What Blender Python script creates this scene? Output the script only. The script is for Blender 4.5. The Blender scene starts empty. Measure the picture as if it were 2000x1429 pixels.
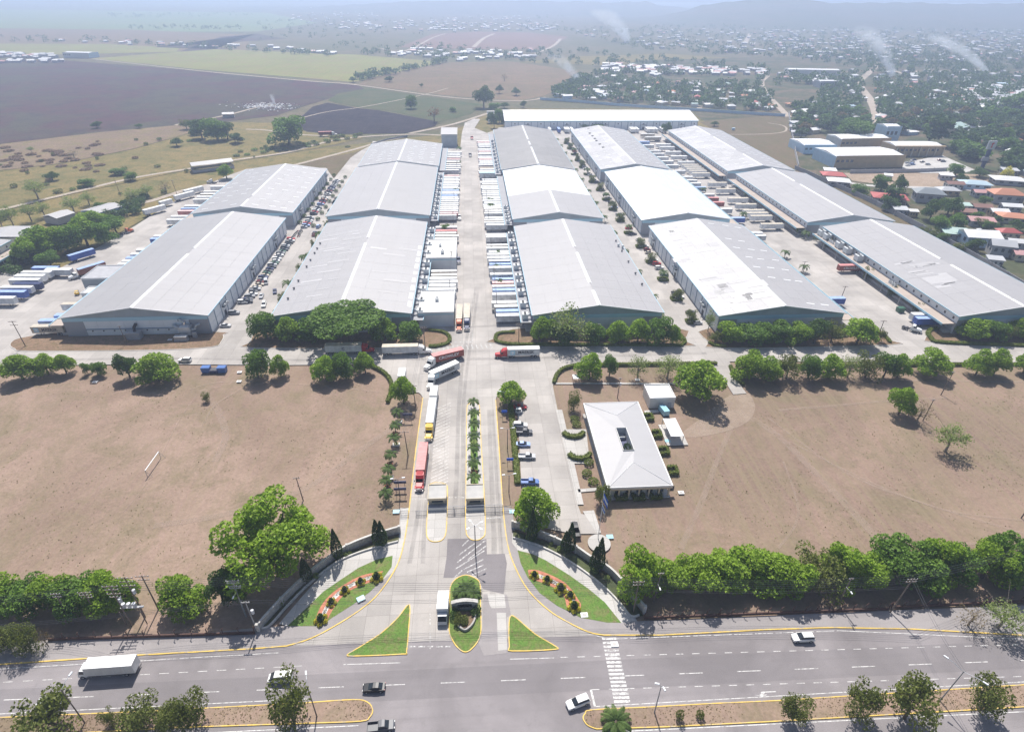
import bpy, math, random
import numpy as np
from mathutils import Matrix, Vector
R = random.Random(11)
NR = np.random.RandomState(5)
sc = bpy.context.scene
COL = sc.collection
rad = math.radians
# ------------------------------------------------------------------ camera
F, CX, CY, H = 1150., 1000., 714.5, 118.          # pixels of the 2000 x 1429 photograph; camera height in metres
VP, ROLL = (911., -14.6), .012                    # where the long sides of the warehouses meet, tilt of the horizon
def ray(x, y): return np.array([(x-CX)/F, -(y-CY)/F, 1.])
_a, _b = ray(*VP), ray(VP[0]+1000, VP[1]+1000*ROLL)
AY = _a/np.linalg.norm(_a); AZ = np.cross(_b, _a); AZ /= np.linalg.norm(AZ)
if AZ[1] < 0: AZ = -AZ
AX = np.cross(AZ, AY)
if AX[0] < 0: AX = -AX
def G(x, y, z=0.):
    """point at height z that the photograph shows at pixel x, y"""
    d = ray(x, y); w = np.array([d@AX, d@AY, d@AZ]); w = w*((z-H)/w[2]); return (float(w[0]), float(w[1]), z)
def P(w):
    w = np.array(w, float)-np.array([0, 0, H]); c = w[0]*AX+w[1]*AY+w[2]*AZ
    return CX+F*c[0]/c[2], CY-F*c[1]/c[2]
def ppm(w):
    w = np.array(w, float)-np.array([0, 0, H]); return F/float((w[0]*AX+w[1]*AY+w[2]*AZ)[2])
cam = bpy.data.cameras.new('camera'); cam.sensor_width = 36; cam.lens = 36*F/2000; cam.clip_start = 1; cam.clip_end = 60000
camo = bpy.data.objects.new('camera', cam); COL.objects.link(camo)
camo.matrix_world = Matrix(((AX[0], AX[1], -AX[2], 0), (AY[0], AY[1], -AY[2], 0), (AZ[0], AZ[1], -AZ[2], H), (0, 0, 0, 1)))
sc.camera = camo
# ------------------------------------------------------------------ light
SUN_EL, SUN_AZ = rad(57), rad(-3)                 # sun stands beyond the warehouses, shadows fall towards the highway
w = bpy.data.worlds.new('World'); sc.world = w; w.use_nodes = True
nt = w.node_tree; bg = nt.nodes['Background']; sky = nt.nodes.new('ShaderNodeTexSky'); sky.sky_type = 'NISHITA'
sky.sun_disc = False; sky.sun_elevation = SUN_EL; sky.sun_rotation = SUN_AZ; sky.dust_density = 2.0; sky.air_density = 1.0; sky.altitude = 100
nt.links.new(sky.outputs[0], bg.inputs[0]); bg.inputs[1].default_value = .09
sl = bpy.data.lights.new('sun', 'SUN'); sl.energy = 5.0; sl.angle = rad(.5); sl.color = (1, .955, .89)
so = bpy.data.objects.new('sun', sl); COL.objects.link(so)
sd = Vector((math.sin(SUN_AZ)*math.cos(SUN_EL), math.cos(SUN_AZ)*math.cos(SUN_EL), math.sin(SUN_EL)))
so.rotation_euler = sd.to_track_quat('Z', 'Y').to_euler(); so.location = (0, 200, 300)
sc.view_settings.view_transform = 'Standard'; sc.view_settings.look = 'None'; sc.view_settings.exposure = .3; sc.view_settings.gamma = 1
sc.view_settings.use_curve_mapping = False
sc.render.engine = 'CYCLES'; sc.cycles.use_denoising = True
sc.cycles.max_bounces = 6; sc.cycles.diffuse_bounces = 3; sc.cycles.glossy_bounces = 2; sc.cycles.transmission_bounces = 2
sc.cycles.transparent_max_bounces = 12; sc.cycles.volume_bounces = 1; sc.cycles.volume_step_rate = 4; sc.cycles.volume_max_steps = 64
sc.cycles.sample_clamp_indirect = 4
# ------------------------------------------------------------------ materials
MATS = {}
def _nodes(name):
    m = bpy.data.materials.new(name); m.use_nodes = True; MATS[name] = m
    return m, m.node_tree, m.node_tree.nodes['Principled BSDF']
def mixc(t, fac, a, b, mode='MIX'):
    n = t.nodes.new('ShaderNodeMix'); n.data_type = 'RGBA'; n.blend_type = mode
    for s, v in ((n.inputs[0], fac), (n.inputs[6], a), (n.inputs[7], b)):
        if hasattr(v, 'node'): t.links.new(v, s)
        elif isinstance(v, (int, float)): s.default_value = v
        else: s.default_value = (*v, 1)
    return n.outputs[2]
def mth(t, op, a, b=0., c=0.):
    n = t.nodes.new('ShaderNodeMath'); n.operation = op
    for s, v in zip(n.inputs, (a, b, c)):
        if hasattr(v, 'node'): t.links.new(v, s)
        else: s.default_value = v
    return n.outputs[0]
def noise(t, vec, scale, detail=3, rough=.6, dist=0.):
    n = t.nodes.new('ShaderNodeTexNoise'); n.inputs['Scale'].default_value = scale; n.inputs['Detail'].default_value = detail
    n.inputs['Roughness'].default_value = rough; n.inputs['Distortion'].default_value = dist
    if vec is not None: t.links.new(vec, n.inputs['Vector'])
    return n.outputs['Fac']
def ramp(t, fac, lo, hi):
    n = t.nodes.new('ShaderNodeMapRange'); n.inputs[1].default_value = lo; n.inputs[2].default_value = hi
    t.links.new(fac, n.inputs[0]); return n.outputs[0]
def pos(t): return t.nodes.new('ShaderNodeNewGeometry').outputs['Position']
def objc(t): return t.nodes.new('ShaderNodeTexCoord').outputs['Object']
def rnd(t): return t.nodes.new('ShaderNodeObjectInfo').outputs['Random']
def mapped(t, vec, scale, rot=0.):
    n = t.nodes.new('ShaderNodeMapping'); n.inputs['Scale'].default_value = scale; n.inputs['Rotation'].default_value = (0, 0, rot)
    t.links.new(vec, n.inputs[0]); return n.outputs[0]
def sca(c, k): return tuple(min(1, x*k) for x in c)
def bump(t, b, h, dist, strength=1.):
    n = t.nodes.new('ShaderNodeBump'); n.inputs['Distance'].default_value = dist; n.inputs['Strength'].default_value = strength
    t.links.new(h, n.inputs['Height']); t.links.new(n.outputs[0], b.inputs['Normal'])
def paint(name, col, rough=.5, var=.12, scale=.8, metal=0., spec=.4, rand=0., coat=0.):
    """plain painted or natural surface with soft dirt variation"""
    if name in MATS: return MATS[name]
    m, t, b = _nodes(name); f = noise(t, objc(t), scale, 4)
    c = mixc(t, ramp(t, f, .3, .7), sca(col, 1-var), sca(col, 1+var))
    if rand: c = mixc(t, mth(t, 'MULTIPLY', rnd(t), rand), c, sca(col, .45))
    t.links.new(c, b.inputs['Base Color']); b.inputs['Roughness'].default_value = rough; b.inputs['Metallic'].default_value = metal
    b.inputs['Specular IOR Level'].default_value = spec; b.inputs['Coat Weight'].default_value = coat
    return m
def soil(name, cols, big=.02, mid=.15, fine=1.3, streak=None, bmp=.06, rough=.95, grain=1.):
    """ground: three colours mixed by patches, clumps and fine grain; streak = (angle, scale, amount) for mowing or plough lines"""
    m, t, b = _nodes(name); p = pos(t)
    c = mixc(t, ramp(t, noise(t, p, big, 5, .65, .8), .42, .58), cols[0], cols[1])
    c = mixc(t, ramp(t, noise(t, p, mid, 6, .75, .6), .47, .66), c, cols[2])
    g = noise(t, p, fine, 4, .75)
    c = mixc(t, ramp(t, g, .3, .7), mixc(t, 1., c, (1-.38*grain,)*3, 'MULTIPLY'), mixc(t, 1., c, (1+.22*grain,)*3, 'MULTIPLY'))
    if streak:
        s = noise(t, mapped(t, p, (1, .02, 1), streak[0]), streak[1], 3, .7)
        c = mixc(t, mth(t, 'MULTIPLY', ramp(t, s, .4, .65), streak[2]), c, sca(cols[2], 1.25))
    t.links.new(c, b.inputs['Base Color']); b.inputs['Roughness'].default_value = rough; b.inputs['Specular IOR Level'].default_value = .1
    bump(t, b, g, bmp)
    return m
def pavement(name, col, joints=None, stain=.25, crack=.0, patch=None):
    """asphalt or cast concrete with stains, wear along the lanes and, for concrete, sawn joints"""
    m, t, b = _nodes(name); p = pos(t)
    c = mixc(t, ramp(t, noise(t, p, .05, 4, .6, .5), .35, .65), sca(col, 1-stain*.55), sca(col, 1+stain*.35))
    c = mixc(t, mth(t, 'MULTIPLY', ramp(t, noise(t, p, .35, 5, .7), .55, .8), stain), c, sca(col, .55))
    c = mixc(t, mth(t, 'MULTIPLY', ramp(t, noise(t, mapped(t, p, (1, .03, 1)) if joints else mapped(t, p, (.03, 1, 1)), .7, 3), .5, .75), stain*.8), c, sca(col, .72))
    c = mixc(t, ramp(t, noise(t, p, 5, 2), .2, .8), mixc(t, 1., c, (.88, .88, .88), 'MULTIPLY'), mixc(t, 1., c, (1.1, 1.1, 1.1), 'MULTIPLY'))
    if joints:
        n = t.nodes.new('ShaderNodeTexBrick'); n.offset = 0; n.inputs['Scale'].default_value = 1
        n.inputs['Mortar Size'].default_value = .035; n.inputs['Brick Width'].default_value = joints; n.inputs['Row Height'].default_value = joints
        n.inputs['Color1'].default_value = (1.06, 1.06, 1.06, 1); n.inputs['Color2'].default_value = (.9, .9, .9, 1); n.inputs['Mortar'].default_value = (.6, .59, .57, 1)
        t.links.new(p, n.inputs['Vector']); c = mixc(t, 1., c, n.outputs['Color'], 'MULTIPLY')
    t.links.new(c, b.inputs['Base Color']); b.inputs['Roughness'].default_value = .85; b.inputs['Specular IOR Level'].default_value = .25
    return m
def worn(name, col, keep=.5, scale=1.2, amount=1., soft=.12):
    """road paint or wheel tracks with worn gaps through which the surface below shows"""
    m, t, b = _nodes(name); p = pos(t)
    f = mth(t, 'MULTIPLY', ramp(t, noise(t, p, scale, 5, .75), keep-soft, keep+soft), amount)
    t.links.new(f, b.inputs['Alpha']); b.inputs['Base Color'].default_value = (*col, 1); b.inputs['Roughness'].default_value = .8
    return m
def leafm(name, c1, c2, trans=.35, rand=.5):
    m, t, b = _nodes(name)
    c = mixc(t, ramp(t, noise(t, objc(t), .55, 4, .7), .35, .65), c1, c2)
    c = mixc(t, mth(t, 'MULTIPLY', rnd(t), rand), c, sca(c1, .55))
    g = t.nodes.new('ShaderNodeNewGeometry')
    c = mixc(t, mth(t, 'MULTIPLY', g.outputs['Random Per Island'], .55), c, sca(c2, 1.35))
    t.links.new(c, b.inputs['Base Color']); b.inputs['Roughness'].default_value = .6; b.inputs['Specular IOR Level'].default_value = .25
    tr = t.nodes.new('ShaderNodeBsdfTranslucent'); t.links.new(mixc(t, 1., c, (1.15, 1.25, .5), 'MULTIPLY'), tr.inputs[0])
    mx = t.nodes.new('ShaderNodeMixShader'); mx.inputs[0].default_value = trans
    t.links.new(b.outputs[0], mx.inputs[1]); t.links.new(tr.outputs[0], mx.inputs[2])
    t.links.new(mx.outputs[0], t.nodes['Material Output'].inputs['Surface'])
    return m
def roofm(name, col, rough=.45, rand=.06, patchy=0.):
    """profiled sheet metal: fine ribs down the slope, weathering streaks, each sheet a touch different"""
    m, t, b = _nodes(name); p = pos(t)
    k = mth(t, 'MULTIPLY_ADD', rnd(t), rand*2, 1-rand)
    cc = t.nodes.new('ShaderNodeCombineColor')
    for i in range(3): t.links.new(mth(t, 'MULTIPLY', k, col[i]), cc.inputs[i])
    c = cc.outputs[0]
    s = noise(t, mapped(t, p, (.12, 1, .12)), .5, 4, .65)
    c = mixc(t, ramp(t, s, .35, .7), c, mixc(t, 1., c, (.95, .945, .94), 'MULTIPLY'))
    c = mixc(t, mth(t, 'MULTIPLY', ramp(t, noise(t, p, .035, 4), .5, .8), .3), c, mixc(t, 1., c, (.88, .87, .86), 'MULTIPLY'))
    if patchy: c = mixc(t, mth(t, 'MULTIPLY', ramp(t, noise(t, p, .03, 2), .5, .56), patchy), c, sca(col, .8))
    t.links.new(c, b.inputs['Base Color']); b.inputs['Roughness'].default_value = rough; b.inputs['Specular IOR Level'].default_value = .45
    wv = t.nodes.new('ShaderNodeTexWave'); wv.bands_direction = 'Y'; wv.inputs['Scale'].default_value = 1.6; t.links.new(p, wv.inputs['Vector'])
    bump(t, b, wv.outputs['Fac'], .03, .5)
    return m
def glass(name, col): return paint(name, col, .2, .02, 1, 0, .5)
# ------------------------------------------------------------------ mesh helpers
class B:
    """collects faces; mi = material slot"""
    def __init__(s): s.v = []; s.f = []; s.m = []
    def add(s, vs, fs, mi=0):
        n = len(s.v); s.v += [tuple(q) for q in vs]; s.f += [tuple(n+i for i in f) for f in fs]; s.m += [mi]*len(fs); return s
    def box(s, x0, y0, z0, x1, y1, z1, mi=0, M=None, tx=0, ty=0):
        vs = [(x0, y0, z0), (x1, y0, z0), (x1, y1, z0), (x0, y1, z0), (x0+tx, y0+ty, z1), (x1-tx, y0+ty, z1), (x1-tx, y1-ty, z1), (x0+tx, y1-ty, z1)]
        if M is not None: vs = [M@Vector(q) for q in vs]
        return s.add(vs, [(0, 3, 2, 1), (4, 5, 6, 7), (0, 1, 5, 4), (1, 2, 6, 5), (2, 3, 7, 6), (3, 0, 4, 7)], mi)
    def prism(s, pts, z0, z1, mi=0, mtop=None):
        n = len(pts)
        a = sum(pts[i][0]*pts[(i+1) % n][1]-pts[(i+1) % n][0]*pts[i][1] for i in range(n))
        if a < 0: pts = pts[::-1]
        s.add([(p[0], p[1], z0) for p in pts]+[(p[0], p[1], z1) for p in pts], [(i, (i+1) % n, n+(i+1) % n, n+i) for i in range(n)], mi)
        s.add([(p[0], p[1], z1) for p in pts], [tuple(range(n))], mi if mtop is None else mtop)
        return s
    def loft(s, secs, mi=0, caps=True):
        k = len(secs[0]); vs = [q for c in secs for q in c]; fs = []
        for j in range(len(secs)-1):
            for i in range(k): fs.append((j*k+i, j*k+(i+1) % k, (j+1)*k+(i+1) % k, (j+1)*k+i))
        if caps: fs += [tuple(range(k-1, -1, -1)), tuple(range((len(secs)-1)*k, len(secs)*k))]
        return s.add(vs, fs, mi)
    def tube(s, pts, r, n=6, mi=0, r2=None, caps=True):
        secs = []; m = len(pts)
        for i, p in enumerate(pts):
            d = (Vector(pts[min(i+1, m-1)])-Vector(pts[max(i-1, 0)])).normalized()
            u = d.cross(Vector((0, 0, 1)) if abs(d.z) < .9 else Vector((1, 0, 0))).normalized(); v = d.cross(u)
            rr = r if r2 is None else r+(r2-r)*i/(m-1)
            secs.append([tuple(Vector(p)+rr*(math.cos(a)*u+math.sin(a)*v)) for a in [2*math.pi*k/n for k in range(n)]])
        return s.loft(secs, mi, caps)
    def cyl(s, x, y, z0, z1, r, n=12, mi=0, r2=None): return s.tube([(x, y, z0), (x, y, z1)], r, n, mi, r2)
    def ball(s, c, r, n=8, k=5, mi=0, sz=1.):
        secs = [[(c[0]+r*math.sin(math.pi*(j+.02)/(k+.04))*math.cos(2*math.pi*i/n), c[1]+r*math.sin(math.pi*(j+.02)/(k+.04))*math.sin(2*math.pi*i/n), c[2]-sz*r*math.cos(math.pi*(j+.02)/(k+.04))) for i in range(n)] for j in range(k+1)]
        return s.loft(secs, mi)
    def mesh(s, name, *mats, smooth=False):
        me = bpy.data.meshes.new(name); me.from_pydata(s.v, [], s.f)
        for m in mats: me.materials.append(MATS[m] if isinstance(m, str) else m)
        if len(mats) > 1: me.polygons.foreach_set('material_index', s.m)
        if smooth: me.polygons.foreach_set('use_smooth', [True]*len(me.polygons))
        me.update(); return me
def npmesh(name, verts, quads, *mats):
    me = bpy.data.meshes.new(name); nq = len(quads)
    me.vertices.add(len(verts)); me.vertices.foreach_set('co', np.asarray(verts, np.float32).ravel())
    me.loops.add(nq*4); me.loops.foreach_set('vertex_index', np.asarray(quads, np.int32).ravel())
    me.polygons.add(nq); me.polygons.foreach_set('loop_start', np.arange(nq, dtype=np.int32)*4)
    me.update(calc_edges=True)
    for m in mats: me.materials.append(MATS[m])
    return me
def ob(name, me, parent=None, loc=(0, 0, 0), rz=0., scale=None, rot=None):
    o = bpy.data.objects.new(name, me); COL.objects.link(o); o.location = loc
    if rot: o.rotation_euler = rot
    elif rz: o.rotation_euler = (0, 0, rz)
    if scale is not None: o.scale = (scale,)*3 if isinstance(scale, (int, float)) else scale
    if parent is not None: o.parent = parent
    return o
def tag(o, label, cat, group=None, kind=None):
    o['label'] = label; o['category'] = cat
    if group: o['group'] = group
    if kind: o['kind'] = kind
    return o
def thing(name, label, cat, loc=(0, 0, 0), rz=0., group=None, scale=None):
    return tag(ob(name, None, None, loc, rz, scale), label, cat, group)
def struct(name, me, label=None, loc=(0, 0, 0)):
    o = ob(name, me, None, loc); o['kind'] = 'structure'
    if label: o['label'] = label
    return o
CACHE = {}
def cached(key, fn):
    if key not in CACHE: CACHE[key] = fn()
    return CACHE[key]
def smooth(pts, n=6, closed=False):
    p = [Vector(q) for q in pts]; m = len(p); out = []
    for i in range(m if closed else m-1):
        a, b, c, d = (p[(i-1) % m], p[i], p[(i+1) % m], p[(i+2) % m]) if closed else (p[max(i-1, 0)], p[i], p[i+1], p[min(i+2, m-1)])
        for k in range(n):
            t = k/n; out.append(.5*((2*b)+(c-a)*t+(2*a-5*b+4*c-d)*t*t+(3*b-a-3*c+d)*t**3))
    if not closed: out.append(p[-1])
    return [tuple(q) for q in out]
def gp(px, z=0.): return [G(x, y, z) for x, y in px]
def sheet(name, pts, z, m, label=None):
    b = B(); b.add([(p[0], p[1], z) for p in pts], [tuple(range(len(pts)))])
    me = b.mesh(name, m)
    if me.polygons[0].normal.z < 0: me.flip_normals()
    return struct(name, me, label)
def sides(pts, wd, closed=False):
    n = len(pts); L = []; Rr = []
    for i in range(n):
        a = Vector(pts[(i-1) % n] if closed else pts[max(i-1, 0)]); c = Vector(pts[(i+1) % n] if closed else pts[min(i+1, n-1)])
        d = (c-a); d.z = 0; d.normalize(); q = Vector((-d.y, d.x, 0)); p = Vector(pts[i])
        L.append(p+q*wd/2); Rr.append(p-q*wd/2)
    return L, Rr
def ribbon_b(b, pts, wd, z, mi=0, closed=False):
    L, Rr = sides(pts, wd, closed); n = len(pts)
    vs = [(q.x, q.y, z) for q in L]+[(q.x, q.y, z) for q in Rr]
    b.add(vs, [(i, n+i, n+(i+1) % n, (i+1) % n) for i in range(n if closed else n-1)], mi); return b
def ribbon(name, pts, wd, z, m, label=None): return struct(name, ribbon_b(B(), pts, wd, z).mesh(name, m), label)
def bar_b(b, pts, wd, z0, z1, mi=0, closed=False):
    """solid strip along a path: kerbs, walls, hedges' cores"""
    L, Rr = sides(pts, wd, closed); n = len(pts)
    vs = [(q.x, q.y, z0) for q in L]+[(q.x, q.y, z1) for q in L]+[(q.x, q.y, z1) for q in Rr]+[(q.x, q.y, z0) for q in Rr]
    fs = []
    for i in range(n if closed else n-1):
        j = (i+1) % n
        for k in range(3): fs.append((k*n+i, (k+1)*n+i, (k+1)*n+j, k*n+j))
    if not closed: fs += [(0, 3*n, 2*n, n), (n-1, 2*n-1, 3*n-1, 4*n-1)]
    b.add(vs, fs, mi); return b
def kerb(pts, m='kerb_yellow', wd=.28, h=.14, closed=False, label=None):
    b = bar_b(B(), pts, wd, -.02, h, 0, closed); me = b.mesh('kerb', m); return struct('kerb', me, label)
def resample(pts, step):
    p = [Vector(q) for q in pts]; out = [p[0].copy()]; need = step
    for a, c in zip(p, p[1:]):
        L = (c-a).length; t = need
        while t <= L+1e-6: out.append(a+(c-a)*(t/max(L, 1e-9))); t += step
        need = t-L
    return out
_TXT = {}
def text_mesh(s, m, size=1., ext=.0):
    k = (s, m, size)
    if k not in _TXT:
        cu = bpy.data.curves.new('t', 'FONT'); cu.body = s; cu.size = size; cu.align_x = 'CENTER'; cu.align_y = 'CENTER'; cu.offset = .02*size; cu.resolution_u = 2
        o = bpy.data.objects.new('t', cu); COL.objects.link(o); dg = bpy.context.evaluated_depsgraph_get()
        me = bpy.data.meshes.new_from_object(o.evaluated_get(dg)); COL.objects.unlink(o); bpy.data.objects.remove(o)
        me.materials.clear(); me.materials.append(MATS[m]); me.name = 'lettering'; _TXT[k] = me
    return _TXT[k]
# ------------------------------------------------------------------ material list
soil('scrubland', ((.13, .125, .07), (.17, .14, .09), (.10, .105, .055)), .004, .03, .3, None, .1)
soil('dry_grass', ((.335, .24, .19), (.25, .178, .138), (.215, .172, .113)), .016, .07, 1.4, (rad(35), .7, .35), .05, .95, .6)
soil('dry_grass_right', ((.295, .208, .163), (.232, .164, .129), (.205, .165, .108)), .018, .06, 1.4, (rad(-28), .7, .6), .05, .95, .6)
soil('burnt_brown', ((.085, .08, .058), (.095, .048, .056), (.055, .046, .05)), .012, .05, .5, (rad(70), .3, .3), .1)
soil('burnt_dark', ((.022, .018, .027), (.034, .028, .036), (.05, .042, .045)), .03, .12, .8, (rad(60), .5, .25), .1)
soil('crop_green', ((.23, .25, .07), (.20, .22, .07), (.25, .19, .10)), .01, .04, .5, (rad(80), .2, .3), .1)
soil('far_green', ((.17, .24, .11), (.20, .24, .12), (.18, .20, .10)), .003, .01, .1, None, .1)
soil('pasture_tan', ((.25, .18, .12), (.21, .155, .11), (.20, .17, .08)), .02, .09, .7, None, .1)
soil('pasture_olive', ((.24, .185, .078), (.20, .165, .068), (.12, .125, .045)), .02, .09, .8, None, .1)
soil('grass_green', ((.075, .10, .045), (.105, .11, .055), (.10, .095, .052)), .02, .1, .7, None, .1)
soil('field_brown', ((.22, .15, .10), (.18, .13, .085), (.15, .13, .07)), .012, .06, .5, (rad(20), .2, .3), .1)
soil('field_rose', ((.24, .15, .12), (.21, .135, .11), (.19, .14, .10)), .006, .03, .3, None, .1)
soil('lot_brown', ((.17, .125, .08), (.15, .115, .07), (.13, .12, .06)), .03, .1, 1., (rad(10), .5, .3), .06)
soil('town_soil', ((.17, .13, .09), (.085, .095, .05), (.06, .08, .038)), .02, .06, .5, None, .1)
soil('bare_dirt', ((.40, .31, .24), (.36, .28, .21), (.32, .24, .17)), .05, .2, 1.2, None, .05)
soil('track_dirt', ((.46, .40, .34), (.42, .36, .29), (.38, .31, .25)), .08, .3, 1., None, .04)
soil('island_soil', ((.28, .19, .13), (.23, .155, .105), (.16, .13, .07)), .08, .4, 2., None, .08)
soil('lawn', ((.125, .225, .05), (.15, .22, .055), (.21, .19, .09)), .12, .5, 2.5, None, .08)
pavement('asphalt', (.265, .243, .247), None, .42)
pavement('asphalt_pale', (.32, .295, .292), None, .25)
pavement('asphalt_patch', (.225, .207, .212), None, .3)
pavement('concrete', (.41, .39, .37), 4.6, .2)
pavement('concrete_light', (.50, .48, .455), 3., .15)
pavement('concrete_yard', (.43, .40, .373), 5.2, .32)
worn('road_paint', (.70, .69, .67), .42)
worn('road_paint_old', (.70, .69, .67), .50, 2.2)
worn('wheel_track', (.42, .32, .25), .46, .22, .55, .3); worn('apron_dirt', (.46, .36, .28), .45, .1, .75, .3)
worn('tyre_mark', (.12, .115, .12), .5, .2, .26, .22)
paint('kerb_yellow', (.72, .50, .12), .75, .2, .5)
_t = MATS['kerb_yellow'].node_tree; _b = _t.nodes['Principled BSDF']; _c = _b.inputs['Base Color'].links[0].from_socket     # chipped paint shows the grey concrete
_t.links.new(mixc(_t, mth(_t, 'MULTIPLY', ramp(_t, noise(_t, pos(_t), .55, 6, .8), .5, .62), .75), _c, (.40, .37, .33)), _b.inputs['Base Color'])
paint('kerb_grey', (.48, .46, .43), .85, .15, .7)
paint('wall_white', (.66, .69, .72), .6, .07, .2)
paint('wall_panel_white', (.74, .77, .80), .55, .05, .3, rand=.12)
paint('band_blue', (.36, .56, .66), .5, .08, .3)
paint('pier_grey', (.30, .31, .34), .7, .1, .3)
paint('gable_grey', (.33, .37, .40), .6, .1, .25)
paint('mullion_blue', (.20, .27, .36), .5, .1, .5)
paint('canopy_top', (.45, .38, .33), .85, .2, .25)
paint('dock_dark', (.05, .055, .065), .6, .2, .5)
paint('door_grey', (.42, .45, .48), .5, .1, .6)
roofm('roof_grey', (.345, .338, .345), .5, .02); roofm('roof_grey_b', (.375, .366, .374), .5, .018); roofm('roof_warm', (.25, .24, .235), .5, .06, .4)
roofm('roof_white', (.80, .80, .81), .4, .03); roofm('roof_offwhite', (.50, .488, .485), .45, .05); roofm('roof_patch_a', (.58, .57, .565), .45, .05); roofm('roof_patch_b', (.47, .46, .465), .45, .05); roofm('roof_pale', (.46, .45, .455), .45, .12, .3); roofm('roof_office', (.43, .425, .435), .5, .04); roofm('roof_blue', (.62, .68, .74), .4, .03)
paint('roof_under', (.33, .33, .35), .7, .1, .3)
paint('ridge_white', (.74, .74, .74), .4, .05, .4); paint('skylight', (.86, .86, .84), .3, .04, .6)
paint('metal_grey', (.40, .41, .43), .45, .15, 1., .3); paint('metal_dark', (.07, .07, .08), .5, .2, 1.); paint('galvanised', (.50, .52, .54), .4, .12, 1.2, .4)
paint('unit_white', (.62, .65, .66), .5, .08, 1.); paint('fan_black', (.03, .03, .035), .6, .1, 1.)
paint('plaster_cream', (.60, .52, .38), .8, .1, .4); paint('booth_roof', (.48, .47, .45), .85, .25, .6); paint('plaster_white', (.64, .63, .60), .8, .1, .4); paint('plaster_blue', (.45, .60, .74), .7, .08, .3)
paint('plaster_grey', (.40, .40, .42), .8, .12, .4); paint('plaster_tan', (.46, .34, .19), .8, .1, .3)
paint('stone_wall', (.40, .375, .35), .9, .3, 1.6); paint('stone_coping', (.55, .53, .50), .85, .2, 1.)
paint('brick_red', (.48, .19, .12), .85, .2, 1.4); paint('gravel_white', (.75, .74, .72), .9, .15, 3.)
paint('wood_pole', (.19, .15, .125), .85, .25, 1.2); paint('concrete_pole', (.36, .35, .34), .85, .15, 1.); paint('wire', (.09, .09, .10), .5, .05, 1.)
paint('insulator', (.62, .63, .66), .3, .1, 2.)
paint('rust_dark', (.10, .055, .045), .8, .3, 1.)
paint('sign_black', (.02, .02, .024), .25, .1, 1.); paint('sign_white', (.80, .80, .80), .5, .05, 1.); paint('sign_red', (.55, .03, .03), .5, .05, 1.); paint('sign_navy', (.05, .06, .14), .5, .1, 1.)
paint('tyre', (.025, .025, .028), .85, .1, 3.); paint('chrome', (.62, .63, .65), .2, .05, 1., .9); paint('bark', (.11, .085, .065), .95, .3, 2.); paint('bark_pale', (.26, .22, .18), .9, .25, 2.)
paint('lamp_head', (.75, .77, .80), .35, .05, 1.); paint('light_red', (.35, .02, .02), .3, .05, 1.); paint('light_clear', (.70, .70, .68), .2, .05, 1.)
glass('car_glass', (.025, .032, .04)); glass('window_glass', (.05, .065, .085)); glass('pool_blue', (.35, .62, .72))
paint('flag_blue', (.03, .12, .60), .8, .05, 1.); paint('flag_white', (.75, .75, .76), .8, .05, 1.)
paint('letter_white', (.82, .82, .82), .5, .04, 1.); paint('letter_dark', (.03, .035, .045), .5, .05, 1.); paint('logo_sky', (.42, .66, .80), .5, .03, 1.)
leafm('leaf_bright', (.165, .275, .022), (.27, .395, .042), .35, .5)
leafm('leaf_mid', (.095, .18, .026), (.15, .255, .038), .32, .5)
leafm('leaf_dark', (.058, .11, .025), (.09, .155, .034), .32, .35)
leafm('leaf_town', (.055, .105, .035), (.085, .14, .045), .33, .6)
leafm('leaf_airy', (.19, .26, .09), (.26, .31, .12), .42, .3)
leafm('leaf_dry', (.16, .13, .07), (.20, .15, .08), .3, .3)
leafm('leaf_olive', (.095, .13, .028), (.17, .19, .045), .34, .35)
leafm('leaf_rust', (.20, .09, .06), (.24, .12, .07), .3, .2)
leafm('leaf_yellow', (.45, .40, .04), (.55, .50, .05), .3, .1)
leafm('leaf_cypress', (.03, .065, .018), (.05, .095, .025), .2, .2)
leafm('leaf_palm', (.075, .13, .035), (.12, .18, .05), .36, .3)
leafm('leaf_hedge', (.115, .155, .025), (.165, .20, .035), .32, .2)
leafm('leaf_red', (.13, .03, .025), (.09, .045, .03), .2, .5)
leafm('leaf_brownscrub', (.17, .105, .08), (.21, .13, .09), .3, .3)
# ------------------------------------------------------------------ ground, fields and roads
b = B(); b.add([(-12500, -600, -.6), (13000, -600, -.6), (13000, 9400, -.6), (-12500, 9400, -.6)], [(0, 1, 2, 3)])
struct('ground', b.mesh('ground', 'scrubland'), 'hazy scrubland plain around the industrial park')
_z = [-.5]
def field(name, px, m, label, world=None):
    _z[0] += .012; return sheet(name, gp(px) if px else world, _z[0], m, label)
field('field', [(-500, 62), (500, 62), (620, 45), (520, 25), (-500, 12)], 'far_green', 'pale green far fields under haze')
field('field', [(-300, 100), (480, 100), (490, 68), (250, 58), (-300, 52)], 'field_brown', 'far brown strip field before the green fields')
field('field', [(-300, 108), (120, 106), (345, 101), (350, 93), (200, 86), (-300, 84)], 'crop_green', 'far yellow-green strip of cropland')
field('field', [(350, 101), (420, 96), (470, 95), (300, 92), (560, 76), (500, 66), (430, 72)], 'burnt_brown', 'dark brown far field beside green strip')
field('field', [(780, 92), (845, 66), (930, 62), (1035, 64), (1110, 72), (1070, 96), (930, 96)], 'field_rose', 'rosy bare field below the far houses')
field('field', [(1010, 122), (1130, 125), (1500, 140), (1500, 118), (1300, 105), (1130, 110)], 'pasture_olive', 'olive strip of pasture before the far town')
field('field', [(178, 114), (350, 101), (420, 96), (700, 107), (867, 121), (690, 160), (595, 152), (385, 135)], 'crop_green', 'bright yellow-green crop field beyond the burnt land')
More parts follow.
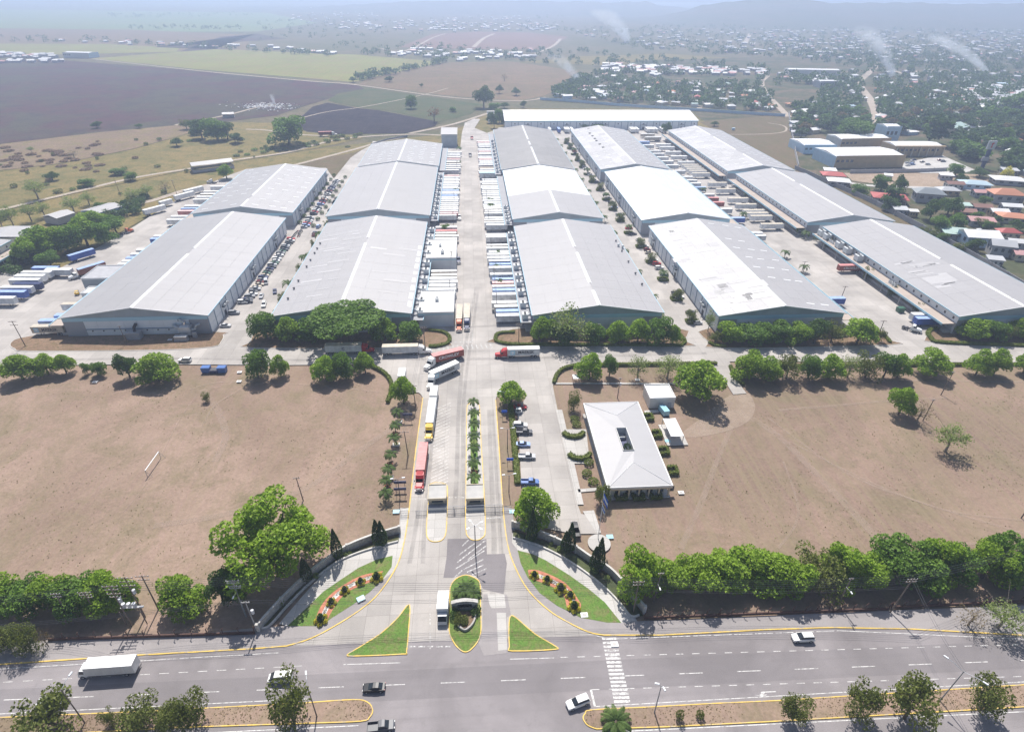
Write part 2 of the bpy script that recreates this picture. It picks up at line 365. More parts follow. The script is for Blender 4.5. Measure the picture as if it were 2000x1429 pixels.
field('field', [(700, 165), (720, 152), (870, 122), (1000, 120), (1150, 142), (1060, 188), (1010, 197), (870, 186)], 'field_brown', 'dry brown field with scattered bushes')
field('field', [(-300, 118), (130, 118), (385, 138), (600, 157), (700, 167), (720, 178), (650, 190), (600, 205), (540, 225), (450, 236), (340, 245), (200, 257), (0, 280), (-300, 310)], 'burnt_brown', 'wide purple-brown burnt field')
field('field', [(640, 196), (660, 182), (720, 172), (880, 194), (945, 204), (920, 222), (860, 238), (760, 216), (700, 209)], 'grass_green', 'green grass strip beside the burnt plot')
field('field', [(590, 226), (610, 208), (640, 200), (700, 211), (740, 215), (855, 237), (850, 246), (790, 260), (650, 261), (600, 256), (560, 240)], 'burnt_dark', 'black burnt plot behind the warehouses')
field('field', [(-300, 312), (0, 281), (200, 257), (345, 244), (395, 252), (260, 290), (120, 318), (0, 332), (-300, 360)], 'pasture_tan', 'tan dry pasture with rusty scrub')
field('field', [(-300, 362), (0, 333), (120, 319), (260, 291), (395, 253), (450, 238), (560, 240), (600, 258), (720, 266), (640, 285), (380, 328), (130, 380), (0, 412), (-300, 480)], 'pasture_olive', 'olive yellow pasture along the dirt road')
field('field', [(-300, 482), (0, 413), (130, 381), (380, 329), (640, 287), (860, 262), (905, 246), (930, 232), (975, 212), (1360, 212), (1375, 236), (1405, 256), (480, 334), (335, 397), (230, 455), (120, 530), (-300, 560)], 'pasture_olive', 'olive verge between dirt road and yards')
field('field', [(576, 322), (640, 306), (690, 298), (725, 284), (652, 351), (637, 352)], 'lot_brown', 'bare brown lot behind the car lane')
field('field', [(1366, 238), (1535, 222), (1560, 332), (1550, 336), (1404, 258)], 'lot_brown', 'brown grass lot inside the perimeter wall')
field('field', [(1060, 196), (1070, 185), (1170, 140), (1250, 118), (2300, 90), (2300, 760), (2000, 570), (1790, 442), (1565, 332), (1540, 222), (1370, 234), (1345, 212), (1200, 206)], 'town_soil', 'earth ground of the town between trees')
field('field', [(1648, 337), (1800, 337), (1910, 340), (1940, 352), (1860, 362), (1770, 366), (1665, 352)], 'bare_dirt', 'bare dirt lot behind the shop building')
field('dry_lawn', None, 'dry_grass', 'dry brown grass ground of the compound', [(-330, 70), (6, 70), (6, 205), (-330, 205)])
field('dry_lawn', None, 'dry_grass_right', 'dry brown mown grass ground with wheel tracks', [(6.02, 70), (330, 70), (330, 205), (6.02, 205)])
field('verge', None, 'lot_brown', 'brown grass verge beside the perimeter wall', [(236, 190), (270, 190), (270, 480), (262, 600), (236, 640)])
field('verge', None, 'dry_grass', 'dry roadside ground beyond the highway', [(-400, -60), (400, -60), (400, 45), (-400, 45)])
Z0 = 0.
HWY = [(-420, 20), (420, 20), (420, 60)]+gp([(2060, 1245), (2000, 1240), (1780, 1228), (1630, 1225), (1290, 1236), (1180, 1234), (560, 1254), (500, 1264), (250, 1280), (0, 1297)])+[(-420, 84)]
sheet('highway', HWY, .010, 'asphalt', 'grey asphalt highway with lane markings')
KW = gp([(-260, 1318), (-60, 1301), (0, 1297), (250, 1280), (430, 1270), (500, 1266), (560, 1261)]) + smooth(gp([(560, 1261), (600, 1249), (640, 1230), (700, 1193), (740, 1158), (775, 1105), (790, 1055), (799.5, 992)]), 5)[1:]+gp([(812, 880), (826, 777)])
KE = gp([(968, 781), (975, 880), (982, 990)])+smooth(gp([(982, 990), (990, 1055), (1003, 1100), (1030, 1150), (1070, 1190), (1110, 1215), (1150, 1234), (1180, 1240)]), 5)[1:]+gp([(1290, 1240), (1500, 1229), (1630, 1225), (1780, 1228), (2000, 1240), (2100, 1248), (2500, 1290)])
yard = gp([(-420, 720), (-420, 545), (-100, 530), (108, 528), (140, 512), (250, 450), (335, 396), (393, 366), (440, 345), (482, 330), (637, 328), (652, 349), (685, 308), (707, 293), (725, 284), (728, 276), (866, 280), (899, 288), (902, 260), (908, 240), (926, 232), (938, 233), (927, 250), (951, 260), (962, 256), (975, 249), (1366, 246), (1402, 258)])
yard += [(240.5, 588), (244, 425), (250, 312), (250, 201), (420, 196), (420, 176)]+gp([(2000, 708), (1700, 706), (1425, 706), (1437, 740), (1458, 768), (1432, 770), (1412, 738), (1385, 707), (1140, 712)])
yard += smooth(gp([(1140, 712), (1100, 720), (1083, 738), (1080, 755)]), 4)[1:]+gp([(1090, 805), (1112, 900), (1128, 985), (1135, 1003), (1160, 1008), (1168, 1042), (1120, 1042), (1060, 1030), (1022, 962), (1018, 940), (1010, 790), (1022, 784)])
yard += smooth(gp([(1022, 784), (1027, 774), (1018, 765), (1000, 761), (984, 764), (972, 771), (968, 781)]), 3)[1:]
yard += KE[1:38]+KW[6:]
yard += smooth(gp([(826, 777), (821, 769), (812, 766), (790, 769), (772, 770), (766, 742), (745, 722), (715, 711)]), 4)[1:]+gp([(560, 713), (300, 711), (0, 714)])
sheet('concrete_yard', yard, .030, 'concrete_yard', 'pale concrete yards, streets and entrance drive')
# shoulders between kerb and fence
sheet('shoulder', KW[:-10]+gp([(740, 1085), (626, 1222), (560, 1222), (505, 1225), (400, 1236), (95, 1250), (0, 1254), (-260, 1268)]), .10, 'asphalt_pale', 'grey paved shoulder between kerb and fence')
sheet('sidewalk', gp([(799.5, 992), (782, 992), (779, 1050), (700, 1070), (640, 1110), (590, 1165), (545, 1218), (560, 1222), (626, 1222), (650, 1206)])+KW[-14:-1][::1], .104, 'concrete_light', 'light concrete footway beside the curved wall')
sheet('shoulder', KE[2:45]+gp([(2500, 1225), (2100, 1190), (2000, 1182), (1740, 1192), (1500, 1202), (1330, 1210), (1260, 1212), (1213, 1216), (1185, 1215), (1134, 1206), (1088, 1183), (1054, 1158), (1031, 1128), (1017, 1100), (1011, 1074), (1000, 992)]), .10, 'asphalt_pale', 'grey paved shoulder beside the entrance lawn')
sheet('sidewalk', gp([(1000, 1060), (1011, 1074), (1065, 1094), (1112, 1123), (1151, 1151), (1181, 1176), (1213, 1216), (1245, 1213), (1215, 1170), (1180, 1130), (1130, 1095), (1070, 1062), (1001, 1042)]), .106, 'concrete_light', 'light concrete footway under the curved stone wall')
kerb(KW, label='yellow kerb along highway and entrance drive'); kerb(KE, label='yellow kerb from entrance drive to highway')
# darker asphalt and concrete patches at the entrance
sheet('road_patch', gp([(874, 1052), (915, 1051), (930, 1056), (950, 1052), (951, 1082), (986, 1081), (990, 1100), (984, 1160), (944, 1150), (930, 1124), (908, 1121), (884, 1128), (866, 1128), (872, 1090)]), .036, 'asphalt_patch', 'grey asphalt patch before the gate')
sheet('road_patch', gp([(944, 1160), (990, 1160), (998, 1200), (990, 1205), (990, 1275), (945, 1280), (935, 1255), (942, 1225)]), .036, 'asphalt_pale', 'pale asphalt strip beside the oval island')
sheet('road_patch', gp([(952, 1160), (985, 1160), (988, 1186), (960, 1187), (956, 1180)]), .042, 'concrete_light', 'light concrete repair beside the oval island')
sheet('road_patch', gp([(970, 1196), (988, 1196), (991, 1268), (973, 1270)]), .044, 'concrete_light', 'light concrete strip beside the grass triangle')
sheet('road_patch', [(-430, 68), (430, 60), (430, 66), (-430, 74.2)], .014, 'asphalt_patch', 'darker resurfaced lanes of the highway')
# islands
def island(px, soilm, label, km='kerb_yellow', sm=3, z=.12, name='traffic_island'):
    pts = smooth(gp(px), sm, True); sheet(name, pts, z, soilm, label); kerb(pts, km, .22, .17, True, 'kerb round '+label)
OVAL = [(910, 1123), (890, 1131), (879.6, 1147), (878, 1181), (877, 1229), (884, 1250), (895.7, 1266), (909, 1273), (922, 1266), (936, 1247), (939.7, 1223), (938.5, 1181), (938, 1143), (931, 1131)]
island(OVAL, 'lawn', 'green oval lawn island with the monument sign')
island([(800, 1180), (798, 1230), (794, 1272), (786, 1277), (690, 1281), (680, 1277), (700, 1265), (745, 1236), (778, 1205)], 'lawn', 'long green triangle island left of the drive')
island([(997, 1203), (1010, 1208), (1045, 1238), (1085, 1262), (1082, 1268), (1000, 1271), (995, 1262), (994, 1225)], 'lawn', 'small green triangle island right of the drive')
island([(841, 945), (870, 945), (874, 965), (872, 1030), (866, 1052), (850, 1058), (836, 1052), (833, 1030), (838, 970)], 'concrete_light', 'concrete island under the exit guard booth')
island([(925, 786), (915, 790), (912, 800), (911, 870), (910, 950), (909.5, 1030), (916, 1050), (929, 1055), (942, 1050), (948, 1033), (945, 950), (940, 870), (937, 800), (934, 790)], 'concrete_light', 'long planted median of the entrance drive')
b = ribbon_b(B(), gp([(925, 800), (927, 945)]), 2.2, .135); struct('planting_strip', b.mesh('planting_strip', 'lawn'), 'grass strip under the median palms')
MW = [(-200, 1412), (0, 1401), (300, 1388), (600, 1372), (690, 1366), (718, 1371), (728, 1386), (722, 1400), (704, 1408), (600, 1412), (350, 1420), (0, 1440), (-200, 1452)]
ME = [(1139, 1403), (1143, 1393), (1156, 1386), (1257, 1381), (1392, 1373.5), (1516, 1368), (2000, 1337), (2250, 1320), (2250, 1362), (2000, 1380), (1500, 1409), (1300, 1419), (1165, 1423), (1148, 1416)]
for px, lb in ((MW, 'brown planted median left of the crossing'), (ME, 'brown planted median right of the crossing')):
    pts = gp(px); pts = (pts[:4]+smooth(pts[3:11], 4)[1:]+pts[11:]) if px is MW else (smooth(pts[-2:]+pts[:4], 4)+pts[4:-2]); sheet('median', pts, .12, 'dry_grass', lb); kerb(pts, 'kerb_yellow', .2, .18, True, 'yellow kerb of '+lb)
# painted markings
def dashes(a, c, dash, gap, wd=.13, m='road_paint', z=.024, label='white lane dashes'):
    p, q = Vector(G(*a)), Vector(G(*c)); d = (q-p); L = d.length; d.normalize(); b = B(); t = 0
    while t < L:
        ribbon_b(b, [tuple(p+d*t), tuple(p+d*min(t+dash, L))], wd, z); t += dash+gap
    return struct('road_marking', b.mesh('road_marking', m), label)
dashes((-150, 1340), (600, 1299), 1.9, 1.9, .12); dashes((671, 1297), (782, 1293.5), 99, 1); dashes((996, 1286.5), (1082, 1284), 99, 1)
dashes((1095, 1283), (2100, 1255), 1.6, 1.9); dashes((-120, 1371), (2100, 1285), 5., 7.2, .15); dashes((1155, 1346), (2100, 1317), 1.7, 1.8)
dashes((-200, 1317), (545, 1274), 999, 1, .14); dashes((1110, 1227), (1190, 1247), 999, 1, .14); dashes((1190, 1247), (1640, 1231), 4, .6, .14); dashes((1640, 1231), (2100, 1252), 999, 1, .14)
dashes((-200, 1403), (600, 1364), 999, 1, .14); dashes((1160, 1379), (2100, 1325), 999, 1, .14); dashes((-100, 1455), (700, 1416), 999, 1, .16); dashes((1165, 1430), (2100, 1384), 999, 1, .16)
dashes((1154, 1346), (1162, 1379), 99, 1, .4)
for i in range(17):
    a = (1176+i*1.45, 1247+i*7.65); c = (a[0]+27.5+i*.25, a[1]-.6)
    dashes(a, c, 99, 1, .48, 'road_paint' if i != 3 else 'road_paint_old', .028, 'white zebra crossing bar')
b = B(); s = [G(1515, 1349), G(1487, 1350), G(1483, 1357), G(1474, 1356.5), G(1489, 1359.5), G(1499, 1355.5), G(1491, 1356), G(1494, 1351.5), G(1516, 1350.5)]
b.add([(p[0], p[1], .026) for p in s], [tuple(range(len(s)))]); struct('road_marking', b.mesh('road_marking', 'road_paint'), 'white turn arrow on the highway')
for i in range(27):
    y = 790+i*6.3+(i*.09)**2*2; f = (y-790)/160
    dashes((851-f*11.5, y+9+f*3), (881-f*6.5, y-4), 99, 1, .17, 'road_paint', .036, 'white hatching line beside the queue of trucks')
for i, (a, c) in enumerate([((903, 1066), (915, 1054)), ((897, 1083), (928, 1060)), ((893, 1098), (948, 1055)), ((914, 1092), (950, 1065)), ((889, 1111), (946, 1075)), ((905, 1112), (944, 1092)), ((888, 1127), (903, 1113)), ((912, 1117), (944, 1103)), ((922, 1122), (950, 1110))]):
    dashes(a, c, 99, 1, .3, 'road_paint_old', .042, 'worn white hatching before the gate')
dashes((877, 971), (908, 971), 1., .6, .3, 'road_paint_old', .036); dashes((805, 974), (834, 974), .9, .7, .3, 'road_paint_old', .036)
dashes((840, 1165), (840, 1268), 3., 1.2, .16, 'road_paint_old', .036); dashes((800, 1262), (880, 1262), 1.4, .5, .3, 'road_paint_old', .038)
dashes((920, 480), (922, 660), 3, 6, .16, 'road_paint_old', .036); dashes((887, 668), (923, 668), 99, 1, .4, 'road_paint_old', .036)
dashes((923, 668), (922, 640), 99, 1, .16, 'road_paint_old', .036); dashes((949, 1012), (978, 1010), 99, 1, .3, 'road_paint_old', .036)
for i in range(12): dashes((858+i*9.4, 684-i*.35), (856+i*9.2, 675-i*.35), 99, 1, .5, 'road_paint_old', .036, 'faded crossing bar before the central street')
dashes((1345, 672), (1366, 672), 99, 1, .35, 'road_paint_old', .036); dashes((436, 673), (458, 673), 99, 1, .35, 'road_paint_old', .036)
dashes((1555, 590), (1560, 500), 999, 1, .14, 'road_paint_old', .036); dashes((1560, 500), (1420, 330), 999, 1, .14, 'road_paint_old', .036); dashes((1735, 640), (1560, 500), 999, 1, .14, 'road_paint_old', .036)
dashes((30, 690), (0, 705), 9, 1, .2, 'road_paint_old', .036); dashes((0, 690), (22, 676), 9, 1, .2, 'road_paint_old', .036)
# tyre marks on the concrete
for pts, wd in (([(800, 1100), (815, 1010), (824, 930), (838, 800)], .5), ([(826, 1100), (830, 1010), (838, 930), (850, 800)], .5), ([(962, 1160), (965, 1060), (962, 990), (955, 800)], .6), ([(984, 1150), (978, 1060), (974, 990), (962, 800)], .5),
                ([(886, 1010), (892, 930), (896, 800), (905, 700), (930, 560)], .6), ([(905, 1010), (906, 930), (905, 800), (915, 700), (935, 560)], .5), ([(700, 700), (830, 702), (1000, 700), (1380, 690)], .7), ([(0, 705), (300, 700), (600, 703), (800, 696)], .6)):
    ribbon('tyre_mark', smooth(gp(pts), 5), wd*2.2, .033, 'tyre_mark', 'dark tyre marks worn into the concrete')
# wheel tracks worn into the dry fields
_t = 0
for pts, wd in (([(300, 1025), (450, 1000), (600, 950), (700, 880), (765, 835)], 2.), ([(1440, 800), (1520, 850), (1600, 930), (1740, 1075)], 2.5), ([(1430, 830), (1400, 900), (1370, 980), (1330, 1070)], 1.6), ([(1520, 800), (1640, 790), (1720, 783), (1850, 775)], 1.2),
                ([(1500, 815), (1650, 920), (1800, 980), (2000, 1040)], .8), ([(1545, 862), (1700, 940), (1850, 995), (2000, 1015)], .7), ([(1660, 745), (1780, 742), (2000, 745)], 1.3), ([(1520, 1070), (1560, 1000), (1530, 900)], .7), ([(1700, 1055), (1850, 1062), (2000, 1052)], .8),
                ([(240, 1000), (290, 935), (350, 820), (385, 770)], .25), ([(370, 760), (440, 745), (620, 752), (740, 765)], .5), ([(395, 830), (420, 790), (470, 760)], .6), ([(395, 760), (425, 800), (440, 850), (420, 900)], 2.2)):
    _t += 1; ribbon('wheel_track', smooth(gp(pts), 6), wd, -.2+.002*_t, 'wheel_track', 'pale track worn across the dry grass')
# dirt roads beyond the yards
def droad(px, wd, label, m='track_dirt'):
    _z[0] += .004; ribbon('dirt_road', smooth(gp(px), 6), wd, _z[0], m, label)
droad([(-200, 458), (0, 409), (130, 378), (260, 347), (380, 327), (450, 313), (560, 297), (620, 281), (680, 269), (800, 262), (866, 264)], 4.2, 'dirt road along the olive pasture')
droad([(247, 402), (300, 390), (360, 371), (420, 357), (470, 345)], 5, 'dirt road behind the trailer yard'); droad([(574, 322), (640, 305), (700, 289), (745, 276), (795, 266)], 4, 'dirt lane behind the brown lot')
droad([(800, 260), (850, 250), (893, 240), (956, 220)], 5, 'dirt perimeter road behind the yard'); droad([(342, 244), (360, 240), (400, 233), (450, 223), (500, 210), (540, 204)], 4, 'dirt track to the rubbish pile')
droad([(480, 252), (520, 254), (580, 262), (640, 265)], 3.5, 'dirt track behind the big trees')
droad([(180, 115), (385, 138), (600, 158), (690, 165), (870, 189), (1010, 197), (1065, 190)], 5, 'pale farm road across the plain'); droad([(585, 231), (640, 218), (700, 210), (760, 199), (835, 183), (875, 172)], 2.5, 'footpath between burnt plots')
droad([(745, 95), (790, 100), (845, 74), (870, 66)], 8, 'far dirt road to the hill houses'); droad([(925, 92), (945, 75), (965, 66)], 12, 'broad far dirt road over the rosy field'); droad([(1045, 105), (1080, 90), (1095, 76)], 9, 'far dirt road at the field edge')
droad([(1540, 228), (1518, 205), (1495, 180), (1488, 160), (1500, 148)], 8, 'dirt street through the trees of the town'); droad([(1365, 216), (1372, 190), (1385, 172)], 6, 'dirt street behind the far warehouse')
droad([(1700, 245), (1712, 225), (1700, 195), (1683, 172), (1680, 158), (1700, 140), (1722, 120), (1735, 100)], 11, 'main street of the town climbing away'); droad([(1455, 85), (1465, 66)], 14, 'far pale street on the slope')
droad([(1830, 150), (1905, 152), (1930, 149)], 10, 'pale strip road in the far field', 'track_dirt'); droad([(1640, 352), (1700, 362), (1860, 368), (2000, 380)], 5, 'street past the red roofed houses', 'concrete_light')
droad([(1374, 262), (1480, 262), (1528, 258), (1536, 250), (1525, 244), (1500, 240)], 2, 'worn path across the brown lot')
for i in range(5): droad([(1745+i*40, 138), (1790+i*42, 152)], 9, 'pale cleared strip beyond the town')
# ------------------------------------------------------------------ warehouses
def panel_mesh(m): return cached(('panel', m), lambda: B().box(-.5, -.5, 0, .5, .5, 1).mesh('roof_panel', m))
def cube(m, name='panel'): return cached(('cube', m, name), lambda: B().box(-.5, -.5, -.5, .5, .5, .5).mesh(name, m))
def pc(name, m, parent, x0, y0, z0, x1, y1, z1):
    """box piece given by its corners, sharing one mesh for each material"""
    return ob(name, cube(m, name), parent, ((x0+x1)/2, (y0+y1)/2, (z0+z1)/2), 0, (abs(x1-x0), abs(y1-y0), abs(z1-z0)))
def ac_unit(loc, rz, label, group, big=1.):
    t = thing('air_conditioner', label, 'air conditioner', loc, rz, group, big)
    ob('cabinet', cached('acc', lambda: B().box(-1, -.9, .25, 1, .9, 1.75).box(-1.02, -.92, 1.75, 1.02, .92, 1.82).box(-.9, -.8, 0, -.7, .8, .25).box(.7, -.8, 0, .9, .8, .25).mesh('cabinet', 'unit_white')), t)
    for s in (-.5, .5): ob('fan', cached('acf', lambda: B().cyl(0, 0, 0, .14, .4, 12).mesh('fan', 'fan_black')), t, (s, 0, 1.8))
    ob('duct', cached('acd', lambda: B().tube([(0, .88, 1.2), (0, 1.5, 1.25), (0, 2.2, 1.9)], .42, 10).mesh('duct', 'galvanised')), t)
    return t
def warehouse(x0, x1, y0, y1, label, roofs, lit='', canopy=None, ez=8.5, rz=12.5, sky_rows=0, rot=0., gable=True, ac=0, split=None, vents=False, ridge=True, cw=6.):
    """roofs = material of left and right slope; lit = sides with panel walls; canopy = side with loading canopy; split = (y, left, right) other sheets from y on"""
    if rot: xm, ym, W, L = (x0+x1)/2, (y0+y1)/2, (y1-y0)/2, (x1-x0)/2
    else: xm, ym, W, L = (x0+x1)/2, (y0+y1)/2, (x1-x0)/2, (y1-y0)/2
    t = thing('warehouse', label, 'warehouse', (xm, ym, 0), rot)
    wi, li, h = W-.7, L-.7, rz-ez; zt = ez-.15; zr = rz-.2
    b = B(); prof = [(-wi, 0), (wi, 0), (wi, zt), (0, zr), (-wi, zt)]
    b.loft([[(p[0], -li, p[1]) for p in prof], [(p[0], li, p[1]) for p in prof]]); ob('wall', b.mesh('wall', 'wall_white'), t)
    ang = math.atan2(h, W); sl = math.hypot(h, W)
    for s, m in ((-1, roofs[0]), (1, roofs[1])):
        b = B(); b.loft([[(s*W, y, ez-.12), (s*W, y, ez), (0, y, rz), (0, y, rz-.12)] for y in (-L, L)])
        r = ob('roof', b.mesh('roof', 'roof_under'), t)
        nx, ny = 4, max(6, round(2*L/9.))
        for j in range(ny):
            ya, yb = -L+2*L*j/ny, -L+2*L*(j+1)/ny
            mm = m
            if split and (ya+yb)/2+ym > split[0]: mm = split[1] if s < 0 else split[2]
            for i in range(nx):
                u = (i+.5)/nx; o = ob('roof_panel', panel_mesh(mm), r, (s*W*(1-u), (ya+yb)/2, ez+h*u+.015+R.random()*.012), 0, (sl/nx-.05, yb-ya-.05, .04), (0, s*ang, 0))
        if sky_rows:
            for j in range(sky_rows):
                y = -L+2*L*(j+.5)/sky_rows
                for i in range(3):
                    if R.random() < .18: continue
                    u = (.2, .47, .74)[i]+(R.random()-.5)*.08
                    ob('skylight_panel', cached('skyl', lambda: B().box(-.5, -.5, 0, .5, .5, 1).mesh('skylight_panel', 'skylight')), r, (s*W*(1-u), y+(R.random()-.5)*2, ez+h*u+.07), 0, (3.6, .75, .06), (0, s*ang, 0))
        ob('gutter', cached(('gut', round(L, 1)), lambda: B().box(-.12, -L, -.2, .12, L, .14).mesh('gutter', 'band_blue')), t, (s*(W+.12), 0, ez-.05))
        for e in (-1, 1):
            b = B(); b.loft([[(s*W, e*L-.1, ez-.28), (s*W, e*L-.1, ez+.1), (0, e*L-.1, rz+.1), (0, e*L-.1, rz-.28)], [(s*W, e*L+.1, ez-.28), (s*W, e*L+.1, ez+.1), (0, e*L+.1, rz+.1), (0, e*L+.1, rz-.28)]])
            ob('rake_trim', b.mesh('rake_trim', 'ridge_white'), t)
    if ridge:
        n = max(6, int(2*L/7)); cm = cached('ridgecap', lambda: B().loft([[(-.75, y, -.18), (0, y, .14), (.75, y, -.18), (0, y, .0)] for y in (-.5, .5)]).mesh('ridge_cap', 'ridge_white'))
        for i in range(n):
            if R.random() < .06: continue
            ob('ridge_cap', cm, t, (0, -L+2*L*(i+.5)/n, rz+.13), 0, (1, 2*L/n-.35*R.random()-.05, 1))
    if gable:   # front gable, seen from the service road
        y = -li-.06; k = 1.8
        b = B(); b.add([(-wi+.1, y, zt-.2), (wi-.1, y, zt-.2), (0, y, zr-.35)], [(0, 1, 2)]); ob('gable_panel', b.mesh('gable_panel', 'gable_grey'), t)
        pc('fascia_band', 'band_blue', t, -wi-.1, y-.12, zt-1.75, wi+.1, y, zt-.2)
        for s in (-1, 1): pc('corner_pier', 'pier_grey', t, s*(wi+.12), y-.1, .03, s*(wi-7.5), y, zt-1.76)
        n = 8; a, c = -wi+7.55, wi-7.55
        for i in range(n):
            for z0, z1 in ((.3, 3.1), (3.2, zt-1.8)): pc('wall_panel', 'wall_panel_white', t, a+(c-a)*i/n+.06, y-.07, z0, a+(c-a)*(i+1)/n-.06, y, z1)
    for sd in lit:
        s = -1 if sd == 'L' else 1; x = s*wi; n = max(6, round(2*li/6.6))
        pc('fascia_band', 'band_blue', t, x, -li, zt-.95, x+s*.14, li, zt-.05)
        for i in range(n):
            ya, yb = -li+2*li*i/n, -li+2*li*(i+1)/n
            pc('pilaster', 'mullion_blue', t, x, ya-.2, .03, x+s*.22, ya+.2, zt-.96)
            for z0, z1 in ((.4, 3.6), (3.85, zt-1.05)): pc('wall_panel', 'wall_panel_white', t, x, ya+.35, z0, x+s*.1, yb-.35, z1)
            if vents and i % 2 == 0: pc('vent', 'dock_dark', t, x+s*.1, (ya+yb)/2-.5, 4.9, x+s*.16, (ya+yb)/2+.5, 6.)
        for i in range(2, n, 6):
            ya = -li+2*li*(i+.5)/n
            pc('service_door', 'dock_dark', t, x+s*.1, ya-1, .03, x+s*.17, ya+1, 2.4)
            pl = pc('equipment_ledge', 'metal_dark', t, x+s*.1, ya-2.4, 4.6, x+s*1.3, ya+2.4, 4.75)
    if canopy:
        s = -1 if canopy == 'L' else 1; x = s*wi
        pc('loading_platform', 'concrete_light', t, x, -li+1, .02, x+s*3., li-1, 1.15)
        n = max(4, round(2*li/14.))
        for i in range(n):
            ya, yb = -li+2*li*i/n+.05, -li+2*li*(i+1)/n-.05
            pc('canopy_slab', 'canopy_top' if cw > 5.5 else 'roof_under', t, x, ya, 4.7, x+s*cw, yb, 4.95); pc('canopy_fascia', 'band_blue', t, x+s*cw, ya, 4.35, x+s*(cw+.25), yb, 5.2)
            pc('canopy_post', 'metal_grey', t, x+s*(cw-.4), ya+.4, 0, x+s*(cw-.1), ya+.7, 4.35) if i else None
        pc('fascia_band', 'band_blue', t, x, -li, zt-.6, x+s*.12, li, zt-.05)
        m = round(2*li/5.2)
        for i in range(m):
            y = -li+2*li*(i+.5)/m
            pc('dock_door', 'dock_dark' if i % 3 else 'door_grey', t, x, y-1.35, 1.2, x+s*.12, y+1.35, 4.2)
            pc('vent', 'dock_dark', t, x, y-.45, 5.9, x+s*.1, y+.45, 6.9)
    return t, W, L
WH = {}
def wh(k, *a, **kw): WH[k] = warehouse(*a, **kw)[0]
wh('A1', -163, -106, 216, 336, 'grey-roofed warehouse with ducts on its gable at the corner of the service road', ('roof_grey', 'roof_grey_b'), 'R', 'L')
wh('A2', -162, -104.5, 345.5, 446, 'grey warehouse with dashes of skylights, last in the row beside the trailer yard', ('roof_grey', 'roof_grey_b'), 'R', 'L', sky_rows=9)
wh('B1', -81, -25.5, 214, 326, 'grey-roofed warehouse behind the spreading shade tree, roof patched with paler strips', ('roof_grey_b', 'roof_grey_b'), '', 'R', cw=5.)
wh('B2', -84, -24.5, 338, 449.5, 'grey-roofed warehouse between the patched-roof one and the skylight one', ('roof_grey_b', 'roof_grey'), '', 'R', cw=5.)
wh('B3', -83.5, -24, 453, 530, 'short grey warehouse closely dotted with skylight dashes', ('roof_grey', 'roof_grey'), '', 'R', sky_rows=13, cw=5.)
wh('C1', 23, 77, 210, 317, 'plain grey-roofed warehouse facing the junction with trees along its gable', ('roof_grey_b', 'roof_grey_b'), '', 'L', cw=5.)
wh('C2', 23, 76, 329, 438, 'warehouse with half white and half grey roof on the central street', ('roof_grey_b', 'roof_grey_b'), '', 'L', split=(376, 'roof_white', 'roof_white'), cw=5.)
wh('C3', 22, 76.5, 441, 590, 'long warehouse with dull brownish grey roof', ('roof_warm', 'roof_warm'), '', 'L', cw=5.)
wh('D1', 98.5, 152, 206, 315, 'warehouse with patchwork of off-white roof sheets behind the tree row', ('roof_offwhite', 'roof_grey_b'), 'L', 'R', sky_rows=9)  # left sheets paler, right greyer: each slope's sheen is put into its colour
wh('D2', 97, 150, 325, 433, 'warehouse with brilliant white roof and blue eaves', ('roof_white', 'roof_blue'), 'L', 'R')  # right slope tinted bluer: its weaker sheen is painted into the sheets
wh('D3', 95.5, 147.5, 440, 589, 'long warehouse with a line of square roof vents', ('roof_pale', 'roof_grey'), 'L', 'R', sky_rows=14)  # paler left slope carries its sheen in the colour, right slope stays grey
wh('E1', 197, 250, 201, 310, 'warehouse with big air units on its loading canopy beside the perimeter wall', ('roof_grey_b', 'roof_grey_b'), '', 'L')
wh('E2', 192, 244.5, 318, 425, 'grey-white warehouse with brown-topped canopy and a row of trailers', ('roof_grey_b', 'roof_grey_b'), '', 'L')
wh('E3', 189, 240.5, 433, 586, 'farthest long pale warehouse of the row along the perimeter wall', ('roof_pale', 'roof_grey_b'), '', 'L', sky_rows=16)  # slopes differ by sheen painted in: pale left, grey right
wh('F', 35, 236, 635, 701, 'very long white-roofed warehouse closing the far end of the yards', ('roof_white', 'roof_white'), 'L', None, rz=13.5, rot=math.pi/2, gable=False, vents=True, sky_rows=20)
wh('Z', -300, -236, 270, 305, 'white warehouse cut by the picture edge beside docked blue trailers', ('roof_grey_b', 'roof_grey_b'), '', 'R', ridge=True)
# pale roof sheets laid as repairs
def roof_patch(k, u, y, lu, ly, m='skylight', side=-1):
    """extra sheet on a slope: u = 0 at eave .. 1 at ridge"""
    o = WH[k]; dims = {'B1': 27.75, 'E1': 26.5, 'C2': 26.5, 'A1': 28.5, 'D1': 26.75}[k]; h = 4.; ang = math.atan2(h, dims)
    ob('repair_sheet', panel_mesh(m), o, (side*dims*(1-u), y-o.location.y, 8.5+h*u+.075), 0, (lu, ly, .03), (0, side*ang, 0))
for i in range(26): roof_patch('B1', .2+.6*R.random(), 225+R.random()*80, 3+R.random()*8, .9+R.random()*1.2, 'roof_pale', -1 if R.random() < .65 else 1)
for i in range(9): roof_patch('B1', .05, 222+i*8, 1.6, 3+R.random()*3, 'roof_white', 1)
for i in range(14): roof_patch('E1', .3+.4*R.random(), 226+R.random()*28, 4+R.random()*8, 1+R.random()*1.4, 'roof_pale')
roof_patch('E1', .5, 233, 12, 7, 'roof_pale')
for u, y, a, c in ((.6, 392, 9, 12), (.25, 385, 8, 8), (.3, 428, 12, 10)): roof_patch('C2', u, y, a, c, 'roof_blue', 1)
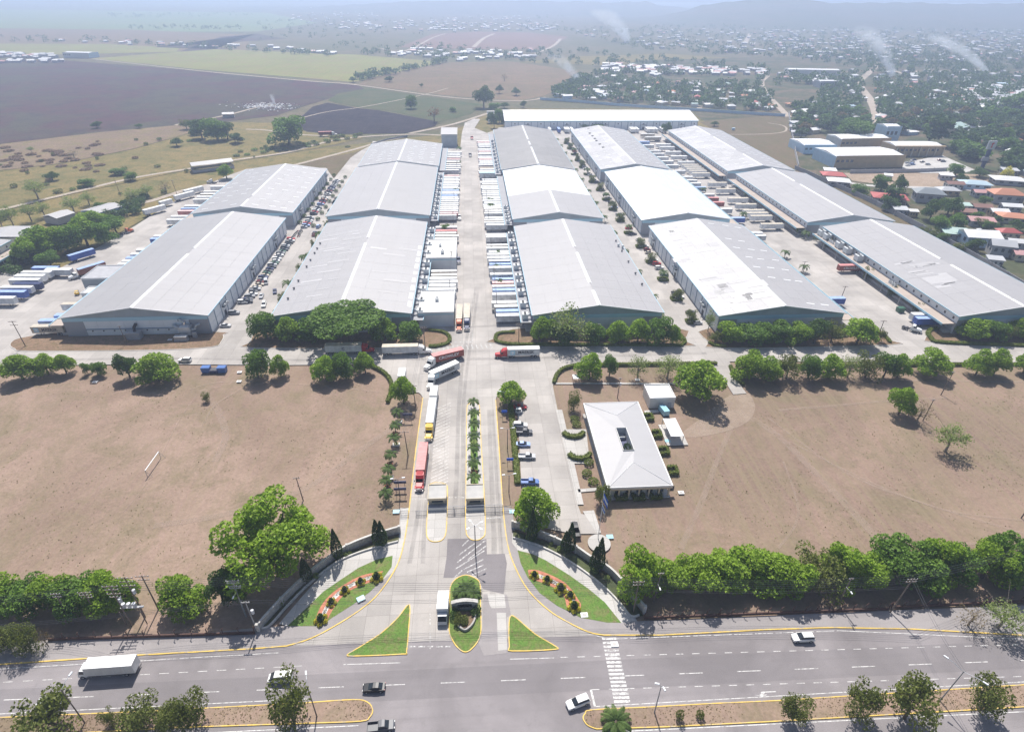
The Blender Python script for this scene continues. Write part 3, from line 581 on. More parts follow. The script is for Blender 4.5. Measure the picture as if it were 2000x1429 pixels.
for i in range(30): roof_patch('D1', .1+.8*R.random(), 212+R.random()*95, 4+R.random()*7, 1+R.random()*5, 'roof_patch_a' if R.random() < .6 else 'roof_patch_b')
# roof vents on the vented warehouse
for i in range(7):
    o = WH['D3']; g = [(1388, 208), (1398, 242), (1418, 263), (1437, 284), (1450, 300), (1475, 327), (1502, 352)][i]
    w = G(800+g[0]/3.97, 200+g[1]/3.97, 10.5); v = thing('roof_vent', 'square dark roof vent in a line along the long warehouse', 'roof vent', (w[0], w[1], 9.9), 0, 'roof vents')
    ob('curb', cached('rv1', lambda: B().box(-.9, -.9, 0, .9, .9, .9).mesh('curb', 'galvanised')), v); ob('hood', cached('rv2', lambda: B().box(-1.1, -1.1, .9, 1.1, 1.1, 1.3, 0, None, .5, .5).mesh('hood', 'metal_dark')), v)
# small roof things
for px, lb in (((1128, 290), 'white turbine vent on the brownish grey roof'), ((1208, 479), 'pale roof fan at the edge of the plain grey roof'), ((1216, 482), 'second roof fan beside the pale one on the plain grey roof')):
    w = G(px[0], px[1], 9.6); v = thing('roof_fan', lb, 'roof fan', (w[0], w[1], 9.2)); ob('base', cached('rf1', lambda: B().cyl(0, 0, -.6, .7, .55).mesh('base', 'galvanised')), v); ob('cowl', cached('rf2', lambda: B().ball((0, 0, 1), .8, 10, 6, 0, .6).mesh('cowl', 'unit_white', smooth=True)), v)
for i, y in enumerate((228, 238, 246, 262, 270, 279, 285, 292)):
    v = thing('roof_cowl', 'small dark cowl along the eave of the patched grey roof', 'roof vent', (-77.6, y, 8.95), 0, 'eave cowls'); ob('stem', cached('rc1', lambda: B().cyl(0, 0, -.3, .6, .3, 8).mesh('stem', 'galvanised')), v); ob('cap', cached('rc2', lambda: B().ball((0, 0, .7), .55, 8, 5, 0, .7).mesh('cap', 'metal_dark')), v)
for i, y in enumerate((236, 248, 262, 276, 290)):
    v = thing('roof_cowl', 'small dark cowl along the eave of the plain grey roof', 'roof vent', (74.4, y, 8.9), 0, 'eave cowls right'); ob('stem', CACHE['rc1'], v); ob('cap', CACHE['rc2'], v)
# air conditioners on the canopies of the central street and of the last row
def ac_row(x, ys, rz, lb, gr, z=4.95, big=1.):
    for y in ys: ac_unit((x, y+(R.random()-.5)*1.5, z), rz, lb, gr, big)
ac_row(-22.6, [220, 230, 241, 252, 263, 272, 285, 296, 308, 319], math.pi/2, 'white air unit on the canopy of the patched-roof warehouse', 'canopy air units, near left block', 4.95, 1.3)
ac_row(-21.8, [343, 352, 361, 371, 380, 390, 401, 412, 424, 436], math.pi/2, 'white air unit on the canopy of the middle left warehouse', 'canopy air units, middle left block', 4.95, 1.1)
ac_row(20.5, [214, 225, 236, 247, 254, 265, 276, 287, 298, 310], -math.pi/2, 'white air unit on the canopy of the plain grey warehouse', 'canopy air units, near right block', 4.95, 1.3)
ac_row(20.5, [333, 339, 345, 352, 360], -math.pi/2, 'white air unit on the canopy of the half white warehouse', 'canopy air units, middle right block')
ac_row(19.5, [447, 456, 466, 478, 490, 503, 515, 528, 540, 553], -math.pi/2, 'white air unit on the canopy of the brownish grey warehouse', 'canopy air units, far right block')
ac_row(194.6, [306, 300, 288, 279, 269], -math.pi/2, 'large air unit with drum fan on the canopy beside the perimeter', 'big canopy units', 4.95, 1.7)
for y in (293, 294.6, 296.2, 238, 240, 242):
    v = thing('condenser', 'small upright condenser on the brown-topped canopy', 'condenser', (194.5, y, 4.95), 0, 'small canopy condensers')
    ob('cabinet', cached('cd1', lambda: B().box(-.5, -.5, 0, .5, .5, 1.5).mesh('cabinet', 'unit_white')), v); ob('fan', cached('cd2', lambda: B().cyl(0, 0, 1.5, 1.62, .4).mesh('fan', 'fan_black')), v)
for k, x, s in (('A1', -105.9, 1), ('D1', 98.6, -1), ('D2', 97.1, -1), ('A2', -104.4, 1)):
    o = WH[k]
    for c in [c for c in o.children if c.name.startswith('equipment_ledge')]:
        yy = o.location.y+c.location.y
        for d in (-1.2, 1.2): ac_unit((o.location.x+c.location.x+s*.1, yy+d, 4.76), -s*math.pi/2, {'A1': 'air unit on the wall ledge of the ducted-gable warehouse', 'A2': 'air unit on the wall ledge of the skylight warehouse by the car lane', 'D1': 'air unit on the wall ledge of the patchwork-roof warehouse', 'D2': 'air unit on the wall ledge of the white-roof warehouse'}[k], 'wall air units '+k, .55)
# machinery before the ducted gable
GY = 216.6
t = thing('dust_collector', 'grey duct machinery against the warehouse gable', 'machinery', (-115.5, GY-1.9, 0))
b = B(); b.box(-2.2, -1.4, 1.2, 2.2, 1.4, 4.6).box(-2, -1.2, 4.6, 2, 1.2, 5.2, 0, None, .6, .4); ob('housing', b.mesh('housing', 'galvanised'), t)
for x in (-1.9, 1.9):
    for y in (-1.1, 1.1): ob('leg', cached('dcl', lambda: B().box(-.12, -.12, 0, .12, .12, 1.2).mesh('leg', 'metal_dark')), t, (x, y, 0))
ob('duct', B().tube([(0, 0, 5), (.3, 0, 6.3), (-1.2, .6, 7.2), (-2.5, 1.4, 6.6)], .5, 10).mesh('duct', 'chrome'), t); ob('duct', B().tube([(2.2, 0, 3), (3.4, .2, 3), (4, .6, 4.4), (5.2, 1.6, 4.6)], .45, 10).mesh('duct', 'galvanised'), t)
ob('duct', B().tube([(-2.2, 0, 3.4), (-4.2, .5, 4.2), (-5, 1.6, 4.4)], .6, 10).mesh('duct', 'galvanised'), t); ob('stair', B().box(2.6, -1.6, 0, 4.2, -.8, 2.4).mesh('stair', 'metal_grey'), t)
t = thing('machine_shed', 'low grey machine shed standing against the gable', 'shed', (-135.5, GY-2.6, 0)); ob('wall', B().box(-2.6, -1.5, 0, 2.6, 1.5, 2.9).mesh('wall', 'pier_grey'), t); ob('roof', B().box(-2.8, -1.7, 2.9, 2.8, 1.7, 3.1).mesh('roof', 'metal_grey'), t); ob('duct', B().tube([(.6, 0, 3), (.6, .4, 4.6), (.6, 2.3, 5.2)], .6, 10).mesh('duct', 'fan_black'), t)
t = thing('electrical_cabinet', 'long low switch cabinet on a plinth before the gable', 'cabinet', (-116.5, GY-5.3, 0)); ob('plinth', B().box(-2.6, -1, 0, 2.6, 1, .3).mesh('plinth', 'concrete_light'), t); ob('case', B().box(-2.4, -.8, .3, 2.4, .8, 2).mesh('case', 'metal_grey'), t); ob('lid', B().box(-2.5, -.9, 2, 2.5, .9, 2.1).mesh('lid', 'galvanised'), t)
o = WH['A1']; pc('pipe_rack', 'mullion_blue', o, -20, -60+.25, 2.9, 14, -60+.55, 3.25)
for i in range(8): pc('wall_lamp', 'metal_dark', o, -18+i*4.2, -60+.1, 2.2, -17.6+i*4.2, -60+.5, 2.6)
# other buildings of the park
def flat_block(name, x0, x1, y0, y1, h, label, wallm='wall_white', roofmat='plaster_white', cat='building', extras=True):
    t = thing(name, label, cat, ((x0+x1)/2, (y0+y1)/2, 0)); a, c = (x1-x0)/2, (y1-y0)/2
    ob('wall', B().box(-a, -c, 0, a, c, h).mesh('wall', wallm), t); ob('roof', B().box(-a+.25, -c+.25, h, a-.25, c-.25, h+.08).mesh('roof', roofmat), t)
    b = B(); bar_b(b, [(-a, -c, 0), (a, -c, 0), (a, c, 0), (-a, c, 0)], .3, h-.4, h+.4, 0, True); ob('parapet', b.mesh('parapet', 'ridge_white'), t)
    return t
t = flat_block('dock_office', -23.2, -8.8, 218, 239, 6.5, 'white flat-roofed block beside the queueing trucks'); ac_unit((-16, 229, 6.6), 0, 'dark roof unit on the white flat-roofed block by the trucks', None, .7)
pc('fascia_band', 'band_blue', t, -7.3, -10.65, 5.6, 7.3, -10.55, 6.1)
t = flat_block('dock_office', -23.4, -8.7, 277, 303, 6.5, 'white flat-roofed block halfway up the central street'); ac_unit((-15.5, 283, 6.6), 0, 'white roof unit on the block halfway up the street', None, .8); ac_unit((-17, 293, 6.6), 0, 'dark roof unit on the block halfway up the street', None, .6)
pc('fascia_band', 'band_blue', t, -7.4, -13.15, 5.6, 7.4, -13.05, 6.1)
# tall grey tower block at the back of the central street
a, c = G(863, 287), G(893, 287); t = thing('water_works', 'tall grey windowless block with sloping roof at the head of the street', 'building', ((a[0]+c[0])/2, a[1]+8, 0)); hw = (c[0]-a[0])/2
ob('wall', B().loft([[(-hw, -8, 0), (hw, -8, 0), (hw, -8, 10.5), (-hw, -8, 10.5)], [(-hw, 8, 0), (hw, 8, 0), (hw, 8, 13), (-hw, 8, 13)]]).mesh('wall', 'gable_grey'), t); ob('roof', B().loft([[(-hw-.5, -8.6, 10.55), (hw+.5, -8.6, 10.55), (hw+.5, -8.6, 10.8), (-hw-.5, -8.6, 10.8)], [(-hw-.5, 8.6, 13.2), (hw+.5, 8.6, 13.2), (hw+.5, 8.6, 13.45), (-hw-.5, 8.6, 13.45)]]).mesh('roof', 'roof_grey_b'), t)
# blue shade canopy between trailers
w0 = G(960, 348); t = thing('shade_canopy', 'blue curved shade canopy between parked trailers', 'canopy', (14, w0[1], 0))
ob('roof', B().loft([[(-8, y, 4+.8*math.cos(y/3.5)), (8, y, 4+.8*math.cos(y/3.5)), (8, y, 4.15+.8*math.cos(y/3.5)), (-8, y, 4.15+.8*math.cos(y/3.5))] for y in (-3.5, -2, 0, 2, 3.5)]).mesh('roof', 'plaster_blue'), t)
for x in (-7.5, 7.5):
    for y in (-3, 3): ob('post', cached('scp', lambda: B().cyl(0, 0, 0, 4.3, .12, 8).mesh('post', 'metal_grey')), t, (x, y, 0))
# side block with tank roof against the left warehouse
t = flat_block('loading_annex', -180, -163.8, 262, 277, 5.2, 'grey walled loading annex with open roof beside the trailer yard', 'gable_grey', 'plaster_grey'); t2 = flat_block('loading_annex', -173, -163.9, 248, 255, 4.2, 'small pale loading bay beside the yellow forklift', 'wall_white', 'plaster_white')
# office with hipped roof and inner court
def office():
    c = [G(1135, 784, 5), G(1250, 784, 5), G(1310, 946, 5), G(1193, 950, 5)]; x0, x1 = (c[0][0]+c[3][0])/2, (c[1][0]+c[2][0])/2; y0, y1 = (c[2][1]+c[3][1])/2, (c[0][1]+c[1][1])/2
    xm, ym, a, d = (x0+x1)/2, (y0+y1)/2, (x1-x0)/2, (y1-y0)/2
    t = thing('office_building', 'single storey office with pale hipped roof and inner court', 'building', (xm, ym, 0)); h, r = 4.6, 5.9
    wa, wd = a-1.6, d-1.6
    b = B(); bar_b(b, [(-wa, -wd, 0), (wa, -wd, 0), (wa, wd, 0), (-wa, wd, 0)], .3, .1, h-.1, 0, True); ob('wall', b.mesh('wall', 'plaster_white'), t)
    ob('floor_slab', B().box(-a, -d, .02, a, d, .25).mesh('floor_slab', 'concrete_light'), t)
    cx, cy, k = -.1, -.6, 1.6; cl = 5.2                       # court half sizes
    rl = d-a*.95
    zz = lambda x, y: h+(r-h)*min((a-abs(x))/a, (d-abs(y))/(a*.95), 1.)
    pts = [(-a, -d), (a, -d), (a, d), (-a, d)]; q = [(-k+cx, -cl+cy), (k+cx, -cl+cy), (k+cx, cl+cy), (-k+cx, cl+cy)]; hip = [(0, -rl), (0, rl)]
    V = [(x, y, h) for x, y in pts]+[(x, y, zz(x, y)) for x, y in q]+[(0, -rl, r), (0, rl, r)]
    ob('roof_slope', B().add([V[i] for i in (0, 1, 8)], [(0, 1, 2)]).mesh('roof_slope', 'roof_office'), t); ob('roof_slope', B().add([V[i] for i in (2, 3, 9)], [(0, 1, 2)]).mesh('roof_slope', 'roof_office'), t)
    ob('roof_slope', B().add([V[i] for i in (0, 8, 5, 4, 7, 3, 6, 9)], [(0, 1, 2, 3), (0, 3, 4, 5), (5, 4, 6, 7)]).mesh('roof_slope', 'roof_office'), t); ob('roof_slope', B().add([V[i] for i in (1, 2, 9, 6, 5, 8)], [(0, 1, 2, 3), (0, 3, 4), (0, 4, 5)]).mesh('roof_slope', 'roof_office'), t)
    b = B(); bar_b(b, [(-a, -d, 0), (a, -d, 0), (a, d, 0), (-a, d, 0)], .35, h-.55, h+.12, 0, True); ob('fascia', b.mesh('fascia', 'ridge_white'), t)
    b = B(); bar_b(b, [(-a+.1, -d+.1, 0), (a-.1, -d+.1, 0), (a-.1, d-.1, 0), (-a+.1, d-.1, 0)], .5, h-1.1, h-.55, 0, True); ob('soffit_band', b.mesh('soffit_band', 'plaster_cream'), t)
    b = B(); bar_b(b, [(x, y, 0) for x, y in q], .2, 2.5, 6.0, 0, True); ob('court_wall', b.mesh('court_wall', 'plaster_white'), t); ob('court_floor', B().box(cx-k, cy-cl, 2.5, cx+k, cy+cl, 2.6).mesh('court_floor', 'sign_navy'), t)
    for i in range(6): pc('window', 'window_glass', t, -wa+1+i*3, -wd-.2, 1.1, -wa+2.6+i*3, -wd-.15, 3)
    for i in range(12): pc('window', 'window_glass', t, -wa-.2, -wd+1.5+i*3.1, 1.1, -wa-.15, -wd+3.3+i*3.1, 3)
    for i in range(7): pc('column', 'plaster_cream', t, -a+.5+i*(2*a-1.2)/6, -d+.4, .25, -a+.9+i*(2*a-1.2)/6, -d+.8, h-1.1)
    for s in (-1, 1):
        for e in (-1, 1): ob('hip_cap', B().tube([(s*a, e*d, h+.08), (0, e*rl, r+.02)], .07, 6).mesh('hip_cap', 'ridge_white'), t)
    for i in range(2): ac_unit((xm+cx-.6+1.2*i, ym+3.4, 2.6), 0, 'air unit standing in the office roof court', 'court air units', .6)
    return t, xm, ym, a, d
OFF, oxm, oym, oa, od = office()
c0 = G(1288, 790); t = flat_block('plant_room', c0[0]-4.3, c0[0]+4.3, c0[1]-2, c0[1]+6, 4, 'small white flat-roofed plant room behind the office', 'plaster_white', 'plaster_white', 'building'); pc('door', 'door_grey', t, 2, -4.2, .05, 3.2, -4.05, 2.3)
c0 = G(1312, 848); t = thing('carport', 'open carport with two pale roof strips beside the office', 'carport', c0)
for x in (-1.2, 1.2): ob('roof_sheet', B().box(-1.1, -4.5, 2.8, 1.1, 4.5, 2.95).mesh('roof_sheet', 'roof_white'), t, (x, 0, 0), 0, None, (0, .08 if x < 0 else -.08, 0))
for x in (-2.1, 2.1):
    for y in (-4.2, 0, 4.2): ob('post', cached('cpp', lambda: B().box(-.08, -.08, 0, .08, .08, 2.8).mesh('post', 'metal_grey')), t, (x, y, 0))
ob('slab', B().box(-3, -5.4, .02, 3.6, 5, .14).mesh('slab', 'concrete_light'), t)
c0 = G(1296, 806); t = thing('generator', 'turquoise generator case on a strip of paving', 'generator', c0, .2); ob('case', B().box(-1, -2, .2, 1, 2, 2.1).mesh('case', 'pool_blue'), t); ob('skid', B().box(-1.1, -2.2, 0, 1.1, 2.2, .2).mesh('skid', 'metal_dark'), t); ob('exhaust', B().cyl(.4, 1.2, 2.1, 2.7, .12, 8).mesh('exhaust', 'metal_dark'), t)
c0 = G(1127, 747); t = thing('bus_shelter', 'small white-roofed shelter on the lawn corner', 'shelter', c0); ob('roof', B().box(-1.7, -1.4, 2.5, 1.7, 1.4, 2.65).mesh('roof', 'roof_white'), t)
for x in (-1.5, 1.5):
    for y in (-1.2, 1.2): ob('post', cached('bsp', lambda: B().box(-.06, -.06, 0, .06, .06, 2.5).mesh('post', 'metal_dark')), t, (x, y, 0))
ob('bench', B().box(-1.2, .5, .35, 1.2, 1, .45).box(-1.1, .6, 0, -1, .9, .35).box(1, .6, 0, 1.1, .9, .35).mesh('bench', 'wood_pole'), t)
# open market-like shed in the pasture and small field house
def open_shed(name, px, rz, a, d, h, label, low=True):
    t = thing(name, label, 'shed', G(*px), rz)
    for s in (-1, 1): ob('roof_slope', B().loft([[(s*a, -d, h), (s*a, -d, h+.15), (0, -d, h+1.6), (0, -d, h+1.45)], [(s*a, d, h), (s*a, d, h+.15), (0, d, h+1.6), (0, d, h+1.45)]]).mesh('roof_slope', 'roof_pale'), t)
    for s in (-1, 1):
        for i in range(5): ob('post', cached(('osp', h), lambda: B().box(-.12, -.12, 0, .12, .12, h).mesh('post', 'concrete_pole')), t, (s*(a-.6), -d+.6+i*(2*d-1.2)/4, 0))
    if low: b = B(); bar_b(b, [(-a+.3, -d+.3, 0), (a-.3, -d+.3, 0), (a-.3, d-.3, 0), (-a+.3, d-.3, 0)], .2, 0, 2., 0, True); ob('low_wall', b.mesh('low_wall', 'plaster_grey'), t)
open_shed('open_shed', (416, 330), -1.05, 6, 15, 5, 'long open shed with pale gable roof beside the dirt road')
open_shed('field_hut', (447, 229), -1.3, 4, 6, 3.5, 'small dark hut with pale roof by the rubbish track')
# walls and roofs among the trees by the left edge
def low_house(px, rz, a, d, h, roofc, wallc, label, rise=1.4):
    t = thing('outbuilding', label, 'building', G(*px), rz); ob('wall', B().box(-a+.4, -d+.4, 0, a-.4, d-.4, h).mesh('wall', wallc), t)
    for s in (-1, 1): ob('roof_slope', B().loft([[(s*a, e*d, h), (s*a, e*d, h+.15), (0, e*d, h+rise), (0, e*d, h+rise-.15)] for e in (-1, 1)]).mesh('roof_slope', roofc), t)
low_house((15, 470), .2, 14, 9, 4, 'roof_pale', 'plaster_white', 'pale-roofed outbuilding left of the thick trees'); low_house((203, 420), -.5, 7, 9, 4, 'roof_grey_b', 'plaster_blue', 'blue walled outbuilding behind the thick trees'); low_house((120, 432), -.4, 6, 6, 4, 'roof_pale', 'plaster_grey', 'small pale roof glimpsed through the thick trees')
# ------------------------------------------------------------------ vehicles (front towards +x)
PAL = dict(white=(.78, .78, .77), silver=(.50, .51, .53), grey=(.30, .31, .33), charcoal=(.09, .095, .11), black=(.02, .021, .026), navy=(.03, .045, .13), blue=(.07, .16, .42), sky=(.33, .45, .72), red=(.46, .03, .035), maroon=(.20, .03, .035),
           green=(.05, .14, .09), yellow=(.75, .48, .03), orange=(.62, .13, .04), beige=(.55, .49, .40), brown=(.26, .10, .07), pink=(.60, .25, .24), palegrey=(.58, .60, .62), rust=(.33, .09, .065), cobalt=(.06, .12, .42), rosewhite=(.68, .50, .48))
for k, c in PAL.items(): paint('paint_'+k, c, .42, .06, .7, 0, .4); paint('box_'+k, c, .55, .22, .45)
def wheel(parent, x, y, r=.34, wd=.22, name='wheel'):
    me = cached(('whl', r, wd), lambda: B().tube([(0, -wd/2, 0), (0, wd/2, 0)], r, 14).tube([(0, -wd/2-.015, 0), (0, wd/2+.015, 0)], r*.55, 10, 1).mesh('wheel', 'tyre', 'galvanised'))
    return ob(name, me, parent, (x, y, r))
def rr(x, w, z0, z1, c=.12, t=.0):
    """rounded cross-section across the car at x"""
    return [(x, -w+c, z0), (x, w-c, z0), (x, w, z0+c), (x, w-t*.3, (z0+z1)/2+.05), (x, w-t-c*.5, z1), (x, -w+t+c*.5, z1), (x, -w+t*.3, (z0+z1)/2+.05), (x, -w, z0+c)]
CARS = {  # length stations of body, glass house, roof
 'sedan': dict(L=4.5, w=.88, body=[(-2.25, .80, .45, .80), (-2.15, .86, .28, .98), (-1.3, .88, .22, 1.0), (1.0, .88, .22, .98), (1.95, .86, .25, .84), (2.2, .78, .35, .70)], house=[(-1.75, .70, .98, 1.02), (-1.05, .66, .98, 1.42), (.15, .66, .98, 1.45), (1.05, .72, .96, 1.0)], roof=(-1.08, .2, .62, 1.40, 1.48)),
 'hatch': dict(L=3.9, w=.85, body=[(-1.95, .80, .4, .95), (-1.85, .84, .28, 1.0), (-1, .85, .22, 1.02), (.9, .85, .22, 1.0), (1.7, .83, .25, .86), (1.92, .76, .35, .72)], house=[(-1.85, .72, 1.0, 1.05), (-1.45, .66, .98, 1.46), (.1, .66, .98, 1.5), (.95, .72, .98, 1.02)], roof=(-1.5, .15, .62, 1.45, 1.53)),
 'suv': dict(L=4.7, w=.93, body=[(-2.35, .86, .5, 1.05), (-2.28, .91, .38, 1.12), (-1.3, .93, .32, 1.15), (1.1, .93, .32, 1.12), (2.1, .91, .36, 1.0), (2.33, .82, .45, .85)], house=[(-2.25, .78, 1.12, 1.18), (-2.0, .74, 1.1, 1.7), (.25, .74, 1.1, 1.74), (1.1, .8, 1.1, 1.14)], roof=(-2.05, .3, .70, 1.68, 1.79)),
 'van': dict(L=4.8, w=.92, body=[(-2.4, .88, .4, 1.1), (-2.3, .91, .32, 1.15), (1.2, .92, .32, 1.15), (2.1, .9, .34, 1.02), (2.38, .82, .42, .85)], house=[(-2.38, .84, 1.12, 1.16), (-2.28, .78, 1.1, 1.92), (.9, .78, 1.1, 1.96), (1.95, .84, 1.05, 1.1)], roof=(-2.32, 1.0, .75, 1.9, 2.02)),
 'pickup': dict(L=5.2, w=.92, body=[(-.55, .9, .42, 1.12), (1.3, .92, .40, 1.1), (2.3, .9, .42, 1.0), (2.6, .82, .5, .85)], house=[(-.5, .76, 1.1, 1.16), (-.35, .73, 1.1, 1.70), (.8, .73, 1.1, 1.74), (1.5, .78, 1.08, 1.12)], roof=(-.4, .85, .70, 1.68, 1.79))}
def car(kind, col, loc, rz, label, group=None, name=None):
    d = CARS[kind]; t = thing(name or {'sedan': 'parked_car', 'hatch': 'parked_car', 'suv': 'suv', 'van': 'van', 'pickup': 'pickup_truck'}[kind], label, {'suv': 'car', 'van': 'van', 'pickup': 'pickup'}.get(kind, 'car'), loc, rz, group)
    def body():
        b = B(); b.loft([rr(x, w, a, c) for x, w, a, c in d['body']])
        if kind == 'pickup':
            b.box(-2.55, -.9, .5, -.55, -.82, 1.1).box(-2.55, .82, .5, -.55, .9, 1.1).box(-2.6, -.9, .5, -2.52, .9, 1.1).box(-2.55, -.82, .5, -.55, .82, .62)
        return b.mesh('body', 'paint_'+col)
    ob('body', cached(('cb', kind, col), body), t)
    ob('windows', cached(('cg', kind), lambda: B().loft([rr(x, w, a, c, .05, .1) for x, w, a, c in d['house']]).mesh('windows', 'car_glass')), t)
    r = d['roof']; ob('roof', cached(('cr', kind, col), lambda: B().loft([[(r[0], -r[2], r[3]), (r[0], r[2], r[3]), (r[0]+.08, r[2]-.06, r[4]-.02), (r[0]+.08, -r[2]+.06, r[4]-.02)], [((r[0]+r[1])/2, -r[2], r[3]+.03), ((r[0]+r[1])/2, r[2], r[3]+.03), ((r[0]+r[1])/2, r[2]-.06, r[4]+.02), ((r[0]+r[1])/2, -r[2]+.06, r[4]+.02)], [(r[1], -r[2], r[3]+.02), (r[1], r[2], r[3]+.02), (r[1]-.1, r[2]-.06, r[4]), (r[1]-.1, -r[2]+.06, r[4])]]).mesh('roof', 'paint_'+col)), t)
    L = d['L']/2; wr = .34 if kind in ('sedan', 'hatch') else .38
    for x in (-L*.62, L*.62):
        for y in (-d['w']+.08, d['w']-.08): wheel(t, x, y, wr, .22)
    bx = d['body'][-1][0]; bz = d['body'][-2][3]
    for y in (-.6, .6):
        ob('headlight', cached('hl', lambda: B().box(-.1, -.16, -.07, .06, .16, .07).mesh('headlight', 'light_clear')), t, (bx-.06, y, bz-.16))
        ob('tail_light', cached('tl', lambda: B().box(-.03, -.1, -.12, .05, .1, .12).mesh('tail_light', 'light_red')), t, (-L+.02, y*1.15, .85))
    return t
def cargo_box(col, roofcol, L, corr, hgt=2.7, z=1.2):
    def mk():
        b = B(); w = 1.25; x0, x1 = -L/2, L/2; z1 = z+hgt
        if corr:
            n = int(L/.56)
            for s in (-1, 1):
                pts = []
                for i in range(n):
                    a = x0+.15+(L-.3)*i/n; st = (L-.3)/n
                    pts += [(a, w), (a+st*.35, w), (a+st*.5, w-.05), (a+st*.85, w-.05)]
                pts.append((x1-.15, w)); m = len(pts)
                b.add([(p[0], s*p[1], z+.12) for p in pts]+[(p[0], s*p[1], z1-.1) for p in pts], [(i, i+1, m+i+1, m+i) if s < 0 else (i+1, i, m+i, m+i+1) for i in range(m-1)])
            for s in (-1, 1): b.box(x0, s*w-.03, z, x1, s*w+.03, z+.13).box(x0, s*w-.03, z1-.11, x1, s*w+.03, z1)
            for x in (x0, x1-.16): b.box(x, -w-.03, z, x+.16, w+.03, z1)
            b.box(x0+.05, -w+.06, z, x1-.05, w-.06, z+.06)
        else:
            b.box(x0, -w, z, x1, w, z1)
            for i in range(int(L/1.2)+1):
                for s in (-1, 1): b.box(x0+.1+i*1.2, s*w-.012, z+.1, x0+.16+i*1.2, s*w+.012, z1-.1)
            for s in (-1, 1): b.box(x0, s*w-.02, z-.02, x1, s*w+.02, z+.14)
        nr = 10
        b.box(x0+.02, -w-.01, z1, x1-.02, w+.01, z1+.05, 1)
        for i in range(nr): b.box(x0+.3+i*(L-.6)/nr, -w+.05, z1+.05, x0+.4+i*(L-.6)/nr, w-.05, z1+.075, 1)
        return b.mesh('cargo_box', 'box_'+col, 'box_'+roofcol)
    return cached(('cargo', col, roofcol, L, corr), mk)
def trailer_parts(parent, col, roofcol, L, corr, x=0., rz=0., pivot=None, mark=None, sub=False):
    """box with its running gear; in a semi truck the box is the part that carries the rest"""
    o = ob('cargo_box', cargo_box(col, roofcol, L, corr), parent, (x, 0, 0) if pivot is None else (pivot[0]-math.cos(rz)*(L/2-1), pivot[1]-math.sin(rz)*(L/2-1), 0), rz)
    p = o if sub else parent; off = 0 if sub else x
    ob('chassis', cached(('chs', L), lambda: B().box(-L/2+.2, -.45, 1.0, L/2-.2, -.3, 1.2).box(-L/2+.2, .3, 1.0, L/2-.2, .45, 1.2).box(-L/2, -1.15, .55, -L/2+.1, 1.15, .68).box(-L/2, -.5, .6, -L/2+.1, -.4, 1.1).box(-L/2, .4, .6, -L/2+.1, .5, 1.1).mesh('chassis', 'metal_dark')), p, (off, 0, 0))
    for xx in (-L/2+1.5, -L/2+2.8):
        for y in (-.95, .95): wheel(p, off+xx, y, .5, .55)
    for y in (-.7, .7): ob('landing_leg', cached('lleg', lambda: B().box(-.09, -.09, 0, .09, .09, 1.1).box(-.2, -.15, 0, .2, .15, .06).mesh('landing_leg', 'metal_dark')), p, (off+L/2-2.8, y, 0 if not sub else .35))
    for y in (-.61, .61):
        ob('rear_door', cached(('rd', col), lambda: B().box(-.05, -.59, 1.3, 0, .59, 3.8).box(-.09, -.2, 1.3, -.05, -.15, 3.8).box(-.09, .15, 1.3, -.05, .2, 3.8).mesh('rear_door', 'box_'+col)), p, (off-L/2, y, 0))
    if mark:
        txt, mcol, size, logo = mark
        for s in (-1, 1):
            ob('lettering', text_mesh(txt, mcol, size), p, (off-(.9 if logo else 0)*s, s*1.31, 2.55), 0, None, (math.pi/2, 0, 0 if s < 0 else math.pi))
            if logo == 'star': ob('logo', cached('star', lambda: star_mesh()), p, (off+s*len(txt)*size*.42, s*1.305, 2.55), 0, 1.3, (math.pi/2, 0, 0 if s < 0 else math.pi))
    return o
def star_mesh():
    b = B(); b.add([(-.7, -.7, 0), (.7, -.7, 0), (.7, .7, 0), (-.7, .7, 0)], [(0, 1, 2, 3)]); v = [(0, 0, .006)]
    for i in range(14): a = math.pi*2*i/14+math.pi/2; r = .55 if i % 2 == 0 else .24; v.append((r*math.cos(a), r*math.sin(a), .006))
    b.add(v, [(0, 1+i, 1+(i+1) % 14) for i in range(14)], 1); return b.mesh('logo', 'logo_sky', 'letter_white')
MAERSK, CROWLEY = ('MAERSK', 'letter_dark', 1.65, 'star'), ('CROWLEY', 'letter_white', 1.7, None)
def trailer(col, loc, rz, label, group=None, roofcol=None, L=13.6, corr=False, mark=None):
    t = thing('semi_trailer' if not corr else 'container_trailer', label, 'trailer', loc, rz, group); trailer_parts(t, col, roofcol or col, L, corr, 0, 0, None, mark); return t
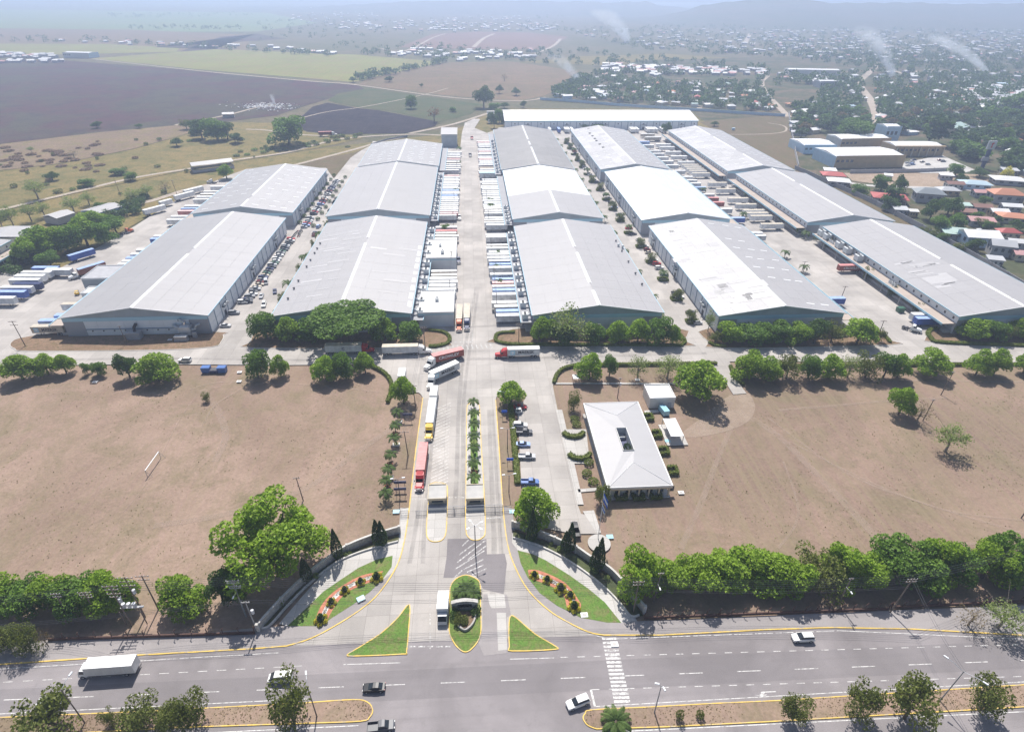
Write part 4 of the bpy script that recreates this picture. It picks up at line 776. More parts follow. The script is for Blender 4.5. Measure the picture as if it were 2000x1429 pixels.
def tractor_parts(t, col, sleeper=True):
    """conventional road tractor; rear axle pair around x = -2.4"""
    P_ = 'paint_'+col
    ob('hood', cached(('th', col), lambda: B().loft([[(1.2, -1.0, .75), (1.2, 1.0, .75), (1.2, .95, 1.85), (1.2, -.95, 1.85)], [(2.7, -.8, .75), (2.7, .8, .75), (2.7, .72, 1.7), (2.7, -.72, 1.7)], [(3.25, -.62, .75), (3.25, .62, .75), (3.2, .58, 1.5), (3.2, -.58, 1.5)]]).mesh('hood', P_)), t)
    ob('cab', cached(('tc', col, sleeper), lambda: B().loft([[(-1.4 if sleeper else -.4, -1.18, .8), (-1.4 if sleeper else -.4, 1.18, .8), (-1.4 if sleeper else -.4, 1.15, 3.5 if sleeper else 2.8), (-1.4 if sleeper else -.4, -1.15, 3.5 if sleeper else 2.8)], [(.0, -1.18, .8), (.0, 1.18, .8), (.0, 1.12, 3.45 if sleeper else 2.85), (.0, -1.12, 3.45 if sleeper else 2.85)], [(.7, -1.15, .8), (.7, 1.15, .8), (.7, 1.02, 2.75), (.7, -1.02, 2.75)], [(1.25, -1.1, .8), (1.25, 1.1, .8), (1.25, 1.0, 1.9), (1.25, -1.0, 1.9)]]).mesh('cab', P_)), t)
    ob('windshield', cached('tw', lambda: B().add([(.73, -.92, 2.68), (.73, .92, 2.68), (1.23, .92, 1.95), (1.23, -.92, 1.95)], [(0, 3, 2, 1)]).add([(.76, -.92, 2.7), (.76, .92, 2.7), (1.27, .92, 1.96), (1.27, -.92, 1.96)], [(0, 1, 2, 3), (0, 3, 2, 1)]).mesh('windshield', 'car_glass')), t)
    for s in (-1, 1):
        ob('side_window', cached(('tsw', s), lambda: B().add([(.15, s*1.17, 1.95), (1.0, s*1.13, 1.95), (.68, s*1.09, 2.6), (.15, s*1.14, 2.6)], [(0, 1, 2, 3), (3, 2, 1, 0)]).mesh('side_window', 'car_glass')), t)
        ob('fender', cached(('tf', col), lambda: B().loft([[(1.75, -.25, 1.0), (1.75, .25, 1.0), (1.75, .25, 1.12), (1.75, -.25, 1.12)], [(2.2, -.25, 1.22), (2.2, .25, 1.22), (2.2, .25, 1.32), (2.2, -.25, 1.32)], [(2.9, -.2, 1.05), (2.9, .2, 1.05), (2.9, .2, 1.15), (2.9, -.2, 1.15)]]).mesh('fender', P_)), t, (0, s*1.0, 0))
        ob('headlight', cached('thl', lambda: B().box(3.05, -.14, .95, 3.22, .14, 1.2).mesh('headlight', 'light_clear')), t, (0, s*.78, 0))
        ob('fuel_tank', cached('tft', lambda: B().tube([(-1., 0, .75), (.6, 0, .75)], .33, 12).mesh('fuel_tank', 'chrome')), t, (0, s*.95, 0))
        ob('exhaust_stack', cached('tes', lambda: B().cyl(0, 0, 1., 3.6, .09, 8).mesh('exhaust_stack', 'chrome')), t, (-1.6 if sleeper else -.6, s*1., 0))
        ob('mirror', cached('tmi', lambda: B().box(-.05, -.1, 1.9, .05, .1, 2.5).mesh('mirror', 'metal_dark')), t, (1.05, s*1.35, 0))
        wheel(t, 2.3, s*1.0, .5, .3); wheel(t, -2.0, s*.95, .5, .55); wheel(t, -3.3, s*.95, .5, .55)
    ob('grille', cached('tg', lambda: B().box(3.2, -.5, .8, 3.27, .5, 1.45).mesh('grille', 'chrome')), t); ob('bumper', cached('tb', lambda: B().box(3.15, -1.15, .4, 3.4, 1.15, .75).mesh('bumper', 'chrome')), t)
    ob('frame', cached('tfr', lambda: B().box(-4., -.5, .65, 1.2, -.3, .95).box(-4., .3, .65, 1.2, .5, .95).box(-3.3, -.6, .95, -2., .6, 1.1).mesh('frame', 'metal_dark')), t)
    if sleeper: ob('roof_fairing', cached(('trf', col), lambda: B().loft([[(-1.3, -1., 3.5), (-1.3, 1., 3.5), (-1.3, .9, 3.85), (-1.3, -.9, 3.85)], [(.2, -.85, 3.2), (.2, .85, 3.2), (.2, .8, 3.35), (.2, -.8, 3.35)]]).mesh('roof_fairing', P_)), t)
def semi(col, bcol, loc, rz, label, art=0., roofcol=None, L=13.6, corr=False, mark=None, sleeper=True, group=None):
    """art = angle of the trailer to the tractor; loc = tractor centre on the ground"""
    t = thing('semi_truck', label, 'truck', loc, rz, group); tractor_parts(t, col, sleeper)
    trailer_parts(t, bcol, roofcol or bcol, L, corr, 0, art, (-2.6, 0), mark, True); return t
def bobtail(col, loc, rz, label, sleeper=False): t = thing('road_tractor', label, 'truck', loc, rz); tractor_parts(t, col, sleeper); return t
def box_truck(loc, rz, label, col='white', L=7.6, bcol='white', top='beige'):
    t = thing('box_truck', label, 'truck', loc, rz); x1 = L/2+1.2
    ob('cargo_box', cached(('btb', L, bcol, top), lambda: B().box(-L/2-.9, -1.22, 1.05, L/2-.9, 1.22, 3.6).box(-L/2-.93, -1.25, 3.6, L/2-.87, 1.25, 3.66, 1).mesh('cargo_box', 'box_'+bcol, 'box_'+top)), t)
    for s in (-1, 1):
        for i in range(5): pc('side_panel', 'box_'+bcol, t, -L/2-.85+i*L/5, s*1.22, 1.12, -L/2-.95+(i+1)*L/5, s*1.245, 3.52)
    c = L/2-.8
    ob('cab', B().loft([[(c, -1.08, .55), (c, 1.08, .55), (c, 1.02, 2.55), (c, -1.02, 2.55)], [(c+1.1, -1.08, .5), (c+1.1, 1.08, .5), (c+1.0, .98, 2.55), (c+1.0, -.98, 2.55)], [(c+1.75, -1.04, .5), (c+1.75, 1.04, .5), (c+1.6, .98, 1.55), (c+1.6, -.98, 1.55)]]).mesh('cab', 'paint_'+col), t)
    ob('windshield', B().add([(c+1.68, -.92, 1.55), (c+1.68, .92, 1.55), (c+1.1, .88, 2.48), (c+1.1, -.88, 2.48)], [(0, 1, 2, 3), (3, 2, 1, 0)]).mesh('windshield', 'car_glass'), t)
    for s in (-1, 1): ob('side_window', B().add([(c+.3, s*1.09, 1.6), (c+1.3, s*1.08, 1.6), (c+1.0, s*1.03, 2.35), (c+.3, s*1.06, 2.35)], [(0, 1, 2, 3), (3, 2, 1, 0)]).mesh('side_window', 'car_glass'), t); wheel(t, c+.9, s*.95, .45, .28); wheel(t, -L/2+1, s*.9, .45, .5); ob('headlight', CACHE['hl'] if 'hl' in CACHE else cached('hl', lambda: B().box(-.1, -.16, -.07, .06, .16, .07).mesh('headlight', 'light_clear')), t, (c+1.74, s*.75, .9))
    ob('chassis', B().box(-L/2-.8, -.5, .6, c+1.5, .5, 1.05).mesh('chassis', 'metal_dark'), t); ob('rear_bumper', B().box(-L/2-1., -1.1, .5, -L/2-.88, 1.1, .65).mesh('rear_bumper', 'metal_dark'), t)
    return t
def dirpx(a, c): p, q = G(*a), G(*c); return math.atan2(q[1]-p[1], q[0]-p[0])
# --- trucks on the drive and the plaza
def gl(px): return G(*px, .03)
semi('red', 'palegrey', gl((983, 697)), math.pi, 'red road truck hauling a grey container lettered MAERSK past the corner trees', 0, 'white', 12.2, True, MAERSK)
a = math.atan2(-1, -.62); semi('white', 'rust', gl((842, 716)), rad(236), 'white truck turning with a dark red container lettered CROWLEY', rad(-33), 'pink', 12.2, True, CROWLEY)
semi('white', 'palegrey', gl((843, 752)), rad(262), 'white truck turning with a grey container lettered MAERSK', rad(-44), 'white', 12.2, True, MAERSK)
semi('yellow', 'palegrey', gl((839, 850)), rad(-93), 'yellow truck waiting in the drive with a grey box trailer', rad(1), 'palegrey', 13.6)
semi('red', 'rust', gl((821, 945)), rad(-92.5), 'red truck with faded red container waiting before the gate booth', rad(1), 'pink', 12.2, True)
box_truck(gl((848, 782)), rad(-92), 'white box truck following the turning container truck', 'white', 6, 'white', 'white')
semi('red', 'white', gl((716, 688)), 0, 'red truck with white box trailer bearing a round mark', 0, 'beige', 13.6, False, ('C', 'sign_navy', 1.6, None))
semi('white', 'palegrey', gl((826, 690)), 0, 'white truck with pale lettered trailer stopped at the junction', 0, 'beige', 13.6)
semi('orange', 'beige', gl((897, 642)), rad(-91), 'orange truck at the front of the central street queue', 0, 'beige', 13.6); semi('navy', 'palegrey', gl((912, 640)), rad(-91), 'navy truck standing beside the orange truck', 0, 'beige', 13.6)
v = box_truck(gl((786, 745)), rad(-90), 'white bus-like box truck half hidden behind the plaza tree', 'white', 5.5, 'white', 'white')
box_truck(gl((866, 1197)), rad(-92), 'small white truck with ribbed box driving out of the entrance', 'silver', 4.6, 'palegrey', 'white')
box_truck(gl((217, 1312)), rad(180+1), 'large white box truck driving on the highway', 'white', 9.4, 'white', 'white')
car('suv', 'white', gl((1566, 1248)), rad(179), 'white four-wheel-drive heading along the highway beside the fence'); car('sedan', 'black', gl((731, 1345)), rad(179), 'black saloon car on the highway before the planted median')
car('suv', 'white', gl((1128, 1374)), rad(197), 'white off-roader turning at the zebra crossing'); car('pickup', 'charcoal', gl((745, 1421)), rad(3), 'dark pickup with open bed leaving the median gap'); car('van', 'white', gl((549, 1326)), rad(181), 'white minibus on the highway beside the median tree')
car('pickup', 'silver', gl((104, 1372)), rad(181), 'silver pickup carrying blue goods half hidden by the median tree')
ob('cargo', B().box(-1.8, -.6, .62, -1.0, .5, 1.5).mesh('cargo', 'pool_blue'), bpy.data.objects[[o.name for o in COL.objects if o.name.startswith('pickup_truck')][-1]])
# office parking
for px, k, c, lb in (((1016, 797), 'sedan', 'red', 'red car parked under the tree by the long hedge'), ((1016, 833), 'suv', 'white', 'white car parked beside the charcoal pickup'), ((1024, 846), 'pickup', 'charcoal', 'charcoal pickup parked by the long hedge'), ((1022, 870), 'sedan', 'sky', 'pale blue saloon parked alone by the long hedge'), ((1029, 894), 'pickup', 'silver', 'silver pickup parked by the long hedge'), ((1035, 944), 'pickup', 'blue', 'blue pickup half hidden by the round tree')):
    car(k, c, gl(px), rad(-4), lb)
car('pickup', 'black', gl((1124, 1037)), rad(92), 'black pickup parked at the end of the office drive')
t = thing('golf_cart', 'white golf cart parked next to the red car', 'cart', gl((1013, 806)))
ob('body', B().box(-1.1, -.55, .3, 1.1, .55, .75).box(.6, -.5, .75, 1.05, .5, 1.1).mesh('body', 'paint_white'), t); ob('canopy', B().box(-.9, -.6, 1.8, .8, .6, 1.88).mesh('canopy', 'paint_white'), t); ob('seat', B().box(-.5, -.5, .75, 0, .5, 1.2).mesh('seat', 'metal_dark'), t)
for x in (-.8, .7):
    for y in (-.5, .5): ob('post', cached('gcp', lambda: B().box(-.03, -.03, .7, .03, .03, 1.8).mesh('post', 'metal_dark')), t, (x, y, 0)); wheel(t, x, y, .25, .2)
car('suv', 'white', gl((362, 706)), rad(178), 'white car behind the clump of trees on the service road')
# --- trailers along the central street
CW = [('white', .42), ('palegrey', .2), ('beige', .1), ('rust', .06), ('cobalt', .08), ('sky', .05), ('pink', .04), ('brown', .05)]
def pick():
    r = R.random()
    for k, p in CW:
        if r < p: return k
        r -= p
    return 'white'
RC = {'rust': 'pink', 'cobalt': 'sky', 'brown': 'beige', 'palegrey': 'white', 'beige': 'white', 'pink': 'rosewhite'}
NM = dict(white='white', palegrey='pale grey', beige='beige', rust='dark red', cobalt='cobalt blue', sky='sky blue', pink='faded pink', brown='brown', navy='navy')
def dock_row(ys, x, rz, where, cols=None, jit=.5, L=13.6, marks={}):
    for i, y in enumerate(ys):
        if len(ys) > 12 and i not in marks and R.random() < .08: continue
        y += R.uniform(-.45, .45) if len(ys) > 12 else 0
        c = cols[i % len(cols)] if cols else pick(); corr = c not in ('white',) or R.random() < .3
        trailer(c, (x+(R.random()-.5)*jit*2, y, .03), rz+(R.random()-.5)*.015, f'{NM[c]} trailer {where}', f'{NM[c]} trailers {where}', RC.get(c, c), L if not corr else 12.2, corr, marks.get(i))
W_, P2, BG, RU, CO, SK, PK, BR = 'white', 'palegrey', 'beige', 'rust', 'cobalt', 'sky', 'pink', 'brown'
dock_row([243, 247, 251, 255, 259, 263, 267.5], -14.6, 0, 'docked between the two white blocks', [P2, W_, W_, W_, W_, BG, BG], marks={0: MAERSK})
dock_row([308, 312, 316.5, 321, 325, 331], -14.8, 0, 'docked behind the halfway white block', [BR, BG, W_, BG, RU, W_])
dock_row([348+4.15*i for i in range(24)], -15.2, 0, 'docked along the middle left warehouse', [P2, W_, PK, W_, W_, BG, W_, W_, P2, W_, W_, SK, W_, W_, CO, W_, W_, P2, W_, BG, W_])
dock_row([460, 466, 472, 478, 485, 490, 496, 502, 508, 514, 520], -15, 0, 'docked along the short skylight warehouse', [P2, W_, W_, W_, BG, W_, PK, W_, W_, W_, W_])
dock_row([220, 224, 228.4, 232.2], 14.6, math.pi, 'docked nearest the corner trees', [P2, SK, BG, W_])
dock_row([240.5, 245, 249, 253, 257], 14.4, math.pi, 'docked by the plain grey warehouse', [W_, SK, BG, PK, SK])
dock_row([263, 267, 271, 275, 279.5, 284, 288, 292, 297, 301, 305, 309, 314, 318], 13.8, math.pi, 'docked along the plain grey warehouse', [P2, W_, W_, CO, P2, W_, W_, P2, W_, BG, RU, W_, W_, W_], marks={0: MAERSK, 4: MAERSK})
dock_row([334+4.3*i for i in range(24) if i not in (4,)], 13.6, math.pi, 'docked along the half white warehouse', [P2, W_, BG, P2, W_, W_, BG, W_, P2, P2, W_, W_, BG])
dock_row([448+4.6*i for i in range(26) if i not in (5, 13)], 12.8, math.pi, 'docked along the brownish grey warehouse', [P2, PK, W_, W_, BR, W_, W_, P2, W_, PK, W_, W_, W_])
bobtail('charcoal', (-.5, 520, .03), rad(-90), 'dark tractor without trailer on the far central street'); bobtail('red', (1.5, 590, .03), rad(-90), 'red tractor without trailer on the far central street'); bobtail('navy', G(895, 512), rad(-85), 'blue tractor parked beside the halfway white block'); bobtail('white', G(896, 428), rad(-80), 'white tractor parked beside the docked trailers')
# --- yard between the last two rows
for i, px in enumerate([(1277, 275.6), (1299, 290), (1305.6, 295.5), (1320, 305), (1331, 314), (1344.5, 325), (1362, 331), (1366, 335), (1370, 339), (1374, 343), (1379, 348), (1402, 367), (1422, 379.5), (1449.5, 398), (1463, 410), (1481, 421.5), (1487, 427), (1493, 433), (1513, 449)]):
    g = G(*px); x = (189 if g[1] > 430 else 192 if g[1] > 314 else 197)-14.5
    c = 'rust' if False else ('palegrey' if i == 14 else 'white'); trailer(c, (x, g[1], .03), math.pi, f'{NM[c]} trailer backed to the canopy along the perimeter row', f'{NM[c]} perimeter row trailers', 'beige' if i > 5 else 'white', 13.6, False)
trailer('rust', G(1657, 531), math.pi, 'dark red container lettered CROWLEY on a chassis before the canopy', None, 'pink', 12.2, True, CROWLEY)
trailer('cobalt', G(1810, 636), math.pi-.03, 'cobalt blue container docked at the canopy by the white tractor', None, 'sky', 12.2, True); trailer('palegrey', G(1802, 628), math.pi-.03, 'pale grey trailer behind the cobalt container at the canopy', None, 'white', 12.2, True)
bobtail('white', G(1781, 646), rad(-42), 'white tractor standing before the cobalt container')
for i, px in enumerate([(1262, 285), (1273, 292), (1290, 303), (1297, 309), (1308, 316), (1316, 324), (1324, 332), (1336, 343), (1357, 355), (1363, 362), (1376, 368), (1380, 376), (1400, 390), (1408, 397), (1415, 406), (1432, 419)]):
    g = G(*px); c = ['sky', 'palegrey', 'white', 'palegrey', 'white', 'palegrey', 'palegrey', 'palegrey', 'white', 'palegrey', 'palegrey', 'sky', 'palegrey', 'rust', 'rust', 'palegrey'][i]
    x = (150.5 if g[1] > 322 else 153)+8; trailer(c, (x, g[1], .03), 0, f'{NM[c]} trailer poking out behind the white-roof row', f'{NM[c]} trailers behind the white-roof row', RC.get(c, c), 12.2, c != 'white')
trailer('cobalt', (159.5, G(1466, 437)[1], .03), 0, 'long cobalt blue container behind the brilliant white roof', None, 'sky', 12.2, True); trailer('palegrey', (159, G(1508, 472)[1], .03), 0, 'pale grey trailer behind the patchwork roof', None, 'white', 12.2, True); trailer('white', (158.5, G(1500, 466)[1], .03), 0, 'white trailer behind the patchwork roof'); trailer('cobalt', (160, G(1655, 596)[1], .03), 0, 'cobalt blue container beyond the corner of the patchwork roof', None, 'sky', 12.2, True)
# --- before the far long warehouse
for i, (px, c) in enumerate([((1069, 252), 'white'), ((1088, 254), 'cobalt'), ((1100, 253), 'palegrey'), ((1105, 253), 'white'), ((1111, 252), 'white'), ((1227, 254), 'white'), ((1232, 254), 'white'), ((1238, 254), 'white'), ((1258, 254), 'white'), ((1263, 254), 'palegrey'), ((1268, 254), 'white'), ((1274, 254), 'white'), ((1284, 253), 'white'), ((1290, 253), 'white')]):
    g = G(*px); trailer(c, (g[0], 622, .03), -math.pi/2, f'{NM[c]} trailer docked at the far long warehouse', f'{NM[c]} trailers at the far warehouse', RC.get(c, c), 12.2, True)
for i in range(4): g = G(972, 222+i*5.5); trailer('white', (24, g[1]-8, .03), math.pi, 'white trailer docked at the end of the far long warehouse', 'trailers at far end wall', 'white', 9.)
for px in [(1285, 278), (1293, 271)]: g = G(*px); trailer('beige', (172, g[1]+4, .03), math.pi, 'beige trailer near the far corner of the perimeter row', 'far beige trailers', 'white')
# --- left trailer yard
for px, c, rz, lb, k in [((163, 506), 'cobalt', .95, 'cobalt blue container parked against the tree bank', 1), ((120, 540), 'palegrey', .12, 'pale trailer behind the blue one at the edge dock', 1), ((95, 536), 'cobalt', .12, 'long blue container at the edge dock', 1), ((78, 545), 'palegrey', .12, 'pale grey trailer below the long blue container', 0), ((65, 552), 'white', .12, 'white trailer second below the long blue container', 0), ((55, 560), 'palegrey', .12, 'grey trailer third below the long blue container', 0), ((60, 568), 'navy', .12, 'short navy container between grey trailers', 1), ((40, 575), 'palegrey', .12, 'pale trailer above the cobalt container by the edge', 0), ((30, 584), 'cobalt', .12, 'cobalt container nearest the picture edge dock', 1), ((5, 596), 'palegrey', .12, 'grey trailer lettered below the edge cobalt container', 0)]:
    trailer(c, gl(px), rz if rz > .5 else -.05, lb, None, RC.get(c, c), 12.2 if k else 13.6, bool(k))
semi('white', 'brown', gl((150, 543)), rad(-127), 'white cab truck hauling a brown container with blue top', 0, 'sky', 12.2, True, None, False)
trailer('beige', (-170.5, 219, .03), math.pi, 'beige container lettered MAERSK at the corner of the ducted warehouse', None, 'beige', 12.2, True, MAERSK); trailer('sky', (-170.5, 224, .03), math.pi, 'sky blue trailer second from the lettered beige container', None, 'sky', 12.2, True); trailer('sky', (-168.5, 228.5, .03), math.pi, 'sky blue trailer third from the lettered beige container', None, 'sky', 9, True); trailer('white', (-170, 239, .03), math.pi, 'white trailer with brown dust on its roof by the ducted warehouse', None, 'beige', 12.2)
for i, (y, c) in enumerate([(283, 'white'), (287, 'white'), (291, 'sky'), (296, 'white'), (302, 'palegrey'), (318, 'cobalt'), (322, 'white')]): trailer(c, (-169, y, .03), math.pi, f'{NM[c]} trailer half behind the ducted warehouse roof', f'{NM[c]} trailers behind ducted warehouse', RC.get(c, c), 10)
for i, (y, c) in enumerate([(350, 'white'), (356, 'white'), (366, 'pink'), (371, 'sky'), (376, 'beige'), (390, 'white'), (396, 'white'), (402, 'beige'), (408, 'white'), (420, 'white')]): trailer(c, (-172, y, .03), math.pi, f'{NM[c]} trailer docked by the skylight warehouse yard', f'{NM[c]} trailers at skylight warehouse', RC.get(c, c), 13.6)
for px, lb in (((304, 417), 'white trailer parked along the yard edge'), ((326, 403), 'short white trailer behind the one along the yard edge'), ((362, 389), 'white trailer beside the dirt road gap'), ((380, 379), 'white trailer last by the dirt road gap')): trailer('white', gl(px), .95, lb, None, 'white', 13.6 if px[0] not in (326,) else 8.)
bobtail('orange', gl((250, 455)), 1.0, 'orange tractor parked at the yard edge'); bobtail('white', G(413, 358), rad(160), 'small white truck on the dirt road gap')
semi('white', 'maroon', (*G(652, 265)[:2], 0), rad(8), 'dark red container truck driving on the far dirt road', 0, 'pink', 12.2, True)
t = thing('forklift', 'yellow forklift at the small pale loading bay', 'forklift', gl((152, 576)), .5)
ob('body', B().box(-.9, -.5, .35, .7, .5, 1.0).box(-1, -.5, .5, -.5, .5, 1.3).mesh('body', 'paint_yellow'), t); ob('mast', B().box(.75, -.4, .1, .85, -.3, 2.4).box(.75, .3, .1, .85, .4, 2.4).box(.75, -.4, 2.3, .85, .4, 2.4).mesh('mast', 'metal_dark'), t); ob('fork', B().box(.85, -.3, .1, 1.9, -.2, .15).box(.85, .2, .1, 1.9, .3, .15).mesh('fork', 'metal_dark'), t); ob('overhead_guard', B().box(-.6, -.45, 1.95, .6, .45, 2.02).box(-.6, -.45, 1., -.54, -.39, 1.95).box(-.6, .39, 1., -.54, .45, 1.95).box(.5, -.45, 1., .56, -.39, 1.95).box(.5, .39, 1., .56, .45, 1.95).mesh('overhead_guard', 'paint_yellow'), t)
for x in (-.6, .5):
    for y in (-.5, .5): wheel(t, x, y, .3, .2)
# --- parked cars
CC = ['white', 'silver', 'charcoal', 'black', 'white', 'navy', 'sky', 'grey', 'white', 'silver', 'maroon', 'green', 'beige', 'silver', 'grey', 'charcoal', 'red']
CN = dict(PAL); KN = dict(sedan='saloon', hatch='hatchback', suv='four-wheel-drive', van='van', pickup='pickup')
def parked(x, y, rz, where, gap=0):
    k = R.choice(['sedan', 'sedan', 'hatch', 'suv', 'pickup', 'sedan']); c = R.choice(CC); car(k, c, (x+(R.random()-.5)*.7, y, .03), rz+(R.random()-.5)*.08, f'{c} {KN[k]} {where}', f'{c} {KN[k]}s {where}')
for i in range(33): parked(-101.4, 239+i*2.62, rad(rad(8)+8)*0+.12, 'in the tight rank along the ducted warehouse wall') if i not in (0, 1) else None
for px, k, c, lb, rz in [((475, 592), 'suv', 'white', 'white four-wheel-drive in the gap before the packed rank', 0), ((482, 587), 'sedan', 'navy', 'navy saloon next to the white four-wheel-drive before the packed rank', 0), ((458, 613), 'suv', 'grey', 'grey four-wheel-drive alone beside the kerbed bed', 0), ((441, 638), 'sedan', 'palegrey' if False else 'silver', 'silver saloon at the gable end of the lane', 0), ((511, 580), 'sedan', 'silver', 'silver saloon driving down the car lane', -1.45), ((537, 571), 'sedan', 'navy', 'navy saloon parked against the palms of the lane', -1.3), ((516, 597), 'suv', 'white', 'white jeep under the palm tree of the lane', -1.4), ((520, 553), 'van', 'silver', 'silver van double parked by the packed rank', -1.3)]: car(k, c, gl(px), rz, lb)
for i in range(38):
    if i in (7, 8, 15, 22, 23): continue
    parked(-98.5, 343+i*2.75, .12, 'in the long rank past the skylight warehouse')
for y in (375, 392, 401, 344, 330, 333): parked(-90.5, y, 1.4, 'left standing in the car lane')
for i in range(12):
    y = 325+i*1.; t = thing('motorcycle', 'small motorcycle in the packed row at the end of the car rank', 'motorcycle', (-102+R.random()*1.2+(i % 2)*2.4, y+2, .03), R.random()*.4, 'parked motorcycles')
    wheel(t, -.6, 0, .3, .12); wheel(t, .6, 0, .3, .12); c = R.choice(['red', 'black', 'navy'])
    ob('frame', cached(('mcf', c), lambda: B().box(-.5, -.12, .35, .45, .12, .75).mesh('frame', 'paint_'+c)), t); ob('seat', cached('mcs', lambda: B().box(-.6, -.13, .75, .1, .13, .85).mesh('seat', 'metal_dark')), t); ob('handlebar', cached('mch', lambda: B().box(.4, -.35, .95, .46, .35, 1.).mesh('handlebar', 'metal_dark')), t)
for i, y in enumerate(range(214, 585, 5)):
    if (y//5) % 4 == 1 or R.random() < .2: continue
    x = 98.5 if y < 318 else 97 if y < 436 else 95.5
    parked(x-4.2, y+R.random()*1.5, .05, 'nosed in along the white-roof row wall')
# ------------------------------------------------------------------ vegetation
def leaves(centers, size, jitter=.5, up=.3, aspect=.6, rs=NR):
    """quads of leaf clumps at the given centres"""
    n = len(centers); c = np.asarray(centers, float)
    nrm = rs.normal(size=(n, 3)); nrm[:, 2] += up*2; nrm /= np.linalg.norm(nrm, axis=1)[:, None]
    a = np.cross(nrm, rs.normal(size=(n, 3))); a /= np.linalg.norm(a, axis=1)[:, None]+1e-9; b_ = np.cross(nrm, a)
    s = size*(1+jitter*(rs.rand(n)*2-1)); a = a*s[:, None]; b_ = b_*s[:, None]*aspect
    bend = nrm*(s*.18)[:, None]
    v = np.stack([c-a-bend, c-b_+bend, c+a-bend, c+b_+bend], 1).reshape(-1, 3); q = np.arange(4*n).reshape(n, 4)
    return v, q
def shell(rs, n, c, r, flat=1., inner=.25, low=-.5):
    d = rs.normal(size=(n*2, 3)); d /= np.linalg.norm(d, axis=1)[:, None]; d = d[d[:, 2] > low][:n]; m = len(d)
    k = np.where(rs.rand(m) < inner, rs.rand(m)*.8, .82+.22*rs.rand(m)); d = d*(r*k)[:, None]; d[:, 2] *= flat
    return d+np.array(c)
TREES = {}   # canonical tree: 10 m tall, crown 10 m wide
def lobes_for(kind, rs):
    if kind == 'spread':
        L = [((0, 0, 7.6), 2.3)]+[((3.1*math.cos(a), 3.1*math.sin(a), 6.9+rs.rand()*1.2), 1.6+rs.rand()*.5) for a in np.arange(8)*.785+rs.rand()*.6]
        return [(c, r, .62) for c, r in L]
    if kind == 'clump':
        return [((rs.uniform(-2.7, 2.7), rs.uniform(-2.7, 2.7), rs.uniform(2.2, 7.6)), rs.uniform(1.5, 2.3), 1.) for i in range(13)]
    if kind == 'loose': return [((rs.uniform(.8, 4.2)*math.cos(a_), rs.uniform(.8, 4.2)*math.sin(a_), rs.uniform(2.8, 8.6)), rs.uniform(.9, 1.55), .75) for a_ in np.arange(46)*2.4]
    if kind == 'low': return [((rs.uniform(-3.1, 3.1), rs.uniform(-2.8, 2.8), rs.uniform(1.6, 7.8)), rs.uniform(1.4, 2.3), 1.) for i in range(18)]
    if kind == 'tall': return [((rs.uniform(-1.6, 1.6), rs.uniform(-1.6, 1.6), 2.2+i*.8), rs.uniform(1.8, 2.8)*(1-.04*i), 1.) for i in range(8)]
    L = [((0, 0, 5.6), 3.2, 1.05)]
    for i in range(9):
        a = 2*math.pi*i/9+rs.rand()*.5; q = rs.uniform(2., 3.3); L.append(((q*math.cos(a), q*math.sin(a), rs.uniform(2.6, 6.9)), rs.uniform(1.4, 2.3), .95))
    L.append(((rs.uniform(-1, 1), rs.uniform(-1, 1), 8.1), 1.7, .9)); return L
def build_tree(kind, seed, n, leaf, mat, sparse=False, bark='bark'):
    key = (kind, seed, n, mat)
    if key in TREES: return TREES[key]
    rs = np.random.RandomState(seed); lb = lobes_for(kind, rs); tot = sum(r*r for _, r, _ in lb); C = []
    for c, r, fl in lb: C.append(shell(rs, int(n*r*r/tot)+2, c, r, fl, .3 if not sparse else .6))
    C = np.concatenate(C); v, q = leaves(C, leaf, .5, .35, .65, rs); cr = npmesh('crown', v, q, mat)
    b = B(); b.tube([(0, 0, -.1), (.1, .05, 1.6), (0, .1, 3.6), (0, 0, 5.5)], .34, 7, 0, .16)
    for c, r, _ in lb[:9 if sparse or n > 1500 else 5]:
        z0 = rs.uniform(2.2, 3.8); b.tube([(0, .05, z0), (c[0]*.45, c[1]*.45, z0+(c[2]-z0)*.6), (c[0], c[1], c[2])], .15, 5, 0, .04)
        if sparse:
            for k in range(3): d = rs.normal(size=3)*r*.8; b.tube([(c[0]*.6, c[1]*.6, z0+(c[2]-z0)*.7), (c[0]+d[0], c[1]+d[1], c[2]+abs(d[2]))], .06, 4, 0, .02)
    TREES[key] = (cr, b.mesh('trunk', bark)); return TREES[key]
KT = {  # kind: (shape, leaf count, leaf size, material, sparse, seeds)
 'bright': ('round', 4600, .27, 'leaf_bright', False, (1, 2, 3)), 'mid': ('clump', 4600, .27, 'leaf_mid', False, (4, 5, 6)), 'dark': ('clump', 4000, .27, 'leaf_dark', False, (7, 8)),
 'tallb': ('tall', 4600, .27, 'leaf_bright', False, (9, 10)), 'spread': ('spread', 7500, .2, 'leaf_mid', False, (11,)), 'rowb': ('low', 5600, .26, 'leaf_bright', False, (31, 32, 33)), 'rowm': ('low', 5600, .26, 'leaf_mid', False, (34, 35)), 'big': ('loose', 13000, .17, 'leaf_bright', False, (12,)),
 'airy': ('round', 1500, .2, 'leaf_airy', True, (13, 14)), 'bare': ('round', 320, .2, 'leaf_dry', True, (15, 16)), 'olive': ('low', 2600, .25, 'leaf_olive', False, (17, 18, 19)),
 'rust': ('round', 500, .24, 'leaf_rust', True, (20,)), 'yellow': ('round', 900, .4, 'leaf_yellow', False, (21,)),
 'far': ('round', 420, .75, 'leaf_town', False, (22, 23, 24, 25)), 'farc': ('clump', 420, .75, 'leaf_town', False, (26, 27)), 'farb': ('clump', 420, .75, 'leaf_mid', False, (28, 29)), 'farbrown': ('round', 420, .75, 'leaf_dry', False, (30,))}
